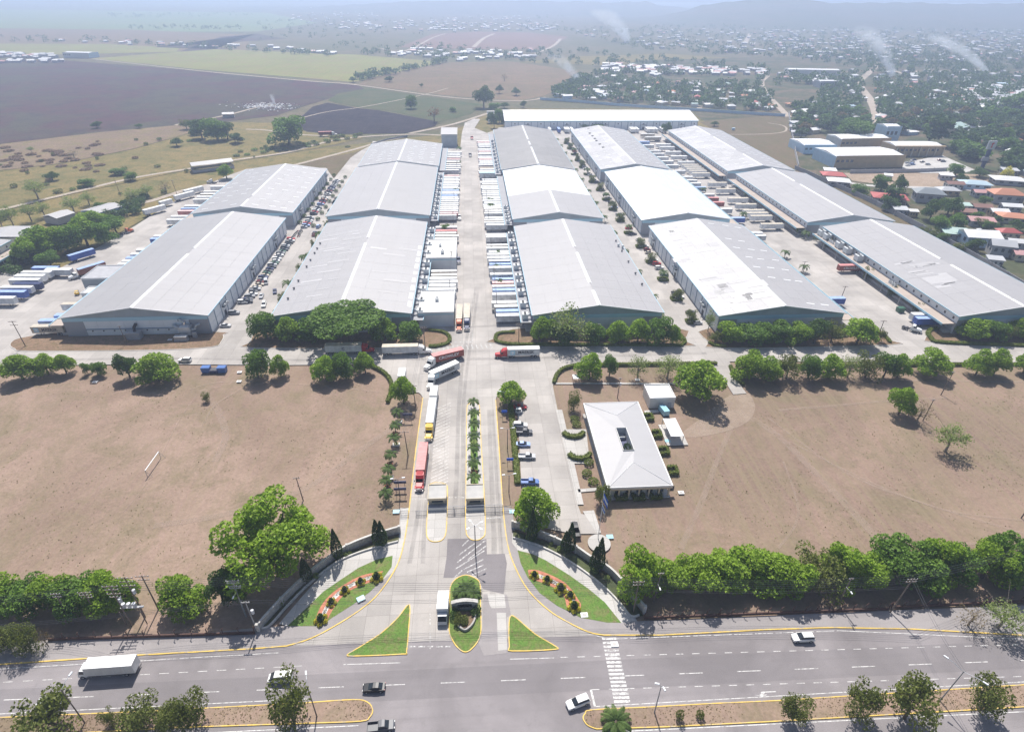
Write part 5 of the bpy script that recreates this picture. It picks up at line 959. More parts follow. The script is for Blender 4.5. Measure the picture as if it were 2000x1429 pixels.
def tree_at(loc, wm, hm, kind, label, group=None, name=None):
    sh, n, lf, m, sp, seeds = KT[kind]; sd_ = R.choice(seeds)
    cr, tr = build_tree(sh, sd_, n, lf, m, sp, 'bark_pale' if kind in ('airy', 'bare') else 'bark')
    t = thing(name or 'tree', label, 'tree', loc, R.random()*6.28, group, (wm/10, wm/10*R.uniform(.92, 1.08), hm/10)); ob('crown', cr, t); ob('trunk', tr, t); return t
def size_px(px, w, h):
    g = G(*px); hm = h/ppm(g)/.8
    for _ in range(6):
        y = P((g[0], g[1]+.2*w/ppm(g), hm))[1]; hm *= h/max(px[1]-y, 1)
    return g, w/ppm((g[0], g[1], hm*.6)), min(hm, 30)
def tree(px, w, h, kind, label, group=None, name=None):
    g, wm, hm = size_px(px, w, h); return tree_at((g[0], g[1], 0), wm, hm, kind, label, group, name)
def trees(lst, label, group):
    for x, y, w, h, k in lst: tree((x, y), w, h, k, label, group)
def bush_at(loc, wm, hm, m, label, group=None, name='bush', n=260, cat='bush'):
    cr = cached(('bush', m, n), lambda: npmesh('foliage', *leaves(shell(np.random.RandomState(hash(m) % 999 if False else len(m)*7+n), n, (0, 0, .45), .5, .95, .2, -.8), .085, .5, .3, .65, np.random.RandomState(3)), m))
    st = cached('bstem', lambda: B().tube([(0, 0, -.02), (.03, 0, .3), (.08, .03, .6)], .03, 5).tube([(0, 0, .1), (-.12, .05, .5)], .02, 5).tube([(0, 0, .1), (0, -.14, .5)], .02, 5).mesh('stem', 'bark'))
    t = thing(name, label, cat, loc, R.random()*6.28, group, (wm, wm, hm)); ob('foliage', cr, t); ob('stem', st, t); return t
def hedge(pts, wd, h, label, group=None, m='leaf_hedge', dens=26, loc=None, rz=0., closed=False, key=None):
    def mk():
        b = bar_b(B(), pts, wd*.86, 0, h*.93, 0, closed); core = b.mesh('core', m); rs = np.random.RandomState(len(pts)*13+5)
        p = resample(pts+([pts[0]] if closed else []), .5); C = []
        L_, R_ = sides([tuple(q) for q in p], wd); k = max(2, int(dens*.5*(wd+2*h)))
        for a, q in zip(L_, R_):
            u = rs.rand(k); per = 2*h+wd
            for s in u*per:
                if s < h: c = (a.x, a.y, s)
                elif s < h+wd: f = (s-h)/wd; c = (a.x+(q.x-a.x)*f, a.y+(q.y-a.y)*f, h)
                else: c = (q.x, q.y, s-h-wd)
                C.append((c[0]+rs.normal()*.1, c[1]+rs.normal()*.1, c[2]+rs.normal()*.05))
        v, qd = leaves(C, .16, .5, .4, .7, rs); return core, npmesh('foliage', v, qd, m)
    core, fo = cached(('hedge', key), mk) if key else mk()
    t = thing('hedge', label, 'hedge', loc or (0, 0, .02), rz, group); ob('core', core, t); ob('foliage', fo, t); return t
def palm_mesh(seed, n=15, L=2.2, droop=1.):
    rs = np.random.RandomState(seed); b = B()
    for i in range(n):
        a = 2*math.pi*i/n*2.4+rs.rand()*.3; el = rs.uniform(.15, 1.1); pts = []; x, z, e = 0, 0, el
        for k in range(7):
            pts.append((x, z)); x += math.cos(e)*L/6; z += math.sin(e)*L/6; e -= .32*droop+rs.rand()*.05
        for k in range(6):
            wd0, wd1 = .34*math.sin(math.pi*(k+.6)/7), .34*math.sin(math.pi*min(k+1.6, 6.6)/7); ca, sa = math.cos(a), math.sin(a); (x0, z0), (x1, z1) = pts[k], pts[k+1]
            for s in (-1, 1):   # leaflets hang to both sides of the rib, with gaps
                for f0, f1 in ((0, .3), (.36, .62), (.68, .95)):
                    xa, za, xb, zb = x0+(x1-x0)*f0, z0+(z1-z0)*f0, x0+(x1-x0)*f1, z0+(z1-z0)*f1
                    b.add([(xa*ca, xa*sa, za), (xb*ca, xb*sa, zb), ((xb+.12)*ca-s*sa*wd1, (xb+.12)*sa+s*ca*wd1, zb-.16), ((xa+.12)*ca-s*sa*wd0, (xa+.12)*sa+s*ca*wd0, za-.16)], [(0, 1, 2, 3)])
    return b.mesh('crown', 'leaf_palm')
def palm(loc, h, s, label, group=None):
    sd_ = R.choice((1, 2, 3)); cr = cached(('palm', sd_), lambda: palm_mesh(sd_)); tr = cached('palmtr', lambda: B().tube([(0, 0, -.05), (.05, 0, .35), (.03, .02, .7), (0, 0, 1.02)], .11, 8, 0, .075).mesh('trunk', 'bark_pale'))
    t = thing('palm_tree', label, 'palm', loc, R.random()*6.28, group); ob('crown', cr, t, (0, 0, h), 0, s); ob('trunk', tr, t, (0, 0, 0), 0, (s, s, h)); return t
def cycad(loc, s, label, group=None):
    cr = cached('cycad', lambda: palm_mesh(9, 22, 2., .75)); t = thing('cycad', label, 'plant', loc, R.random()*6, group); ob('fronds', cr, t, (0, 0, .5*s), 0, s); ob('stem', cached('cyst', lambda: B().cyl(0, 0, -.05, .6, .25, 8).mesh('stem', 'bark')), t, (0, 0, 0), 0, s); return t
def cypress(loc, h, w, label, group=None):
    def mk():
        rs = np.random.RandomState(4); z = rs.rand(1500)**.9; r = .5*np.minimum(1, (1-z)*1.6)**.8*(.25+.75*np.minimum(1, z*6)); a = rs.rand(1500)*6.283
        C = np.stack([r*np.cos(a), r*np.sin(a), z], 1)*(np.array([1, 1, 1]))+rs.normal(size=(1500, 3))*np.array([.03, .03, .004]); v, q = leaves(C, .05, .4, .2, .6, rs); v[:, 2] = np.clip(v[:, 2], .02, 1.05)
        return npmesh('crown', v, q, 'leaf_cypress')
    t = thing('cypress', label, 'tree', loc, R.random()*6, group); ob('crown', cached('cyp', mk), t, (0, 0, 0), 0, (w, w, h)); ob('trunk', cached('cypt', lambda: B().cyl(0, 0, -.02, .8, .08, 6, 0, .02).mesh('trunk', 'bark')), t, (0, 0, 0), 0, (w, w, h)); return t
def topiary(px, k, label, group):
    g = G(*px, .12); t = thing('topiary', label, 'shrub', (g[0], g[1], .12), R.random(), group)
    cone = cached('topc', lambda: npmesh('foliage', *leaves(np.concatenate([shell(np.random.RandomState(2), 300, (0, 0, .6), .62, 1.), shell(np.random.RandomState(3), 160, (0, 0, 1.35), .38, 1.2)]), .12, .4, .3, .7, np.random.RandomState(1)), 'leaf_cypress'))
    ob('foliage', cone, t, (0, 0, 0), 0, k)
    for i in range(5): a = .5+i*1.25; ob('flowers', cached('topy', lambda: npmesh('flowers', *leaves(shell(np.random.RandomState(6), 90, (0, 0, .18), .3, .9), .09, .4, .3, .8, np.random.RandomState(7)), 'leaf_yellow')), t, (.8*math.cos(a)*k, .8*math.sin(a)*k, .05), 0, 1.35*k)
    return t
# --- trees along the service road
trees([(45, 740, 76, 56, 'bright'), (95, 731, 55, 46, 'bright'), (130, 728, 46, 42, 'bright')], 'bright leafy tree in the clump left of the two saplings', 'service road clump')
trees([(172, 729, 20, 24, 'mid'), (197, 731, 36, 30, 'mid')], 'small thin sapling between the leafy clumps', 'saplings')
tree((254, 737, )[0:2], 52, 60, 'dark', 'dark leafy tree beside the bright one behind the white car'); tree((312, 741), 92, 62, 'bright', 'broad bright tree hiding part of the white car')
trees([(505, 737, 62, 63, 'mid'), (549, 735, 38, 48, 'bright')], 'leafy tree beside the blue dumpsters', 'dumpster trees'); trees([(638, 742, 60, 55, 'bright'), (676, 738, 48, 55, 'mid'), (714, 728, 46, 46, 'bright')], 'leafy tree before the red truck with white trailer', 'junction trees')
trees([(520, 660, 70, 62, 'mid'), (568, 664, 64, 52, 'bright'), (610, 664, 66, 52, 'mid'), (752, 664, 62, 50, 'bright'), (800, 666, 60, 48, 'mid')], 'thick tree along the gable of the patched-roof warehouse', 'patched-roof gable trees')
tree((685, 672), 150, 84, 'spread', 'wide spreading shade tree towering over the gable row'); tree((498, 662), 24, 30, 'airy', 'thin grey-green shrub tree at the lane corner')
tree((789, 788), 58, 60, 'bright', 'round bright tree at the left lip of the plaza'); tree((998, 787), 62, 50, 'bright', 'loose bright tree in the yellow-kerbed bed by the parking')
trees([(1058, 668, 56, 56, 'bright'), (1160, 668, 54, 46, 'mid'), (1205, 668, 58, 50, 'bright'), (1245, 668, 58, 54, 'bright'), (1285, 670, 60, 56, 'mid'), (1312, 674, 38, 46, 'bright')], 'thick tree along the gable of the plain grey warehouse', 'plain grey gable trees')
tree((1110, 672), 92, 88, 'airy', 'tall airy pale tree before the plain grey gable'); tree((1100, 674), 60, 50, 'dark', 'dark low tree under the airy pale tree')
trees([(1150, 740, 60, 58, 'bright'), (1190, 733, 40, 46, 'mid')], 'bright tree with palm fronds in it on the corner lawn', 'corner lawn trees'); trees([(1245, 738, 52, 52, 'airy'), (1303, 738, 66, 54, 'airy')], 'airy pale green tree along the office hedge', 'airy hedge trees')
tree((1360, 775), 108, 82, 'bright', 'very broad bright tree beside the plant room')
trees([(1428, 666, 62, 46, 'rowb'), (1468, 668, 68, 44, 'rowm'), (1508, 668, 66, 48, 'rowm'), (1548, 668, 68, 46, 'rowb'), (1588, 671, 58, 52, 'dark'), (1622, 668, 46, 44, 'olive')], 'tree in the close row along the patchwork-roof gable', 'patchwork gable row'); tree((1672, 672), 78, 60, 'bright', 'round tree at the end of the patchwork gable row')
trees([(1382, 648, 24, 50, 'airy'), (1396, 668, 30, 26, 'olive')], 'grey-green shrub tree at the lane mouth', 'lane mouth shrubs'); trees([(1716, 668, 22, 30, 'olive')], 'olive shrub tree by the leaning pole', None)
trees([(1452, 736, 78, 62, 'rowb'), (1495, 738, 64, 54, 'rowb'), (1535, 738, 56, 54, 'olive'), (1578, 738, 56, 54, 'mid'), (1618, 738, 58, 52, 'bright'), (1655, 736, 50, 50, 'airy'), (1690, 736, 54, 52, 'olive'), (1725, 736, 54, 56, 'mid'), (1752, 736, 46, 50, 'bright')], 'tree in the dense row between service road and dry field', 'service road hedge row')
trees([(1815, 731, 78, 54, 'bright')], 'round bright tree alone between the dense row and the double tree', None); trees([(1905, 732, 56, 56, 'bright'), (1940, 731, 56, 56, 'bright')], 'bright tree of the touching pair by the service road', 'touching pair'); trees([(1998, 728, 52, 46, 'bright')], 'bright tree cut by the picture edge past the touching pair', None)
trees([(1895, 662, 66, 46, 'bright'), (1935, 662, 56, 44, 'mid'), (1990, 660, 62, 46, 'bright'), (1960, 664, 34, 32, 'olive'), (2040, 660, 60, 46, 'bright')], 'tree along the gable of the canopy warehouse', 'canopy gable trees')
tree((1755, 808), 62, 60, 'bright', 'leafy green half of the lone tree in the right field'); tree((1790, 825), 60, 50, 'bare', 'bare twiggy tree beside the lone leafy tree'); tree((1846, 880), 78, 60, 'airy', 'leaning airy tree alone in the right field'); tree((404, 783), 18, 20, 'olive', 'tiny dark bush tree alone in the left field')
# --- highway rows
trees([(1240, 1150, 108, 88, 'rowb')], 'large bright tree behind the end of the curved wall', None)
trees([(1314+i*46+R.uniform(-10, 10), 1146-i*1.5+R.uniform(-6, 3), R.uniform(84, 116), R.uniform(58, 74)+i*.9, R.choice(['rowb', 'rowb', 'rowm', 'bright', 'olive' if i in (5, 6, 9) else 'rowb'])) for i in range(16)], 'tree in the unbroken green row behind the highway fence', 'right highway row')
trees([(10, 1190, 100, 68, 'rowb'), (65, 1190, 96, 70, 'rowm'), (115, 1188, 96, 72, 'rowb'), (165, 1187, 96, 74, 'rowm'), (215, 1188, 94, 74, 'rowb'), (252, 1184, 70, 66, 'bright')], 'thick tree in the row behind the transformer poles', 'left highway row'); trees([(372, 1184, 98, 70, 'rowb'), (438, 1176, 74, 72, 'dark'), (470, 1168, 60, 72, 'mid')], 'thick tree between the gap and the big tree', 'left highway row, second clump')
tree((546, 1116), 200, 150, 'big', 'huge bright green spreading tree behind the left curved wall')
trees([(22, 1268, 60, 52, 'olive'), (62, 1270, 56, 56, 'olive'), (95, 1262, 34, 44, 'bare')], 'yellowing roadside tree at the left end of the fence', 'left shoulder trees'); trees([(1890, 1222, 70, 46, 'bare'), (1948, 1226, 92, 60, 'airy')], 'dry wispy tree hanging over the right shoulder', 'right shoulder trees')
trees([(115, 1428, 120, 86, 'olive')], 'large olive tree on the median hiding the silver pickup', None); trees([(222, 1412, 34, 34, 'olive'), (280, 1420, 84, 64, 'olive'), (335, 1420, 78, 64, 'olive'), (385, 1416, 70, 76, 'olive')], 'olive green tree in the median clump', 'median clump'); trees([(575, 1412, 92, 104, 'olive')], 'tall olive tree near the end of the left median', None)
trees([(1545, 1400, 66, 54, 'olive')], 'small round olive tree on the right median', None); trees([(1673, 1400, 76, 76, 'olive')], 'second olive tree of the right median', None); trees([(1766, 1402, 108, 96, 'olive')], 'largest olive tree on the right median', None); trees([(1912, 1388, 74, 78, 'olive')], 'olive tree beside the leaning lamp on the right median', None)
cycad(G(1202, 1412, .12), 1.7, 'spiky grassy plant on the tip of the right median')
for px, h in (((1326, 1404), 20), ((1366, 1400), 14)): g, wm, hm = size_px(px, 16, h); bush_at((g[0], g[1], .12), wm, hm, 'leaf_olive', 'small thin shrub on the right median', 'median shrubs')
# --- office grounds
tree((1120, 800), 30, 42, 'olive', 'small olive tree at the near corner of the office lawn'); tree((1172, 980), 42, 48, 'olive', 'sprawling olive tree at the office porch'); tree((1043, 1020), 98, 82, 'bright', 'round bright tree behind the gate end of the curved wall')
bush_at((oxm-.1, oym-3.6, 2.6), 2.6, 4.2, 'leaf_cypress', 'dark bush filling the office roof court')
for px in [(1266, 816), (1282, 849), (1296, 882), (1313, 920), (1212, 970), (1246, 970), (1279, 968)]:
    g = G(*px); hedge([(-1.3, 1.2, 0), (-1.3, -1.2, 0), (1.3, -1.2, 0), (1.3, 1.2, 0)], .9, 1.1, 'clipped U-shaped hedge beside the office wall', 'U-shaped hedges', 'leaf_hedge', 22, (g[0], g[1], .02), 0 if px[1] > 950 else math.pi/2, False, 'U')
for px, rz in (((1121, 851), 1.2), ((1133, 893), -1.1)): g = G(*px); hedge([(-3.2, 1., 0), (-2, -.6, 0), (0, -1.1, 0), (2, -.6, 0), (3.2, 1., 0)], 1.4, 1.2, 'curved clipped hedge round the paved court', 'court hedges', 'leaf_hedge', 22, (g[0], g[1], .02), rz-(1.2 if rz > 0 else -1.1), False, 'crt')
for px in [(1122, 820), (1126, 831), (1150, 905), (1146, 926), (1158, 942)]: g = G(*px); bush_at((g[0], g[1], 0), 3, 1.4, 'leaf_hedge', 'low clipped shrub along the office front', 'office shrubs')
# --- hedges round beds
hedge(gp([(997, 790), (1004, 860), (1011, 945)]), 1.6, .9, 'long clipped hedge between drive and parking'); hedge(smooth(gp([(728, 716), (752, 730), (764, 748), (763, 768), (757, 786)]), 4), 1.1, 1., 'curved clipped hedge at the left corner of the plaza')
hedge(smooth(gp([(1082, 748), (1088, 732), (1103, 720), (1130, 714)]), 4)+gp([(1400, 711)]), 1.1, 1., 'curved clipped hedge round the corner lawn')
hedge(gp([(1426, 716), (1434, 738), (1452, 752)]), 1.1, .9, 'short hedge beside the field driveway'); hedge(gp([(1460, 716), (2000, 712)]), 1., .8, 'low hedge under the dense tree row')
hedge(smooth(gp([(838, 646), (866, 650), (878, 660), (874, 672), (850, 678), (838, 677)]), 4), 1.2, 1., 'curved hedge round the bed beside the white flat block'); hedge(smooth(gp([(1005, 650), (976, 652), (968, 660), (972, 669), (1000, 674)]), 4)+gp([(1330, 676)]), 1.2, 1., 'long hedge under the plain grey gable trees')
hedge(smooth(gp([(1330, 676), (1338, 668), (1328, 655)]), 3), 1., 1., 'hedge end at the mouth of the lane'); hedge(smooth(gp([(1870, 643), (1825, 643), (1812, 651), (1818, 662), (1840, 670), (2000, 676)]), 4), 1.4, 1., 'hoop of hedge round the bed by the white tractor')
hedge(gp([(1712, 650), (1730, 660), (1738, 670)]), 1.2, 1., 'short hedge behind the leaning pole'); hedge(gp([(1385, 670), (1395, 676), (1418, 678)]), 1.2, .9, 'dark hedge at the mouth of the lane')
# beds under the gable trees
for px, lb in (([(490, 668), (500, 650), (540, 640), (830, 640), (868, 652), (874, 666), (850, 678), (500, 680)], 'planted bed before the patched-roof gable'), ([(968, 660), (980, 651), (1040, 640), (1320, 640), (1336, 665), (1330, 677), (980, 672)], 'planted bed before the plain grey gable'),
               ([(1388, 640), (1690, 640), (1736, 664), (1738, 674), (1410, 680), (1385, 668)], 'planted bed before the patchwork gable'), ([(1815, 652), (1830, 643), (1880, 640), (2200, 632), (2200, 668), (1840, 671)], 'planted bed before the canopy gable'),
               ([(20, 672), (40, 660), (110, 650), (118, 648), (418, 648), (436, 654), (432, 668), (412, 678), (300, 684), (60, 686), (30, 682)], 'brown bed before the ducted gable')):
    pts = smooth(gp(px), 3, True); sheet('planted_bed', pts, .14, 'island_soil', lb); kerb(pts, 'kerb_grey', .3, .18, True, 'grey kerb of '+lb)
# --- lane beds along the white-roof row
for i in range(17):
    y = 217+i*22.; x = (98.5 if y < 318 else 97 if y < 436 else 95.5)-6.2
    hedge([(-2.2, -1.6, 0), (2.2, -1.6, 0), (2.2, 1.6, 0), (-2.2, 1.6, 0)], .8, .9, 'clipped hedge box between the cars of the white-roof row', 'lane hedge boxes', 'leaf_hedge', 14, (x, y, .03), 0, True, 'lane')
    if i % 3 == 2: palm((x, y, .03), 4.2, 1.5, 'palm in a hedge box along the white-roof row', 'lane palms')
    else: tree_at((x, y, .03), 6, 6, 'olive', 'small tree in a hedge box along the white-roof row', 'lane box trees')
for i, y in enumerate(range(222, 590, 14)):
    x = 80.5
    if i % 2: palm((x, y, .03), 3.6, 1.3, 'small palm against the eave of the plain grey row', 'plain row palms')
    else: bush_at((x, y, .03), 2.6, 2.4, 'leaf_mid', 'clipped bush against the wall of the plain grey row', 'plain row bushes')
for i, y in enumerate(range(222, 440, 11)):
    x = -85.2
    if i % 3 == 0: palm((x, y, .03), 4.4, 1.8, 'palm between car lane and patched-roof warehouse', 'car lane palms')
    elif i % 3 == 1: bush_at((x, y, .03), 3., 2.6, 'leaf_mid', 'bush between car lane and patched-roof warehouse', 'car lane bushes')
    else: tree_at((x-.5, y, .03), 4.5, 5., 'olive', 'small tree between car lane and patched-roof warehouse', 'car lane trees')
for i, y in enumerate(range(345, 462, 6)): bush_at((-103.2 if i % 2 else -93.8, y, .03), 2.8, 2.2, 'leaf_dark', 'dark shrub between cars of the long rank', 'car rank shrubs')
# --- palms on the canopies side of the last row and the central street
for i, px in enumerate([(1614, 485), (1600, 470), (1692, 545), (1655, 505), (1740, 578), (1788, 612)]): tree(px, 20, 26, 'olive', 'small tree before the loading canopy of the last row', 'canopy trees')
for i, px in enumerate([(1556, 458), (1572, 466), (1415, 350), (1440, 372), (1458, 388), (1478, 398), (1505, 412), (1528, 435), (1335, 287), (1355, 300), (1380, 322)]): g = G(*px); palm((g[0], g[1], .03), 3.6, 1.6, 'palm between the trailers of the perimeter row', 'perimeter row palms')
for i, px in enumerate([(1532, 503), (1568, 532), (1450, 428), (1372, 378)]): g = G(*px); palm((g[0], g[1], .03), 3.4, 1.5, 'palm beyond the eave of the patchwork row', 'patchwork row palms')
tree((1300, 262), 24, 28, 'dark', 'dark tree at the far yard corner'); tree((870, 455), 26, 20, 'mid', 'round tree between the docked trailers')
for px in [(1000, 505), (985, 530), (975, 412), (960, 400), (995, 562)]: g = G(*px); palm((12, g[1], .03), 3.6, 1.5, 'palm standing among the docked trailers', 'street palms')
for px in [(873, 380), (876, 325), (880, 297)]: g = G(*px); palm((-10, g[1], .03), 3.6, 1.5, 'palm beside the left rank of docked trailers', 'left street palms')
# --- entrance palms
for y in (779.5, 802, 825, 849, 870, 900, 928): g = G(925.5, y+17, .12); palm((g[0], g[1], .12), 3.1, 1.15, 'palm in the median of the entrance drive', 'median palms')
for x, y in ((777.6, 803), (773, 827), (770, 852.5), (764, 884), (760, 912), (755.4, 936), (754, 959.6)): g = G(x, y+16); palm((g[0], g[1], -.2), 3.2, 1.15, 'palm in the line left of the entrance drive', 'drive side palms')
# --- curved-wall planting
for px, h in (((661, 1090), 58), ((739, 1064), 50), ((748, 1064), 48), ((601, 1134), 46)): g, wm, hm = size_px(px, 13, h); cypress((g[0], g[1], .1), hm, 2.5, 'dark column cypress before the left curved wall', 'left wall cypresses')
for px, h in (((1039, 1056), 62), ((1104, 1078), 42), ((1113, 1076), 56), ((1160, 1114), 48), ((1169, 1111), 62)): g, wm, hm = size_px(px, 13, h); cypress((g[0], g[1], .1), hm, 2.5, 'dark column cypress before the right curved wall', 'right wall cypresses')
for px, s in [((676, 1085), 10), ((683, 1082), 8), ((752, 1060), 8), ((618, 1128), 12), ((548, 1180), 16), ((1030, 1052), 9), ((1093, 1075), 12), ((1162, 1118), 14), ((1212, 1166), 14), ((1077, 1064), 8), ((1185, 1132), 12)]:
    g, wm, hm = size_px(px, s, s*.8); bush_at((g[0], g[1], .1), wm, hm, 'leaf_airy', 'pale leafy shrub in the strip under the curved wall', 'wall strip shrubs')
for i, px in enumerate([(627.5, 1212), (647.6, 1178), (673.7, 1155), (704.8, 1138), (736, 1130)]): topiary(px, 1.35 if i in (0, 4) else 1.05, 'clipped topiary ringed with yellow flowers in the left red bed', 'left bed topiary')
for i, px in enumerate([(1043.5, 1125), (1068.5, 1134), (1095, 1152), (1113.5, 1164), (1121, 1187)]): topiary(px, 1.35 if i in (2, 4) else 1.05, 'clipped topiary ringed with yellow flowers in the right red bed', 'right bed topiary')
for px, s in (((900, 1158), 1.1), ((911, 1152), 1.3), ((925, 1162), 1.1)): cycad(G(*px, .12), s, 'spiky palm-like plant behind the monument wall', 'monument cycads')
for px in [(891, 1192), (926, 1200), (886, 1206), (932, 1193)]: g, wm, hm = size_px(px, 16, 13); bush_at((g[0], g[1], .12), wm, hm, 'leaf_dark', 'dark shrub at the foot of the monument wall', 'monument shrubs')
for i in range(9): px = (900+R.uniform(-8, 12), 1206+R.uniform(-2, 16)); g = G(*px); bush_at((g[0], g[1], .5), 1.6, 1.3, 'leaf_olive', 'olive shrub in the boat-shaped planter', 'planter shrubs')
# --- left woods, banana bank and pasture trees
trees([(60, 512, 60, 56, 'bright'), (95, 500, 76, 66, 'bright'), (135, 492, 70, 60, 'mid'), (172, 480, 74, 64, 'bright'), (205, 475, 60, 50, 'mid'), (228, 455, 56, 40, 'mid'), (80, 478, 60, 40, 'mid'), (190, 450, 60, 44, 'bright'), (100, 520, 50, 36, 'mid')], 'thick tree in the wood beside the trailer yard', 'yard wood')
for i in range(120):
    f = R.random(); px = (20+f*265+R.uniform(-10, 10), 533-f*134+R.uniform(-16, 4)); g = G(*px); bush_at((g[0], g[1], -.3), R.uniform(4, 7), R.uniform(3.5, 6), R.choice(['leaf_dark', 'leaf_dark', 'leaf_olive', 'leaf_town']), 'shaggy bush on the bank along the trailer yard', 'bank bushes')
trees([(575, 0, 0, 0, 'mid')][:0]+[(565, 283, 84, 62, 'mid')], 'great dome-shaped tree beside the far dirt road', None); trees([(395, 270, 46, 40, 'dark'), (425, 274, 60, 48, 'mid'), (445, 272, 40, 36, 'dark'), (385, 262, 30, 30, 'dark'), (460, 279, 36, 22, 'dark'), (365, 252, 26, 22, 'olive')], 'dark tree in the pasture grove', 'pasture grove')
trees([(346, 285, 30, 20, 'dark')], 'round dark bush tree alone in the pasture', None); trees([(145, 308, 30, 18, 'bare'), (190, 250, 22, 14, 'dark'), (103, 352, 30, 20, 'dark'), (75, 388, 50, 42, 'airy'), (62, 298, 18, 14, 'airy'), (272, 250, 16, 10, 'dark'), (170, 362, 40, 16, 'mid'), (235, 340, 40, 14, 'mid'), (255, 352, 30, 18, 'mid')], 'scattered small tree in the tan pasture', 'pasture trees')
trees([(28, 445, 40, 50, 'airy'), (8, 450, 36, 46, 'airy'), (62, 432, 40, 40, 'airy'), (88, 424, 36, 36, 'airy'), (145, 415, 46, 38, 'airy'), (175, 400, 36, 30, 'airy'), (200, 412, 24, 20, 'mid'), (262, 392, 40, 30, 'airy'), (290, 384, 36, 26, 'airy'), (325, 376, 34, 26, 'bare')], 'thin scrubby tree between the dirt road and the yard', 'scrub trees'); tree((443, 350), 36, 32, 'bright', 'round bright tree behind the skylight warehouse')
trees([(945, 210, 46, 50, 'dark')], 'big round dark tree beside the farm road', None); trees([(965, 216, 30, 18, 'mid'), (985, 211, 24, 14, 'dark'), (803, 212, 28, 28, 'mid'), (823, 170, 10, 8, 'dark'), (1008, 186, 22, 18, 'dark'), (975, 182, 20, 20, 'dark'), (1022, 210, 14, 14, 'dark'), (885, 218, 20, 10, 'mid'), (985, 158, 22, 16, 'bare'), (760, 160, 20, 12, 'dark'), (690, 160, 18, 12, 'dark')], 'lone tree in the fields beyond the warehouses', 'field trees')
tree((848, 238), 34, 34, 'rust', 'rust-red tree at the edge of the burnt plot'); trees([(965, 250, 22, 36, 'dark'), (958, 240, 18, 22, 'dark'), (975, 240, 24, 30, 'mid'), (985, 246, 16, 26, 'dark')], 'dark tree in the clump beside the street head', 'street head clump')
trees([(1030, 248, 46, 16, 'mid'), (1055, 250, 36, 16, 'dark'), (1140, 250, 50, 14, 'mid'), (1165, 252, 40, 14, 'mid'), (1320, 248, 40, 14, 'mid'), (1395, 246, 20, 12, 'dark')], 'tree peeping over the roofs before the far long warehouse', 'far roof trees')
for i in range(60):
    px = (R.uniform(0, 700), R.uniform(270, 420)); 
    y_road = 409-px[0]*.222
    if abs(px[1]-y_road) < 6 or px[1] > y_road+45 or (px[0] > 470 and px[1] > 310): continue
    g = G(*px); bush_at((g[0], g[1], -.3), R.uniform(2, 6), R.uniform(1.4, 3), R.choice(['leaf_olive', 'leaf_dark', 'leaf_brownscrub', 'leaf_mid']), 'low scrub bush in the olive pasture', 'pasture scrub')
for i in range(50):
    px = (R.uniform(0, 200), R.gauss(310, 14)); g = G(*px); bush_at((g[0], g[1], -.3), R.uniform(3, 8), R.uniform(1., 1.8), 'leaf_brownscrub', 'rusty scrub tuft in the tan pasture', 'rusty scrub')
for i in range(40):
    f = R.random(); px = (460+f*250, 302-f*42+R.uniform(-4, 8)); g = G(*px); bush_at((g[0], g[1], -.3), R.uniform(3, 6), R.uniform(1.5, 3), R.choice(['leaf_olive', 'leaf_dark', 'leaf_mid']), 'bush along the dirt road behind the warehouses', 'dirt road bushes')
# ------------------------------------------------------------------ entrance: walls, lawns, beds, gate
def curved_wall(px, h, label, posts=()):
    pts = smooth(gp(px, h), 5); pts = [(p[0], p[1], 0) for p in pts]; t = thing('boundary_wall', label, 'wall', (0, 0, 0))
    n = 6; k = len(pts)
    for i in range(n):
        seg = pts[i*(k-1)//n:(i+1)*(k-1)//n+1]
        ob('wall_panel', bar_b(B(), seg, .35, -.1, h-.15).mesh('wall_panel', 'stone_wall'), t)
    ob('coping', bar_b(B(), pts, .5, h-.15, h).mesh('coping', 'stone_coping'), t)
    for i in range(n+1):
        p = pts[i*(k-1)//n]; ob('pier', cached(('pier', h), lambda: B().box(-.3, -.3, -.1, .3, .3, h+.18).mesh('pier', 'stone_coping')), t, p)
    return pts
curved_wall([(501, 1219), (548, 1167), (592, 1125), (631, 1093), (677, 1063), (735, 1040), (779, 1027)], 2.4, 'curved stone boundary wall left of the gate')
curved_wall([(1001, 1017), (1033, 1026), (1061, 1038), (1098, 1054), (1125.5, 1065.5), (1153, 1084), (1192, 1107), (1227, 1144), (1260.6, 1183)], 2.4, 'curved stone boundary wall right of the gate')
def planter_strip(px, label):
    pts = smooth(gp(px), 5); t = thing('planter_edge', label, 'kerb wall', (0, 0, 0)); ob('edge_wall', bar_b(B(), pts, .35, 0, .55).mesh('edge_wall', 'stone_coping'), t)
planter_strip([(505, 1226), (525, 1224), (560, 1186), (600, 1145), (650, 1104), (690, 1084), (740, 1068), (778, 1058)], 'low edging wall of the left planting strip'); planter_strip([(1002, 1051), (1040, 1062), (1080, 1079), (1120, 1102), (1155, 1127), (1185, 1152), (1210, 1178), (1232, 1204), (1248, 1202)], 'low edging wall of the right planting strip')
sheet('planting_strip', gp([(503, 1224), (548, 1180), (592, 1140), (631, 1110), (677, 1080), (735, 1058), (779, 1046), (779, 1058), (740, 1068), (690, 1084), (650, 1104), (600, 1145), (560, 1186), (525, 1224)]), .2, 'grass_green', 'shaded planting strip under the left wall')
sheet('planting_strip', gp([(1002, 1036), (1061, 1056), (1098, 1072), (1125, 1083), (1153, 1101), (1192, 1126), (1227, 1164), (1256, 1203), (1232, 1204), (1210, 1178), (1185, 1152), (1155, 1127), (1120, 1102), (1080, 1079), (1040, 1062), (1002, 1051)]), .2, 'grass_green', 'shaded planting strip under the right wall')
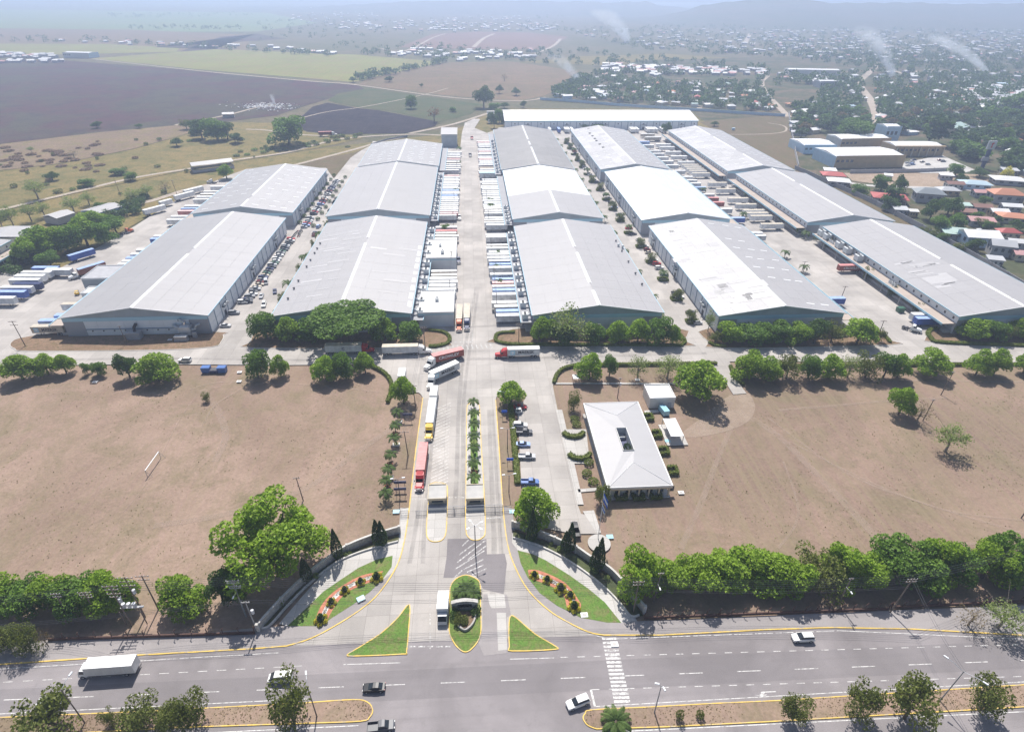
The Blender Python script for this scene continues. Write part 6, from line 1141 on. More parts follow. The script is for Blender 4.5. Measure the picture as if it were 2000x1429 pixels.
sheet('lawn', gp([(561.6, 1222.5), (600, 1186), (632, 1155), (665.6, 1132), (700, 1109), (735, 1093), (767, 1085), (765, 1107), (746.5, 1132), (723, 1155.5), (688.7, 1181), (649.4, 1206), (626, 1222.5)]), .13, 'lawn', 'green lens-shaped lawn left of the drive')
sheet('lawn', gp([(1011, 1074.7), (1040, 1082), (1065.5, 1094), (1111.7, 1123), (1151, 1151), (1181, 1176), (1213, 1215.6), (1185.6, 1215.6), (1134.8, 1206), (1088.6, 1183), (1054, 1158), (1031, 1128), (1017, 1100)]), .13, 'lawn', 'green lens-shaped lawn right of the drive')
UW = [(612.5, 1220), (626, 1185.6), (645, 1162), (672.5, 1141.7), (707, 1124), (748.7, 1115)]; LW = [(638, 1213), (656, 1181), (677, 1158), (709.5, 1141.7), (737, 1134.7)]
UE = [(1031, 1113), (1051.6, 1114), (1088.6, 1129), (1111.7, 1146), (1130, 1172), (1134.8, 1183), (1129, 1197)]; LE = [(1034, 1130), (1061, 1139), (1093, 1153), (1102.4, 1167), (1107, 1185.6)]
for U, Lw, sd_ in ((UW, LW, 'left'), (UE, LE, 'right')):
    sheet('flower_bed', smooth(gp(U), 4)+smooth(gp(Lw), 4)[::-1], .16, 'brick_red', f'red gravel bed in the {sd_} lawn')
    u, l = smooth(gp(U), 6), smooth(gp(Lw), 6); mid = [tuple((Vector(u[int(i*(len(u)-1)/30)])*.5+Vector(l[int(i*(len(l)-1)/30)])*.5)) for i in range(2, 29)]
    ribbon('gravel_strip', mid, 1.0, .172, 'gravel_white', f'white gravel band through the {sd_} red bed')
    for q in resample(mid, .62):
        for e in (-.22, .22):
            if R.random() < .2: continue
            bush_at((q.x+R.uniform(-.1, .1), q.y+e, .17), R.uniform(.6, .9), R.uniform(.55, .8), 'leaf_red' if R.random() < .6 else 'leaf_cypress', f'dark red bedding plant forming script in the {sd_} bed', f'{sd_} bedding plants', 'bedding_plant', 40, 'plant')
# gate
GY_ = 112.9
def gate_panel(x0, x1, label, h=1.9, y=GY_):
    t = thing('sliding_gate' if 'fixed' not in label else 'steel_fence', label, 'gate', ((x0+x1)/2, y, .03)); w_ = (x1-x0)/2
    ob('frame', B().box(-w_, -.04, .1, w_, .04, .16).box(-w_, -.04, h-.1, w_, .04, h).box(-w_, -.04, h*.5, w_, .04, h*.5+.06).box(-w_, -.05, 0, -w_+.1, .05, h).box(w_-.1, -.05, 0, w_, .05, h).mesh('frame', 'pier_grey'), t)
    n = int(2*w_/.3)
    for i in range(1, n): ob('bar', cached(('gbar', h), lambda: B().box(-.02, -.02, .15, .02, .02, h-.05).mesh('bar', 'metal_grey')), t, (-w_+2*w_*i/n, 0, 0))
xs = lambda px: G(px, 1003)[0]
gate_panel(xs(783), xs(799), 'fixed steel fence panel at the left wall end'); gate_panel(xs(813), xs(834), 'short sliding gate panel left of the exit booth', 1.6); gate_panel(xs(873), xs(887), 'rolling gate panel next to the exit booth'); gate_panel(xs(888), xs(908), 'rolling gate panel next to the entry booth'); gate_panel(xs(946), xs(967), 'rolling gate panel right of the entry booth'); gate_panel(xs(968), xs(982), 'narrow gate panel before the right kerb'); gate_panel(xs(984), xs(999), 'fixed steel fence panel at the right wall end')
ob_rail = thing('gate_rail', 'overhead steel rail across the gate lanes', 'rail', (0, GY_+.3, 0)); ob('beam', B().box(xs(872), -.05, 2.35, xs(982), .05, 2.42).mesh('beam', 'pier_grey'), ob_rail)
for px in (873, 887, 908, 946, 967, 982): ob('post', cached('grp', lambda: B().box(-.06, -.06, 0, .06, .06, 2.4).mesh('post', 'galvanised')), ob_rail, (xs(px), 0, 0))
def booth(px0, px1, label):
    a, c = G(px0, 990, .12), G(px1, 990, .12); w_ = (c[0]-a[0])/2; t = thing('guard_booth', label, 'guard booth', ((a[0]+c[0])/2, a[1]+2.6, .12))
    ob('wall', B().box(-w_+.4, -1.9, 0, w_-.4, 2., 2.5).mesh('wall', 'plaster_cream'), t)
    for s in (-1, 1): pc('window', 'window_glass', t, s*(w_-.4), -1.2, 1., s*(w_-.36), 1.4, 2.1)
    pc('window', 'window_glass', t, -w_+.9, -1.95, 1., w_-.9, -1.9, 2.1); pc('roof', 'booth_roof', t, -w_+.1, -2.6, 2.95, w_-.1, 2.6, 3.05)
    b = B(); bar_b(b, [(-w_, -2.7, 0), (w_, -2.7, 0), (w_, 2.7, 0), (-w_, 2.7, 0)], .22, 2.5, 3.3, 0, True); ob('parapet', b.mesh('parapet', 'plaster_cream'), t); pc('soffit', 'plaster_cream', t, -w_+.12, -2.58, 2.5, w_-.12, 2.58, 2.6)
    pc('plinth', 'pier_grey', t, -w_-.1, -3.6, 0, w_+.1, -2.1, .5); pc('barrier', 'plaster_white', t, -w_-.1, -4., 0, w_+.1, -3.75, .95)
    for s in (-1, 1): pc('post', 'metal_dark', t, s*(w_-.15)-.06, -2.5, 0, s*(w_-.15)+.06, -2.38, 2.5)
booth(837, 872, 'guard booth with stained roof between exit lane and hatched lane'); booth(911, 945, 'guard booth with clean roof at the head of the median')
# monument sign
g0 = G(908, 1190, .12); t = thing('monument_sign', 'arched stone monument wall with black sign panel', 'sign', (g0[0], g0[1]+.2, .12))
arc = [(-2.9, 0), (2.9, 0), (2.9, 2.4)]+[(2.9-5.8*i/12, 2.4+.65*math.sin(math.pi*i/12)) for i in range(1, 12)]+[(-2.9, 2.4)]
b = B(); b.loft([[(x, -.3, z) for x, z in arc], [(x, .3, z) for x, z in arc]]); ob('stone_wall', b.mesh('stone_wall', 'stone_wall'), t)
cop = [(-3.05, 2.35)]+[(2.9-5.8*i/12, 2.45+.65*math.sin(math.pi*i/12)) for i in range(12, -1, -1)]+[(3.05, 2.35)]
ob('coping', bar_b(B(), [(x, 0, 0) for x, z in cop], .85, 0, .2).mesh('coping', 'stone_coping'), t); me = [c for c in t.children if c.name.startswith('coping')][0].data
for i, (x, z) in enumerate(cop):
    for k in range(4): me.vertices[k*len(cop)+i].co.z += z
ob('sign_panel', B().loft([[(-1.6, y, 1.1), (1.6, y, 1.1), (1.6, y, 2.2), (1., y, 2.5), (0, y, 2.6), (-1., y, 2.5), (-1.6, y, 2.2)] for y in (-.36, -.305)]).mesh('sign_panel', 'sign_black'), t); ob('sign_stripe', B().loft([[(x, -.38, 2.2+.22*(1-(x/1.65)**2)-.06), (x, -.38, 2.2+.22*(1-(x/1.65)**2)+.08), (x, -.365, 2.2+.22*(1-(x/1.65)**2)+.08), (x, -.365, 2.2+.22*(1-(x/1.65)**2)-.06)] for x in (-1.6, -1, -.4, .4, 1, 1.6)]).mesh('sign_stripe', 'sign_white'), t)
pl = smooth(gp([(888, 1196), (890, 1212), (897, 1225), (908, 1232), (919, 1225), (927, 1212), (929, 1196)]), 4); t = thing('planter', 'boat-shaped stone planter before the monument', 'planter', (0, 0, .12)); ob('rim', bar_b(B(), pl, .35, 0, .65).mesh('rim', 'stone_wall'), t); ob('soil', B().prism(pl, .0, .45).mesh('soil', 'island_soil'), t)
# planter boxes beside the left palms and in the median, with yellow shrubs
for px, c in [((779, 823), 1), ((774, 868), 1), ((761, 932), 1), ((772, 846), 0), ((761, 906), 0), ((757, 948), 0), ((925, 803), 1), ((925, 848), 1), ((925, 899), 1), ((925, 950), 1), ((927, 825), 0), ((926, 872), 0), ((926, 922), 0)]:
    g = G(*px, .02); t = thing('flower_box', 'white planter box of yellow shrubs among the palms' if c else 'orange ring bed with dark shrub among the palms', 'planter', (g[0], g[1], -.02 if px[0] > 900 else -.22), 0, 'yellow planter boxes' if c else 'orange ring beds')
    ob('box', cached(('fbx', c), lambda: B().box(-1.1, -.7, 0, 1.1, .7, .5).mesh('box', 'plaster_white' if c else 'brick_red')), t, (0, 0, 0), 0, 1 if c else .8)
    ob('shrub', cached(('fbs', c), lambda: npmesh('shrub', *leaves(shell(np.random.RandomState(8), 160, (0, 0, .5), .75, .7), .12, .4, .3, .7, np.random.RandomState(9)), 'leaf_yellow' if c else 'leaf_cypress')), t)
# ------------------------------------------------------------------ fence along the highway
def road_fence(pa, pb, label, step):
    a, c = Vector(G(*pa, .1)), Vector(G(*pb, .1)); d = c-a; n = int(d.length/step); ang = math.atan2(d.y, d.x)
    t = thing('highway_fence', label, 'fence', a, ang); L = d.length
    ob('plinth', B().box(0, -.14, 0, L, .14, .75).mesh('plinth', 'rust_dark'), t)
    pm = cached('fpost', lambda: B().box(-.08, -.08, 0, .08, .08, 2.1).loft([[(-.07, -.07, 2.05), (.07, -.07, 2.05), (.07, .07, 2.05), (-.07, .07, 2.05)], [(.3, -.06, 2.55), (.42, -.06, 2.5), (.42, .06, 2.5), (.3, .06, 2.55)]]).mesh('post', 'rust_dark'))
    for i in range(n+1): ob('post', pm, t, (i*L/max(n, 1), 0, 0), 0, None, (R.uniform(-.05, .05), R.uniform(-.05, .05), 0))
    for z in (1.1, 1.5, 1.9): ob('wire', B().box(0, -.008, z, L, .008, z+.016).mesh('wire', 'wire'), t)
road_fence((95, 1250), (498, 1237), 'rusty post fence on a dark plinth left of the entrance', 3.1); road_fence((1258, 1208), (1735, 1190), 'rusty post fence on a dark plinth right of the entrance', 2.75); road_fence((1740, 1187), (2080, 1172), 'rusty post fence beyond the leaning wooden pole', 2.75)
# ------------------------------------------------------------------ poles, lamps, wires
def solid(me_b, name, m, t): return ob(name, me_b.mesh(name, m), t)
def utility_pole(px, h, label, arms=((1.2, .4), ), lean=(0, 0), m='wood_pole', rz=0., drum=False, group=None, lamp=False):
    g = G(*px); t = thing('utility_pole', label, 'utility pole', (g[0], g[1], 0), rz, group); solid(B().tube([(0, 0, -.3), (lean[0], lean[1], h)], .17, 8, 0, .11), 'pole', m, t)
    for w_, dz in arms:
        z = h-dz; x, y = lean[0]*z/h, lean[1]*z/h
        solid(B().box(x-w_, y-.07, z-.07, x+w_, y+.07, z+.07), 'crossarm', m, t)
        for k in (-1, -.35, .35, 1): ob('insulator', cached('ins', lambda: B().cyl(0, 0, 0, .22, .07, 6).mesh('insulator', 'insulator')), t, (x+k*(w_-.12), y, z+.07))
    if drum: ob('transformer', B().cyl(.45, 0, h*.62, h*.62+1.1, .33, 10).mesh('transformer', 'insulator'), t)
    if lamp: solid(B().tube([(0, 0, h*.7), (0, -1.6, h*.75)], .05, 6), 'lamp_arm', 'galvanised', t); ob('lamp_head', B().box(-.14, -2.2, h*.75-.05, .14, -1.5, h*.75+.08).mesh('lamp_head', 'lamp_head'), t)
    return (g[0]+lean[0], g[1]+lean[1], h)
def lamp_post(px, h, label, heads, m='concrete_pole', lean=(0, 0), arm=2., group=None, rz=0.):
    g = G(*px); t = thing('street_lamp', label, 'street lamp', (g[0], g[1], .05), rz, group); solid(B().tube([(0, 0, -.1), (lean[0], lean[1], h)], .14, 8, 0, .08), 'pole', m, t)
    for dx, dy in heads:
        solid(B().tube([(lean[0], lean[1], h-.3), (lean[0]+dx*arm*.6, lean[1]+dy*arm*.6, h+.3), (lean[0]+dx*arm, lean[1]+dy*arm, h+.4)], .05, 6), 'arm', 'galvanised', t)
        ob('lamp_head', B().box(-.45, -.17, -.06, .45, .17, .1, 0, None, .05, .03).mesh('lamp_head', 'lamp_head'), t, (lean[0]+dx*(arm+.35), lean[1]+dy*(arm+.35), h+.4), math.atan2(dy, dx))
W1 = utility_pole((143, 1215), 10, 'wooden pole behind the fence near its left end', ((1., .3), (.9, 1.2)), (0, 0)); 
W2a = utility_pole((309, 1188), 11, 'wooden pole with fuse arms at the right of the transformer frame', ((1.4, .3), (1.2, 1.4)), (-.3, .3)); W2b = utility_pole((257, 1220), 13, 'near pole of the transformer frame', ((1.6, .3), (1.4, 1.3), (1.4, 2.6), (1.2, 3.6)), (-.4, .3), drum=True); W2c = utility_pole((283, 1203), 13, 'far pole of the transformer frame', ((1.6, .4), (1.4, 1.5), (1.4, 2.8)), (-.3, .3), drum=True); W2d = utility_pole((195, 1209), 9.5, 'short pole with many arms left of the transformer frame', ((1.4, .3), (1.3, 1.1), (1.2, 1.9)))
t = thing('transformer_platform', 'steel platform with transformers hung between two poles', 'transformer', (*G(270, 1211)[:2], 0)); ob('platform', B().box(-2.2, -.25, 4.6, 2.6, .25, 4.75).mesh('platform', 'metal_grey'), t)
for i in range(3): ob('tank', cached('ttk', lambda: B().cyl(0, 0, 4.75, 6., .4, 10).mesh('tank', 'insulator')), t, (-1.3+i*1.1, 0, 0))
for x in (-2, 2.4): ob('bracket', B().box(x-.08, -1.1, 0, x+.08, -.95, 4.6).mesh('bracket', 'wood_pole'), t)
W3 = utility_pole((480, 1202), 12, 'tall pole with ladder of crossarms beside the big tree', ((1.4, .3), (1.3, .9), (1.4, 2.), (1.2, 2.6)), (-.2, .2), 'concrete_pole', lamp=True); W4 = utility_pole((502, 1230), 9.5, 'pole with drum transformer at the left wall end', ((.9, .3), ), (-.5, .3), 'concrete_pole', drum=True)
W5 = utility_pole((1237, 1195), 10.5, 'dark pole with double arms at the right wall end', ((1.3, .3), (1.2, 1.2)), (0, .2)); W6 = utility_pole((1276, 1175), 9.5, 'lamp-bearing pole behind the right wall end', ((.7, .3), ), (.6, .5), lamp=True); W7 = utility_pole((1738, 1196), 11, 'leaning wooden pole at the break in the fence', ((1.2, .3), (1.2, 1.)), (1.6, .6)); W8 = utility_pole((1636, 1180), 9, 'thin lamp pole in the right highway row', ((.6, .3), ), (.5, .2), lamp=True)
W9 = utility_pole((50, 676), 11, 'wooden pole with two crossarms on the brown bed', ((1.5, .3), (1.4, 1.8)), (-.6, .2)); W10 = utility_pole((248, 671), 8, 'short wooden pole before the ducted gable', ((.8, .3), ), (-.4, 0))
lamp_post((166, 1411), 11.6, 'tall median lamp among the olive trees', [(.2, 1)], 'wood_pole', (0, 0), 2.2); lamp_post((619, 1399), 10.5, 'median lamp beside the tall olive tree', [(-.3, 1)], 'wood_pole'); lamp_post((1278, 1391), 9.4, 'slim lamp on the tip of the right median', [(-.7, .2), (.2, -.7)], 'concrete_pole', (0, 0), .8); lamp_post((1835, 1368), 10.3, 'concrete lamp with two long arms on the right median', [(-.55, .8), (.6, -.8)], 'concrete_pole', (.6, 0), 3.)
g = G(929, 1083); t = thing('floodlight_mast', 'dark mast with four star arms before the entry booth', 'street lamp', (g[0], g[1], .03)); solid(B().tube([(0, 0, 0), (0, 0, 10.4)], .15, 8, 0, .09), 'pole', 'metal_dark', t)
for a in (.5, 2.2, 3.7, 5.6): solid(B().tube([(0, 0, 10.2), (1.6*math.cos(a), 1.6*math.sin(a), 10.5)], .05, 6), 'arm', 'galvanised', t); ob('lamp_head', cached('fml', lambda: B().box(-.4, -.16, -.06, .4, .16, .08).mesh('lamp_head', 'lamp_head')), t, (1.9*math.cos(a), 1.9*math.sin(a), 10.5), a)
lamp_post((781, 970), 6.5, 'dark double-arm lamp left of the gate with box signs', [(1, .1), (-1, -.1)], 'metal_dark', (0, 0), 1.2); lamp_post((994, 962), 6.5, 'dark double-arm lamp right of the gate', [(1, .1), (-1, -.1)], 'metal_dark', (0, 0), 1.2); lamp_post((991, 878), 8, 'double-arm lamp halfway along the long hedge', [(1, 0), (-1, 0)], 'metal_dark', (0, 0), 1.4); W11 = utility_pole((797, 888), 9, 'wooden pole with stays beside the queue of trucks', ((1.3, .3), ), (-.4, 0)); W12 = utility_pole((812, 795), 9, 'wooden pole at the plaza tree', ((1.3, .3), ), (-.3, 0)); W13 = utility_pole((592, 976), 8, 'thin pole standing in the left field beyond the big tree', ((.9, .3), ), (-.5, .3))
lamp_post((984, 797), 6.5, 'dark lamp under the loose bright tree', [(1, 0), (-1, 0)], 'metal_dark', (0, 0), 1.); W14 = utility_pole((1206, 776), 8, 'pole with grey drum behind the office', ((.5, .3), ), (.2, .1), drum=True); W15 = utility_pole((830, 676), 9, 'pole with arms at the hedge of the white flat block', ((1.3, .3), (1.2, 1.)), (0, 0)); W16 = utility_pole((1013, 670), 9, 'pole at the end of the docked trailers', ((1.3, .3), (1.2, 1.)), (0, 0)); W17 = utility_pole((1168, 672), 9, 'braced pole among the plain grey gable trees', ((.6, .3), ), (-.3, .2))
utility_pole((1838, 770), 9, 'leaning pole with lamps in the right field', ((.6, .2), ), (1.2, .6)); utility_pole((1803, 820), 8, 'pole beside the bare twiggy tree', ((.6, .2), ), (.6, .3)); utility_pole((1714, 660), 8, 'pole with crossarm at the yard mouth', ((1.3, .3), ), (0, .2)); utility_pole((1640, 590), 8, 'pole with crossarm behind the patchwork roof', ((1.3, .3), ), (.3, 0)); utility_pole((1563, 540), 8, 'pole with crossarm beyond the patchwork eave', ((1.3, .3), ), (.3, 0)); utility_pole((1995, 1010), 8, 'pole at the far right of the dry field', ((.6, .3), ), (.8, .3))
for i, (x, y) in enumerate([(-11, 246), (-11, 281), (-11.5, 345), (-11.5, 385), (-11.5, 425), (-11, 470), (9.5, 232), (9.5, 258), (9.5, 300), (9.5, 346), (9.5, 388), (9.5, 428)]): t = thing('utility_pole', 'slim pole with crossarm among the docked trailers', 'utility pole', (x, y, 0), 0, 'street poles'); ob('pole', cached('spo', lambda: B().cyl(0, 0, 0, 8.5, .12, 7).mesh('pole', 'wood_pole')), t); ob('crossarm', cached('spa', lambda: B().box(-1, -.05, 8.1, 1, .05, 8.22).mesh('crossarm', 'wood_pole')), t)
for px, h in [((345, 378), 9), ((236, 382), 10), ((740, 300), 10)][:2]: utility_pole(px, h, 'thin pole in the scrub at ' + ('the dirt road bend' if px[0] > 300 else 'the pasture edge'), ((.8, .3), ), (-.6, 0))
def wires(a, c, label, sag=1., n=3, gap=.5, r=.028):
    a, c = Vector(a), Vector(c); d = (c-a).normalized(); q = Vector((-d.y, d.x, 0))
    for i in range(n):
        o = q*(i-(n-1)/2)*gap; pts = [tuple(a+o+(c-a)*t_+Vector((0, 0, -sag*4*t_*(1-t_)))) for t_ in [k/12 for k in range(13)]]
        tag(ob('power_line', B().tube(pts, r, 4).mesh('power_line', 'wire')), label, 'cable', 'wires '+label)
wires((-140, 84, 9.8), W1, 'sagging wire left of the transformer frame', 1., 4); wires(W1, W2b, 'wire between the end pole and the transformer frame', .5, 4); wires(W2b, W3, 'wire from transformer frame to the ladder-armed pole', .8, 5); wires(W3, W5, 'long wire spanning the entrance drive', 2.2, 5); wires(W5, W7, 'wire running above the right highway fence', 1.5, 5); wires(W7, (140, 88, 10.5), 'wire leaving past the leaning wooden pole', 1.2, 4)
wires((-140, 79, 7.5), W4, 'low wire along the left fence', 1.2, 3, .4); wires(W4, (W5[0], W5[1], 7.5), 'low wire crossing the entrance', 1.8, 3, .4); wires((W5[0], W5[1], 7.5), (W7[0], W7[1], 8), 'low wire along the right fence', 1.2, 2, .4); wires(W7, (91, 57.6, 10), 'wire crossing the highway to the median lamp', .8, 2, .5)
wires(W11, W12, 'wire beside the queue of trucks', .6, 2); wires(W12, W15, 'wire from the plaza tree to the flat block', 1., 3); wires(W15, W16, 'wire crossing the mouth of the central street', 1., 3); wires(W16, W17, 'wire before the plain grey gable', 1., 2)
wires((-11, 246, 8.2), (-11, 281, 8.2), 'wire along the left street poles', .5, 2); wires((9.5, 232, 8.2), (9.5, 300, 8.2), 'wire along the right street poles', .7, 2)
# flag, goal, signs and small things
g = G(1168, 1052); t = thing('flagpole', 'tall flagpole with blue and white flags on a round plinth', 'flagpole', (g[0], g[1], .02)); solid(B().tube([(0, 0, 0), (0, 0, 16.5)], .11, 8, 0, .05), 'pole', 'ridge_white', t); ob('plinth', B().cyl(0, -1.5, 0, .22, 2.9, 28).mesh('plinth', 'concrete_light'), t); ob('finial', B().ball((0, 0, 16.6), .16).mesh('finial', 'chrome'), t)
def flag(z, hh, w_, bands, name='flag'):
    n = 8; b = B()
    for k, mi in enumerate(bands):
        for i in range(n):
            def pt(u, v): return (u*w_*.35+.05, -u*w_*.25+.25*math.sin(u*7+v*2), z-v*hh-u*w_*.75)
            u0, u1, v0, v1 = i/n, (i+1)/n, k/len(bands), (k+1)/len(bands); b.add([pt(u0, v0), pt(u1, v0), pt(u1, v1), pt(u0, v1)], [(0, 1, 2, 3)], mi)
    ob(name, b.mesh(name, 'flag_blue', 'flag_white'), t)
flag(16.2, 2.6, 3.2, (0, 1, 0)); flag(12.2, 1.8, 2.2, (1, 0, 1))
a, c = G(288, 930), G(314, 893); d = Vector(c)-Vector(a); t = thing('goal_frame', 'white football goal frame in the left field', 'goal', (a[0], a[1], -.2), math.atan2(d.y, d.x)); L = d.length
for x in (0, L): ob('goalpost', B().tube([(x, 0, 0), (x, 0, 2.4)], .07, 8).mesh('goalpost', 'metal_grey'), t); ob('stay', B().tube([(x, 0, 2.3), (x, -1.4, 0)], .04, 6).mesh('stay', 'metal_grey'), t)
ob('crossbar', B().tube([(0, 0, 2.4), (L, 0, 2.4)], .14, 8).mesh('crossbar', 'sign_white'), t)
for px, lb, c in (((404, 725), 'blue lidded dumpster on the left of the three', 'paint_blue'), ((420, 726), 'low open dark blue dumpster between two taller ones', 'paint_navy'), ((435, 725), 'blue dumpster on the right of the three', 'paint_blue'), ((1757, 609), 'dark green dumpster in the canopy yard', 'paint_green')):
    g = G(*px); t = thing('dumpster', lb, 'dumpster', (g[0], g[1], .03 if px[0] > 1000 else -.2)); hh = 1.3 if 'low' in lb else 2.2
    ob('bin', B().box(-1.4, -1., .15, 1.4, 1., hh, 0, None, -.12, -.12).mesh('bin', c), t); ob('lid', B().box(-1.3, -.95, hh+.005, 1.3, .95, hh+.07).mesh('lid', 'metal_dark' if 'low' in lb else c), t)
    for x in (-1.1, 1.1): ob('skid', B().box(x-.12, -.9, 0, x+.12, .9, .15).mesh('skid', 'metal_dark'), t)
    for s in (-1, 1): ob('rib', B().box(-1.5, s*1.06-.04, hh*.5, 1.5, s*1.06+.04, hh*.5+.12).mesh('rib', c), t)
for px, lb, c, w_ in (((783, 955), 'dark box sign on the left gate lamp', 'sign_navy', 1.7), ((783, 968), 'lower dark box sign on the left gate lamp', 'sign_navy', 1.7), ((797, 822), 'dark box sign near the plaza pole', 'sign_navy', 1.6), ((996, 910), 'blue sign board beside the long hedge', 'flag_blue', 1.0), ((985, 816), 'small blue sign by the loose bright tree', 'flag_blue', .9)):
    g = G(*px); t = thing('sign_board', lb, 'sign', (g[0], g[1], 0)); ob('board', B().box(-w_, -.08, 2.2, w_, .08, 3.1).mesh('board', c), t)
    for x in (-w_*.7, w_*.7): ob('post', B().box(x-.05, -.05, -.2, x+.05, .05, 2.2).mesh('post', 'metal_dark'), t)
for px, rz, lb in (((774, 999), 0., 'pale blue utility cover by the left gate post'), ((705, 1170), .5, 'pale blue utility cover on the left lawn'), ((1191, 1048), 0., 'pale blue utility cover in the right field'), ((1304, 861), 0., 'pale blue utility cover behind the office'), ((1001, 999), 0., 'pale blue utility cover by the right gate post')): g = G(*px, .14 if px[0] == 705 else 0); t = thing('utility_cover', lb, 'cover', (g[0], g[1], .13 if px[0] == 705 else -.22), rz); ob('frame', B().box(-.9, -.7, 0, .9, .7, .35).mesh('frame', 'concrete_light'), t); ob('lid', B().box(-.85, -.65, .35, .85, .65, .4).mesh('lid', 'pool_blue'), t)
for px, lb in (((1141, 1201), 'white square drain box on the right lawn'), ((1330, 962), 'small white manhole frame in the right field'), ((1245, 741), 'white manhole slab on the office lawn'), ((1200, 1258), 'white litter box on the shoulder'), ((332, 664), 'white slab before the ducted gable'), ((186, 746), 'white slab under the saplings'), ((467, 745), 'white slab by the dumpster trees'), ((468, 727), 'pale slab beside the dumpsters')):
    g = G(*px); t = thing('manhole', lb, 'manhole', (g[0], g[1], .02 if px[1] != 741 else -.2)); ob('frame', B().box(-.8, -.6, 0, .8, .6, .2).mesh('frame', 'sign_white'), t); ob('cover', B().box(-.45, -.35, .2, .45, .35, .24).mesh('cover', 'concrete_light'), t)
# office forecourt: paths and paved court
for px, lb in (([(1086, 800), (1098, 800), (1140, 985), (1128, 985)], 'concrete path along the office parking'), ([(1106, 838), (1145, 838), (1152, 905), (1120, 905)], 'paved court before the office door'), ([(1128, 955), (1165, 952), (1166, 958), (1130, 961)], 'cross path to the office porch'), ([(1085, 747), (1410, 748), (1410, 750), (1085, 750)], 'thin concrete path across the corner lawn'), ([(1138, 998), (1160, 996), (1174, 1040), (1166, 1042)], 'path to the flagpole'), ([(1258, 802), (1296, 798), (1298, 804), (1260, 808)], 'short path to the generator')): sheet('path', gp(px), .055 if 'court' in lb else .05, 'concrete_light', lb)
sheet('dirt_apron', smooth(gp([(1425, 772), (1462, 768), (1475, 800), (1450, 830), (1380, 850), (1330, 850), (1370, 815), (1400, 790)]), 3, True), -.15, 'apron_dirt', 'pale bare apron at the field driveway')
# perimeter walls
def wall_line(px, h, label, m='pier_grey', wd=.25, seg=12.):
    p = [Vector((*G(*q)[:2], -.2)) for q in px]; t = thing('perimeter_wall', label, 'wall', (0, 0, 0))
    q = resample(p, seg)
    for a, c in zip(q, q[1:]): ob('wall_panel', bar_b(B(), [tuple(a), tuple(c)], wd, -.2, h).mesh('wall_panel', m), t)
    for a in q: ob('post', cached(('wpost', h, m), lambda: B().box(-.2, -.2, 0, .2, .2, h+.5).mesh('post', m)), t, a)
wall_line([(1552, 330), (1700, 395), (1790, 442), (1900, 503), (2000, 562), (2150, 650)], 2.8, 'dark perimeter wall between warehouses and houses', 'pier_grey'); wall_line([(1540, 222), (1546, 260), (1553, 300), (1560, 332)], 2.6, 'perimeter wall of the brown lot', 'plaster_grey'); wall_line([(1055, 195), (1130, 200), (1210, 207), (1350, 216), (1440, 222), (1540, 228)], 2.8, 'long pale blue wall between far warehouse and town', 'plaster_blue'); wall_line([(725, 283), (760, 272), (800, 266)], 1.2, 'low dark wall behind the short skylight warehouse', 'pier_grey', .2)
wall_line([(1660, 338), (1790, 336), (1860, 333)], 2.5, 'grey wall behind the tan shop building', 'plaster_grey')
t = thing('water_trough', 'small blue box in the brown lot', 'box', (*G(1432, 254)[:2], -.2)); ob('tank', B().box(-1.5, -1, .3, 1.5, 1, 2.2).mesh('tank', 'plaster_blue'), t); ob('base', B().box(-1.2, -.8, 0, 1.2, .8, .3).mesh('base', 'metal_grey'), t)
# ------------------------------------------------------------------ the town
ROOFS = dict(white=(.74, .74, .74), silver=(.52, .53, .55), red=(.45, .10, .09), terracotta=(.55, .24, .14), rust=(.28, .15, .12), green=(.40, .52, .48), blue=(.45, .58, .66), grey=(.25, .28, .30), pink=(.58, .33, .32))
for k, c in ROOFS.items(): paint('tile_'+k, c, .6, .15, .6, rand=.25)
WALLS = ['plaster_white', 'plaster_cream', 'plaster_grey', 'plaster_blue', 'plaster_tan']
def house_parts(shape, roof, wall, full):
    def wl(): return B().box(-.45, -.45, 0, .45, .45, 1).mesh('wall', wall)
    def rf():
        b = B()
        if shape == 'hip': b.loft([[(-.52, -.52, .98), (.52, -.52, .98), (.52, .52, .98), (-.52, .52, .98)], [(-.52, -.52, 1.03), (.52, -.52, 1.03), (.52, .52, 1.03), (-.52, .52, 1.03)], [(-.2, -.03, 1.5), (.2, -.03, 1.5), (.2, .03, 1.5), (-.2, .03, 1.5)]])
        elif shape == 'gable': b.loft([[(x, -.53, 1.0), (x, 0, 1.4), (x, .53, 1.0), (x, 0, 1.34)] for x in (-.53, .53)]); b.loft([[(x, -.45, 1.0), (x, .45, 1.0), (x, 0, 1.34)] for x in (-.45, .45)])
        else: b.loft([[(x, -.53, 1.0), (x, .53, 1.2), (x, .53, 1.26), (x, -.53, 1.06)] for x in (-.53, .53)]); b.box(-.45, -.45, 1., .45, .45, 1.03)
        return b.mesh('roof', 'tile_'+roof)
    return cached(('hw', wall), wl), cached(('hr', shape, roof), rf)
def house(loc, wx, wy, h, rz, shape, roof, wall, label, group=None, full=False):
    t = thing('house', label, 'house', loc, rz, group, (wx, wy, h)); wm, rm = house_parts(shape, roof, wall, full); ob('wall', wm, t); ob('roof', rm, t)
    if full:
        for i in range(3): ob('window', cube('window_glass', 'window'), t, (-.28+.28*i, -.455, .6), 0, (.12, .02, .3))
        for i in range(2): ob('window', cube('window_glass', 'window'), t, (-.455, -.2+.4*i, .6), 0, (.02, .14, .3))
        ob('door', cube('wood_pole', 'door'), t, (.38, -.456, .35), 0, (.1, .02, .7))
    return t
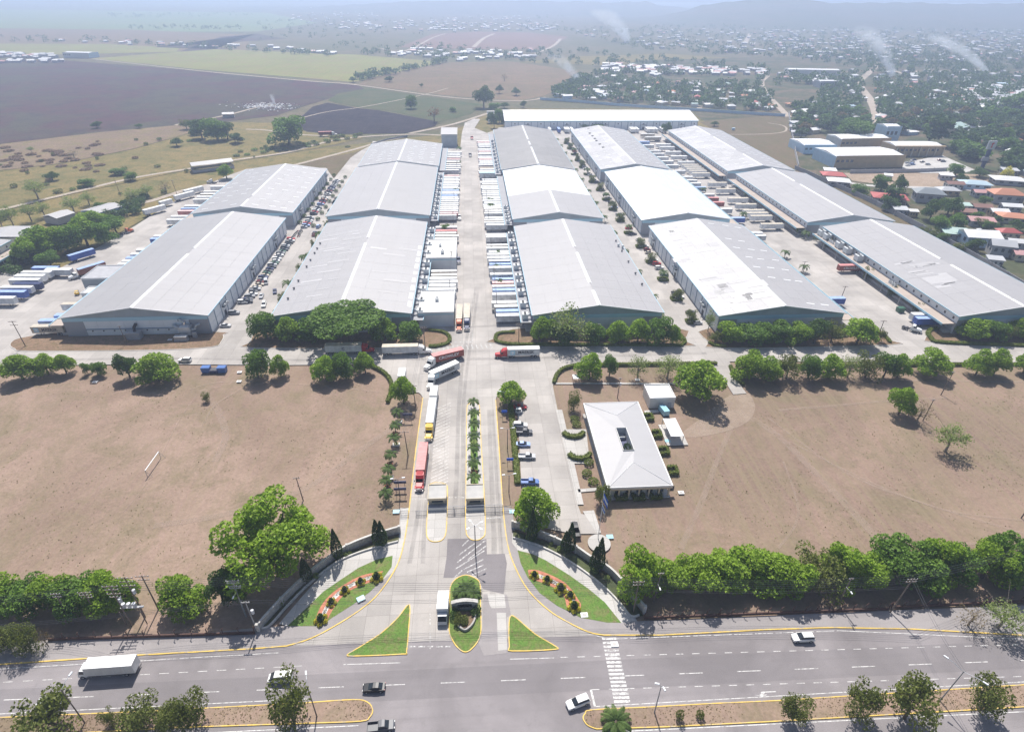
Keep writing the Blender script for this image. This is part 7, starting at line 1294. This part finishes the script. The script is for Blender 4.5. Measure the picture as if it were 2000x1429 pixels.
NEAR = [((1631, 352), 45, 'hip', 'red', 'plaster_cream', 'red hipped roof house at the head of the wall'), ((1642, 364), 44, 'hip', 'white', 'plaster_grey', 'white hipped roof house below the first red one'), ((1745, 398), 66, 'hip', 'red', 'plaster_white', 'large bright red roof house beside the perimeter trees'), ((1819, 396), 56, 'hip', 'grey', 'plaster_grey', 'two-storey house with dark grey hipped roof'), ((1856, 382), 42, 'hip', 'silver', 'plaster_tan', 'silver hipped roof house next to the dark grey one'),
        ((1912, 370), 56, 'hip', 'blue', 'plaster_blue', 'pale blue roofed house by the yellow tree'), ((1867, 369), 34, 'gable', 'rust', 'plaster_white', 'brown and white roofed house'), ((1920, 386), 34, 'gable', 'pink', 'plaster_grey', 'house with pink roof below the pale blue one'), ((1978, 362), 60, 'hip', 'white', 'plaster_grey', 'wide white hipped roof house at the right'), ((1972, 398), 62, 'hip', 'terracotta', 'plaster_grey', 'long terracotta roofed two-storey house'),
        ((1978, 414), 38, 'gable', 'white', 'plaster_grey', 'white roofed lean-to below the terracotta house'), ((1984, 436), 54, 'hip', 'terracotta', 'plaster_cream', 'yellow walled house with orange hipped roof'), ((1919, 442), 48, 'gable', 'pink', 'plaster_grey', 'house with pink and white striped roof'), ((1974, 466), 42, 'hip', 'red', 'plaster_cream', 'red hipped roof house with veranda'), ((1918, 482), 66, 'gable', 'white', 'plaster_blue', 'large white roofed hall by the perimeter wall'),
        ((1872, 468), 50, 'shed', 'green', 'plaster_grey', 'low green tin roof by the perimeter wall'), ((1992, 486), 40, 'gable', 'white', 'plaster_grey', 'white tin roof near the right edge'), ((1760, 420), 28, 'shed', 'silver', 'plaster_grey', 'small silver tin roof at the wall'), ((1784, 424), 18, 'shed', 'white', 'plaster_tan', 'tiny white tin roof beside the silver one'), ((1889, 424), 36, 'gable', 'rust', 'plaster_tan', 'brown roofed house among dark trees'),
        ((1953, 424), 34, 'gable', 'white', 'plaster_tan', 'white gable behind the brown roof'), ((1920, 415), 36, 'gable', 'rust', 'plaster_grey', 'long brown roof beside the white gable'), ((1884, 412), 26, 'shed', 'green', 'plaster_white', 'pale green tin roof by the big dark tree'), ((1958, 500), 44, 'gable', 'silver', 'plaster_grey', 'silver roof past the white hall'), ((2005, 510), 44, 'gable', 'pink', 'plaster_cream', 'pink roof at the corner of the lane'), ((1945, 520), 30, 'shed', 'silver', 'plaster_white', 'grey tin shed at the perimeter wall'), ((1850, 352), 26, 'shed', 'white', 'plaster_grey', 'white roofed court beside the dirt lot'), ((1622, 342), 24, 'shed', 'white', 'plaster_cream', 'small white roof near the tan shop'), ((1975, 342), 30, 'shed', 'silver', 'plaster_grey', 'silver shed behind the yellow tree'), ((1735, 352), 16, 'shed', 'white', 'plaster_white', 'little white hut at the dirt lot')]
used = []
for px, w_, sh, rf_, wl_, lb in NEAR:
    g = G(*px); wm = w_/ppm(g)*.93; hh = 6. if 'two-storey' in lb or 'hall' in lb else 3.6; house((g[0], g[1]+wm*.3, -.3), wm, wm*R.uniform(.62, .8), hh, R.uniform(-.18, .1)-.25, sh, rf_, wl_, lb, None, True); used.append((g[0], g[1]+wm*.3, wm))
car('van', 'white', (*G(1912, 452)[:2], -.3), .1, 'white minibus parked between houses'); 
def inpoly(p, poly):
    x, y = p; c = False; n = len(poly)
    for i in range(n):
        (x0, y0), (x1, y1) = poly[i], poly[i-1]
        if (y0 > y) != (y1 > y) and x < (x1-x0)*(y-y0)/(y1-y0)+x0: c = not c
    return c
TOWN = [(1075, 192), (1135, 152), (1200, 140), (1480, 150), (1700, 135), (2060, 140), (2060, 350), (1935, 338), (1870, 312), (1840, 282), (1740, 276), (1570, 284), (1552, 260), (1545, 220), (1370, 210), (1210, 200)]
NOGO = [[(1675, 150), (1705, 150), (1722, 250), (1690, 250)], [(1480, 150), (1505, 150), (1550, 225), (1520, 225)], [(1520, 165), (1590, 165), (1600, 205), (1515, 205)], [(1240, 150), (1480, 148), (1480, 164), (1300, 164)], [(1565, 262), (1860, 262), (1860, 345), (1565, 345)], [(1880, 345), (1960, 345), (1960, 290), (1900, 290)], [(1540, 128), (1660, 128), (1660, 150), (1540, 150)]]
def scatter(n, poly, mind, box, tries=40):
    out = []
    x0, x1, y0, y1 = box
    for _ in range(n*tries):
        if len(out) >= n: break
        p = (R.uniform(x0, x1), R.uniform(y0, y1))
        if not inpoly(p, poly) or any(inpoly(p, q) for q in NOGO): continue
        g = G(*p)
        if any((g[0]-u[0])**2+(g[1]-u[1])**2 < (mind+u[2]*.5)**2 for u in used): continue
        used.append((g[0], g[1], mind)); out.append((p, g))
    return out
RW = ['white']*6+['silver']*4+['pink', 'red', 'terracotta', 'rust', 'green', 'blue', 'rust', 'silver']
hs = scatter(300, TOWN, 6.5, (1070, 2060, 140, 345)); hs.sort(key=lambda q: q[1][1])
farH = hs[230:]
for p, g in hs[:230]:
    rf_ = R.choice(RW); sh = R.choice(['gable', 'hip', 'shed', 'gable']); wm = R.uniform(8, 14); house((g[0], g[1], -.3), wm, wm*R.uniform(.55, .85), R.uniform(3., 4.2), R.uniform(-.5, .5)+(.9 if R.random() < .2 else 0), sh, rf_, R.choice(WALLS), f'{rf_} roofed small house among the town trees', f'{rf_} roofed town houses')
ts = scatter(1150, TOWN, 3.2, (1070, 2060, 140, 345)); ts.sort(key=lambda q: q[1][1]); farT = ts[290:]
for p, g in ts[:290]:
    k = R.choice(['far', 'far', 'farc', 'farc', 'farb', 'farbrown' if R.random() < .3 else 'far']); wm = R.uniform(10, 18); tree_at((g[0], g[1], -.3), wm, wm*R.uniform(.65, .9), k, {'far': 'dark green town tree among the roofs', 'farc': 'uneven dark green town tree among the roofs', 'farb': 'lighter green town tree among the roofs', 'farbrown': 'brownish town tree among the roofs'}[k], 'town trees '+k, 'town_tree')
for px, w_, h_, k, lb in [((1665, 275), 84, 50, 'mid', 'great spreading tree behind the tan shop buildings'), ((1812, 280), 80, 66, 'farc', 'tallest dark tree beside the green roofed church'), ((1765, 246), 40, 30, 'farbrown', 'brown-leaved tree above the great spreading one'), ((1980, 215), 50, 40, 'farb', 'pale green tree at the far right of the town'), ((1740, 396), 44, 40, 'farc', 'dark tree by the perimeter wall before the red roof'), ((1735, 410), 40, 30, 'dark', 'low dark tree against the perimeter wall'), ((1850, 420), 54, 44, 'dark', 'dark round tree between brown and grey roofs'), ((1815, 430), 40, 44, 'dark', 'dark tree at the corner of the perimeter lane'), ((1830, 452), 50, 36, 'mid', 'broad tree hanging over the perimeter wall'), ((1865, 450), 40, 36, 'mid', 'tree behind the low green tin roof'), ((1755, 375), 34, 40, 'dark', 'tall dark tree at the corner of the dirt lot'), ((1720, 372), 40, 34, 'mid', 'lighter tree beside the tall dark one at the dirt lot'), ((1680, 380), 42, 22, 'mid', 'low tree at the silver roofs by the wall'), ((1865, 342), 36, 26, 'mid', 'loose tree beside the shop parking'), ((1878, 358), 28, 20, 'dark', 'round tree by the white roofed court'), ((1962, 350), 26, 28, 'yellow', 'bright yellow flowering tree'), ((1942, 350), 30, 20, 'bare', 'bare tree beside the yellow one'), ((1900, 490), 34, 26, 'dark', 'dark tree before the large white hall'), ((1985, 450), 36, 26, 'dark', 'dark tree behind the red veranda house'), ((1920, 400), 26, 20, 'mid', 'bright shrub tree between roofs'), ((1912, 345), 40, 22, 'dark', 'dark tree behind the shop fence'), ((1880, 300), 60, 30, 'mid', 'green bank tree behind the pillared shop'), ((1910, 310), 50, 30, 'farb', 'bank tree near the tall sign'), ((1975, 318), 60, 40, 'dark', 'dark tree on the bank past the tall sign')]: tree(px, w_, h_, k, lb)
trees([(1790+R.uniform(-30, 160)+i*3, 430+i*6, 26, 20, R.choice(['dark', 'mid', 'olive'])) for i in range(12)], 'small garden tree among the houses at the perimeter wall', 'garden trees')
# shop buildings with tan fronts
def shop(px0, px1, depth, h, label, front, side, pillars=0):
    a, c = Vector(G(*px0)), Vector(G(*px1)); d = c-a; L = d.length; t = thing('shop_building', label, 'building', (a.x, a.y, -.3), math.atan2(d.y, d.x))
    ob('wall', B().box(0, 0, 0, L, depth, h).mesh('wall', side), t); ob('front_wall', B().box(-.1, -.25, 0, L+.1, 0, h+.8).mesh('front_wall', front), t); ob('roof', B().loft([[(.2, .2, h+.02), (.2, depth*.5, h+1.4), (.2, depth-.2, h+.02)], [(L-.2, .2, h+.02), (L-.2, depth*.5, h+1.4), (L-.2, depth-.2, h+.02)]]).mesh('roof', 'roof_white'), t)
    n = int(L/4)
    for i in range(n):
        if i < 4 or pillars: ob('window', cube('window_glass', 'window'), t, (2+i*4, -.27, h*.62), 0, (2.4, .06, h*.22))
    for i in range(pillars): ob('pillar', cube('plaster_cream', 'pillar'), t, (.5+i*(L-1)/(pillars-1), -1.4, h*.45), 0, (.8, .8, h*.9))
    if pillars: ob('canopy', cube('plaster_tan', 'canopy'), t, (L/2, -1, h+.2), 0, (L+.6, 2.6, 1.))
    return t
shop((1628, 328), (1762, 326), 34, 9, 'wide tan shop building with pale blue side', 'plaster_tan', 'plaster_blue'); shop((1745, 304), (1838, 304), 22, 8, 'tan shop building with a row of pillars', 'plaster_tan', 'plaster_tan', 7); shop((1568, 300), (1630, 300), 30, 7, 'pale blue shop wing with white roof', 'plaster_blue', 'plaster_blue'); shop((1640, 290), (1735, 288), 24, 8, 'white roofed shop hall behind the tan front', 'plaster_tan', 'plaster_white')
t = shop((1724, 278), (1752, 278), 18, 14, 'tall pale blue block with curved corner behind the shops', 'plaster_blue', 'plaster_blue'); shop((1540, 146), (1640, 148), 30, 8, 'long white roofed hall in the far fields', 'plaster_white', 'plaster_white'); shop((1600, 172), (1634, 172), 20, 9, 'dark blue grey block on the town street', 'plaster_grey', 'plaster_grey'); shop((125, 113), (175, 114), 30, 9, 'lone white roofed hall at the edge of the burnt field', 'plaster_white', 'plaster_blue')
house((*G(1855, 262)[:2], -.3), 26, 20, 8, .5, 'gable', 'green', 'plaster_cream', 'church with steep pale green roof'); house((*G(1880, 256)[:2], -.3), 20, 16, 5, .3, 'hip', 'silver', 'plaster_white', 'silver roofed hall beside the church'); house((*G(1933, 258)[:2], -.3), 26, 18, 4, 0, 'hip', 'silver', 'plaster_grey', 'open silver roofed pavilion right of the church')
sheet('parking_lot', gp([(1762, 318), (1840, 303), (1905, 332), (1880, 338), (1800, 338), (1762, 330)]), -.1, 'concrete_light', 'pale parking lot of the shops')
for i, (px, c) in enumerate([((1772, 319), 'silver'), ((1781, 317), 'white'), ((1773, 324), 'white'), ((1782, 322), 'sky'), ((1801, 317), 'charcoal'), ((1812, 322), 'white'), ((1836, 314), 'maroon'), ((1842, 316), 'grey'), ((1785, 313), 'navy')]): car('suv' if i % 2 else 'sedan', c, (*G(*px)[:2], -.1), R.uniform(-.2, .3), f'{c} car in the shop parking lot', f'{c} shop cars')
g = G(1918, 328); t = thing('tower_sign', 'tall tower sign with red mark beside the shop parking', 'sign', (g[0], g[1], -.3)); ob('shaft', B().box(-1.6, -.4, 0, 1.6, .4, 15).mesh('shaft', 'sign_navy'), t); ob('panel', B().box(-3.4, -.7, 15, 3.4, .7, 21.5).mesh('panel', 'galvanised'), t); ob('emblem', B().add([(-1, -.74, 19.6), (.6, -.74, 20.4), (1.6, -.74, 19.8), (.3, -.74, 18.8), (.6, -.74, 16.6), (-.6, -.74, 16.2), (-.4, -.74, 18.4)], [(0, 1, 2, 3, 4, 5, 6)]).mesh('emblem', 'sign_red'), t); ob('lower_panel', B().box(-3.4, -.6, 6, 2.4, .6, 9).mesh('lower_panel', 'plaster_grey'), t)
# far houses and far trees that run together under the haze
def far_mass(name, pts, fn, mats, label, cat):
    b = B()
    for p, g in pts: fn(b, p, g)
    o = tag(ob(name, b.mesh(name, *mats)), label, cat, None, 'stuff')
def far_house(b, p, g):
    w_, d_, h_ = R.uniform(8, 15), R.uniform(6, 10), R.uniform(2.8, 4.); a = R.uniform(-.5, .6); M_ = Matrix.Translation((g[0], g[1], -.3+g[2]))@Matrix.Rotation(a, 4, 'Z'); mi = R.choice([1, 1, 1, 1, 2, 2, 3])
    b.box(-w_/2, -d_/2, -1, w_/2, d_/2, h_, 0, M_); v = [(-w_/2-.4, -d_/2-.4, h_), (w_/2+.4, -d_/2-.4, h_), (w_/2+.4, d_/2+.4, h_), (-w_/2-.4, d_/2+.4, h_), (-w_/2-.4, 0, h_+1.7), (w_/2+.4, 0, h_+1.7)]
    b.add([M_@Vector(q) for q in v], [(0, 1, 5, 4), (2, 3, 4, 5), (1, 2, 5), (3, 0, 4)], mi)
def hillz(x, y): return 0.
fh = list(farH); used2 = set()
def spread(n, poly, box):
    out = []
    while len(out) < n:
        p = (R.uniform(box[0], box[1]), R.uniform(box[2], box[3]))
        if inpoly(p, poly): out.append((p, G(*p)))
    return out
for n, poly, box in ((330, [(1000, 60), (1450, 56), (2060, 56), (2060, 120), (1720, 125), (1500, 108), (1250, 95), (1100, 60)], (1000, 2060, 56, 125)), (70, [(760, 108), (810, 96), (1040, 98), (1060, 112), (900, 120)], (760, 1060, 96, 120)), (120, [(1170, 125), (1500, 138), (1500, 150), (1180, 142)], (1170, 1500, 125, 150)), (170, [(650, 48), (1000, 30), (1120, 50), (1060, 62), (850, 62), (650, 56)], (650, 1120, 30, 62)), (40, [(0, 104), (110, 108), (120, 122), (0, 124)], (0, 120, 104, 124)), (34, [(120, 78), (560, 92), (660, 106), (650, 110), (540, 98), (120, 84)], (120, 660, 78, 110)), (150, [(1500, 60), (2060, 58), (2060, 100), (1500, 100)], (1500, 2060, 58, 100)), (60, [(560, 15), (740, 20), (740, 50), (560, 50)], (560, 740, 15, 50))): fh += spread(n, poly, box)
for i in range(9):
    for j in range(11): px = (1890+j*11-i*2, 168+i*4.5+j*.8); fh.append((px, G(*px)))
far_mass('distant_houses', fh, far_house, ('plaster_grey', 'tile_white', 'tile_silver', 'tile_pink'), 'scattered pale roofs of the far town under haze', 'houses')
ft = list(farT)
for n, poly, box in ((1500, [(1000, 55), (1450, 50), (2060, 50), (2060, 140), (1700, 135), (1500, 112), (1250, 100), (1100, 62)], (1000, 2060, 30, 140)), (160, [(640, 80), (1100, 100), (1500, 130), (1500, 145), (1080, 126), (640, 106)], (640, 1500, 80, 145)), (200, [(500, 40), (1100, 30), (1100, 60), (800, 70), (500, 80)], (500, 1100, 30, 80)), (80, [(0, 74), (200, 78), (640, 104), (640, 110), (200, 86), (0, 84)], (0, 640, 74, 110)), (60, [(690, 152), (870, 120), (880, 122), (710, 158)], (690, 880, 120, 158)), (60, [(200, 28), (500, 26), (500, 34), (220, 36)], (200, 500, 26, 36)), (90, [(1080, 185), (1130, 155), (1150, 158), (1110, 190)], (1080, 1150, 155, 190)), (60, [(250, 52), (480, 54), (480, 60), (250, 58)], (250, 480, 52, 60))): ft += spread(n, poly, box)
C = []; S = []
rs = np.random.RandomState(77)
for p, g in ft:
    r = rs.uniform(3.5, 7.5); k = 34 if g[1] < 1600 else 16; c = shell(rs, k, (g[0], g[1], r*.75), r, .8, .2, -.6); C.append(c); S += [r*.3]*len(c)
C = np.concatenate(C); v, q = leaves(C, 1., .4, .4, .75, rs); v = (v.reshape(-1, 4, 3)-C[:, None, :])*np.array(S)[:, None, None]+C[:, None, :]
tag(ob('distant_trees', npmesh('distant_trees', v.reshape(-1, 3), q, 'leaf_town')), 'far tree belts melting into the haze', 'trees', None, 'stuff')
# rubbish pile in the burnt field
b = B()
for i in range(260):
    px = (R.gauss(520, 26), R.gauss(207, 3.2)); g = G(*px); s = R.uniform(.3, 1.3); b.box(-s, -s*.7, -.3, s, s*.7, R.uniform(.1, .7), 0, Matrix.Translation((g[0], g[1], -.2))@Matrix.Rotation(R.random()*3, 4, 'Z'), .1, .1)
tag(ob('rubbish_heap', b.mesh('rubbish_heap', 'gravel_white')), 'pale smoking rubbish heap strewn by the dirt track', 'rubbish', None, 'stuff')
# ------------------------------------------------------------------ hills
def hill(name, prof, D, depth, label, m):
    """ridge line whose crest stands at distance D and is as high as the photograph shows it"""
    xs_ = [p[0] for p in prof]; n = 90; rows = 9; V = []; Fq = []
    for i in range(n):
        px = xs_[0]+(xs_[-1]-xs_[0])*i/(n-1); py = float(np.interp(px, xs_, [p[1] for p in prof])); d = ray(px, py); w_ = np.array([d@AX, d@AY, d@AZ]); w_ = w_*(D/w_[1]); z = max(w_[2]+H, 4)+2.5*math.sin(px*.13)+1.5*math.sin(px*.41)
        for j in range(rows):
            f = j/(rows-1); u = 1-abs(f-.62)/.62 if f < .62 else 1-(f-.62)/.38*.9; yy = D+(f-.62)*depth; xx = w_[0]*(1+(yy-D)/D*.5)
            V.append((xx, yy, -3+(z+3)*max(u, 0)**1.15+(3.5*math.sin(i*.9+j*1.7)+2*math.sin(i*.37*j))*max(u, 0)*(1-u)*2))
    for i in range(n-1):
        for j in range(rows-1): a = i*rows+j; Fq.append((a, a+rows, a+rows+1, a+1))
    me = B().add(V, Fq).mesh(name, m, smooth=True); return struct(name, me, label)
soil('hill_scrub', ((.10, .11, .06), (.14, .12, .08), (.08, .09, .05)), .003, .012, .05, None, .5)
hill('hills', [(1180, 42), (1290, 32), (1340, 21), (1370, 10), (1440, 2), (1500, -1), (1580, -1), (1615, 6), (1690, 5), (1790, 4), (1860, 8), (2000, 7), (2200, 12), (2500, 16)], 3900, 1900, 'near hazy hills behind the far town', 'hill_scrub')
hill('hills', [(480, 26), (640, 12), (800, 3), (930, 1), (1056, 1), (1087, 4), (1154, 2.5), (1175, 6), (1210, 4.5), (1262, 3), (1290, 11), (1350, 16), (1420, 18)], 5600, 2200, 'farther faint hills left of the near hills', 'hill_scrub')
# ------------------------------------------------------------------ smoke and haze
def smoke(px, h, r0, r1, drift, label, dens=.4, scale=.05):
    """column of smoke: thickest on its bent axis, thinning towards its rim and top"""
    g = G(*px); n_ = 'smoke_'+str(px[0]); m = bpy.data.materials.new(n_); MATS[n_] = m; m.use_nodes = True; t = m.node_tree; t.nodes.remove(t.nodes['Principled BSDF']); v = t.nodes.new('ShaderNodeVolumePrincipled'); v.inputs['Color'].default_value = (.88, .93, 1, 1)
    p = pos(t); s = t.nodes.new('ShaderNodeSeparateXYZ'); t.links.new(p, s.inputs[0]); u = mth(t, 'MAXIMUM', mth(t, 'DIVIDE', mth(t, 'SUBTRACT', s.outputs[2], .3), h), .001); k = mth(t, 'POWER', u, 1.4)
    dx = mth(t, 'SUBTRACT', mth(t, 'SUBTRACT', s.outputs[0], g[0]), mth(t, 'MULTIPLY', k, drift[0])); dy = mth(t, 'SUBTRACT', mth(t, 'SUBTRACT', s.outputs[1], g[1]), mth(t, 'MULTIPLY', k, drift[1]))
    d2 = mth(t, 'ADD', mth(t, 'MULTIPLY', dx, dx), mth(t, 'MULTIPLY', dy, dy)); r = mth(t, 'MULTIPLY_ADD', u, r1-r0, r0); f = mth(t, 'MAXIMUM', mth(t, 'SUBTRACT', 1., mth(t, 'DIVIDE', d2, mth(t, 'MULTIPLY', r, r))), 0.)
    f = mth(t, 'MULTIPLY', mth(t, 'MULTIPLY', f, f), mth(t, 'MAXIMUM', mth(t, 'SUBTRACT', 1.02, u), 0.)); f = mth(t, 'MULTIPLY', f, ramp(t, noise(t, p, scale, 3, .65), .36, .7))
    t.links.new(mth(t, 'MULTIPLY', f, dens), v.inputs['Density']); t.links.new(v.outputs[0], t.nodes['Material Output'].inputs['Volume'])
    pts = [(g[0]+drift[0]*(q/6)**1.4, g[1]+drift[1]*(q/6)**1.4, .3+h*q/6) for q in range(7)]
    tag(ob('smoke', B().tube(pts, r0*1.05, 14, 0, r1*1.05).mesh('smoke', n_)), label, 'smoke', None, 'stuff')
smoke((1132, 166), 42, 4, 22, (-45, 20), 'white smoke drifting over the houses by the brown field'); smoke((1742, 150), 75, 6, 34, (-50, 60), 'tall smoke column rising behind the town street'); smoke((1925, 147), 62, 6, 36, (-90, 60), 'smoke plume drifting from the far right field'); smoke((1225, 84), 80, 12, 60, (-70, 120), 'faint far smoke before the hills'); smoke((536, 204), 11, 1.5, 5, (-4, 6), 'thin smoke above the rubbish heap', .9, .15)
hz = bpy.data.materials.new('haze_air'); hz.use_nodes = True; t = hz.node_tree; t.nodes.remove(t.nodes['Principled BSDF']); v = t.nodes.new('ShaderNodeVolumePrincipled')
v.inputs['Color'].default_value = (.60, .73, 1., 1); v.inputs['Density'].default_value = .00033; v.inputs['Anisotropy'].default_value = .4; t.links.new(v.outputs[0], t.nodes['Material Output'].inputs['Volume']); MATS['haze_air'] = hz
tag(ob('haze', B().box(-13000, -700, -4.2, 13500, 10500, 132).mesh('haze', 'haze_air')), 'pale blue haze filling the air over the plain', 'haze', None, 'stuff')
# dry grass tufts and litter strewn over the fields: real geometry that breaks up the flat ground
def tufts(px, n, m, label, z, size):
    poly = [G(*q)[:2] for q in px]; xs2 = [p[0] for p in poly]; ys2 = [p[1] for p in poly]; out = []
    rs = np.random.RandomState(len(px)*3+n)
    while len(out) < n:
        p = (rs.uniform(min(xs2), max(xs2)), rs.uniform(min(ys2), max(ys2)))
        if inpoly(p, poly) and math.sin(p[0]*.21+1.3*math.sin(p[1]*.17))+math.sin(p[1]*.13+p[0]*.07) > rs.uniform(-1.6, 1.2): out.append((p[0], p[1], z+size*.3))
    v, q = leaves(out, size, .6, .9, .7, rs); tag(ob('grass_tufts', npmesh('grass_tufts', v, q, m)), label, 'grass', None, 'stuff')
LF = [(0, 745), (400, 748), (740, 740), (750, 790), (790, 990), (770, 1020), (660, 1050), (560, 1130), (300, 1170), (0, 1110)]; RF = [(1340, 870), (1480, 800), (2000, 760), (2000, 1050), (1300, 1090), (1200, 1060), (1215, 990), (1330, 960)]
tufts(LF, 700, 'leaf_dry', 'dry straw tufts over the left field', -.22, .16); tufts(RF, 700, 'leaf_dry', 'dry straw tufts over the right field', -.22, .16)
tufts(LF, 900, 'leaf_olive', 'greenish tufts over the left field', -.22, .14); tufts(RF, 900, 'leaf_olive', 'greenish tufts over the right field', -.22, .14)
tufts(MW, 1500, 'leaf_dry', 'dry tufts on the left median', .12, .13); tufts(ME, 1800, 'leaf_dry', 'dry tufts on the right median', .12, .13)
# ------------------------------------------------------------------ labels that count along a row from a thing one can find
ORD = 'first second third fourth fifth sixth seventh eighth ninth tenth eleventh twelfth thirteenth fourteenth fifteenth sixteenth'.split()
ROWS = {'yard wood': ('the brown container', lambda o: o.location.x*-1), 'pasture grove': ('the dome tree', lambda o: -o.location.x), 'field trees': ('the street head', lambda o: o.location.y), 'scrub trees': ('the yard', lambda o: -o.location.x), 'street head clump': ('the street', lambda o: o.location.x), 'far roof trees': ('the street', lambda o: o.location.x), 'pasture trees': ('the open shed', lambda o: -o.location.x), 'office shrubs': ('the porch', lambda o: o.location.y), 'perimeter row palms': ('the red container', lambda o: o.location.y), 'patchwork row palms': ('the service road', lambda o: o.location.y), 'wall strip shrubs': ('the big tree', lambda o: o.location.x), 'garden trees': ('the white hall', lambda o: o.location.y), 'right highway row': ('the curved wall', lambda o: o.location.x), 'left highway row': ('the transformer frame', lambda o: -o.location.x), 'left highway row, second clump': ('the transformer frame', lambda o: o.location.x), 'service road clump': ('the saplings', lambda o: -o.location.x), 'saplings': ('the dark tree', lambda o: -o.location.x), 'dumpster trees': ('the dumpsters', lambda o: o.location.x),
 'junction trees': ('the dumpsters', lambda o: o.location.x), 'patched-roof gable trees': ('the car lane', lambda o: o.location.x), 'plain grey gable trees': ('the central street', lambda o: o.location.x), 'patchwork gable row': ('the lane mouth', lambda o: o.location.x), 'service road hedge row': ('the field driveway', lambda o: o.location.x), 'canopy gable trees': ('the yard mouth', lambda o: o.location.x),
 'airy hedge trees': ('the plaza', lambda o: o.location.x), 'corner lawn trees': ('the plaza', lambda o: o.location.x), 'touching pair': ('the yard mouth', lambda o: o.location.x), 'lane mouth shrubs': ('the lane', lambda o: o.location.x), 'median clump': ('the tall lamp', lambda o: o.location.x), 'median palms': ('the booth', lambda o: o.location.y), 'drive side palms': ('the gate', lambda o: o.location.y),
 'left wall cypresses': ('the gate', lambda o: -o.location.x), 'right wall cypresses': ('the gate', lambda o: o.location.x), 'left bed topiary': ('the gate', lambda o: -o.location.x), 'right bed topiary': ('the gate', lambda o: o.location.x), 'U-shaped hedges': ('the plant room', lambda o: -o.location.y), 'court hedges': ('the plaza', lambda o: -o.location.y), 'roof vents': ('the far warehouse', lambda o: -o.location.y), 'eave cowls': ('the shade tree', lambda o: o.location.y), 'eave cowls right': ('the gable trees', lambda o: o.location.y),
 'canopy air units, near left block': ('the junction', lambda o: o.location.y), 'canopy air units, middle left block': ('the junction', lambda o: o.location.y), 'canopy air units, near right block': ('the junction', lambda o: o.location.y), 'canopy air units, middle right block': ('the junction', lambda o: o.location.y), 'canopy air units, far right block': ('the junction', lambda o: o.location.y), 'big canopy units': ('the red container', lambda o: o.location.y),
 'street poles': ('the junction', lambda o: o.location.y), 'left shoulder trees': ('the fence end', lambda o: -o.location.x), 'right shoulder trees': ('the fence pole', lambda o: o.location.x), 'lane palms': ('the service road', lambda o: o.location.y), 'lane box trees': ('the service road', lambda o: o.location.y), 'lane hedge boxes': ('the service road', lambda o: o.location.y), 'car lane palms': ('the service road', lambda o: o.location.y), 'car lane bushes': ('the service road', lambda o: o.location.y), 'car lane trees': ('the service road', lambda o: o.location.y),
 'monument cycads': ('the drive exit', lambda o: o.location.x), 'median shrubs': ('the lamp', lambda o: o.location.x), 'canopy trees': ('the red container', lambda o: o.location.y), 'street palms': ('the junction', lambda o: o.location.y), 'left street palms': ('the junction', lambda o: o.location.y), 'plain row palms': ('the service road', lambda o: o.location.y), 'plain row bushes': ('the service road', lambda o: o.location.y)}
byg = {}
for o in COL.objects:
    if o.parent is None and 'group' in o: byg.setdefault(o['group'], []).append(o)
for g_, os_ in byg.items():
    if len(os_) == 1: del os_[0]['group']; continue
    a = ROWS.get(g_)
    if a is None and 'trailer' in g_: a = ('the junction', lambda o: o.location.y)
    if a is None and ('rank' in g_ or 'white-roof row wall' in g_ or 'car lane' in g_): a = ('the service road', lambda o: o.location.y)
    if a is None or len(os_) > 16: continue
    for i, o in enumerate(sorted(os_, key=a[1])):
        w_ = f"{ORD[i]} {o['label']}".split(); tail = f"counting from {a[0]}".split()
        o['label'] = ' '.join(w_+tail) if len(w_)+len(tail) <= 16 else ' '.join(w_[:16-len(tail)]+tail)
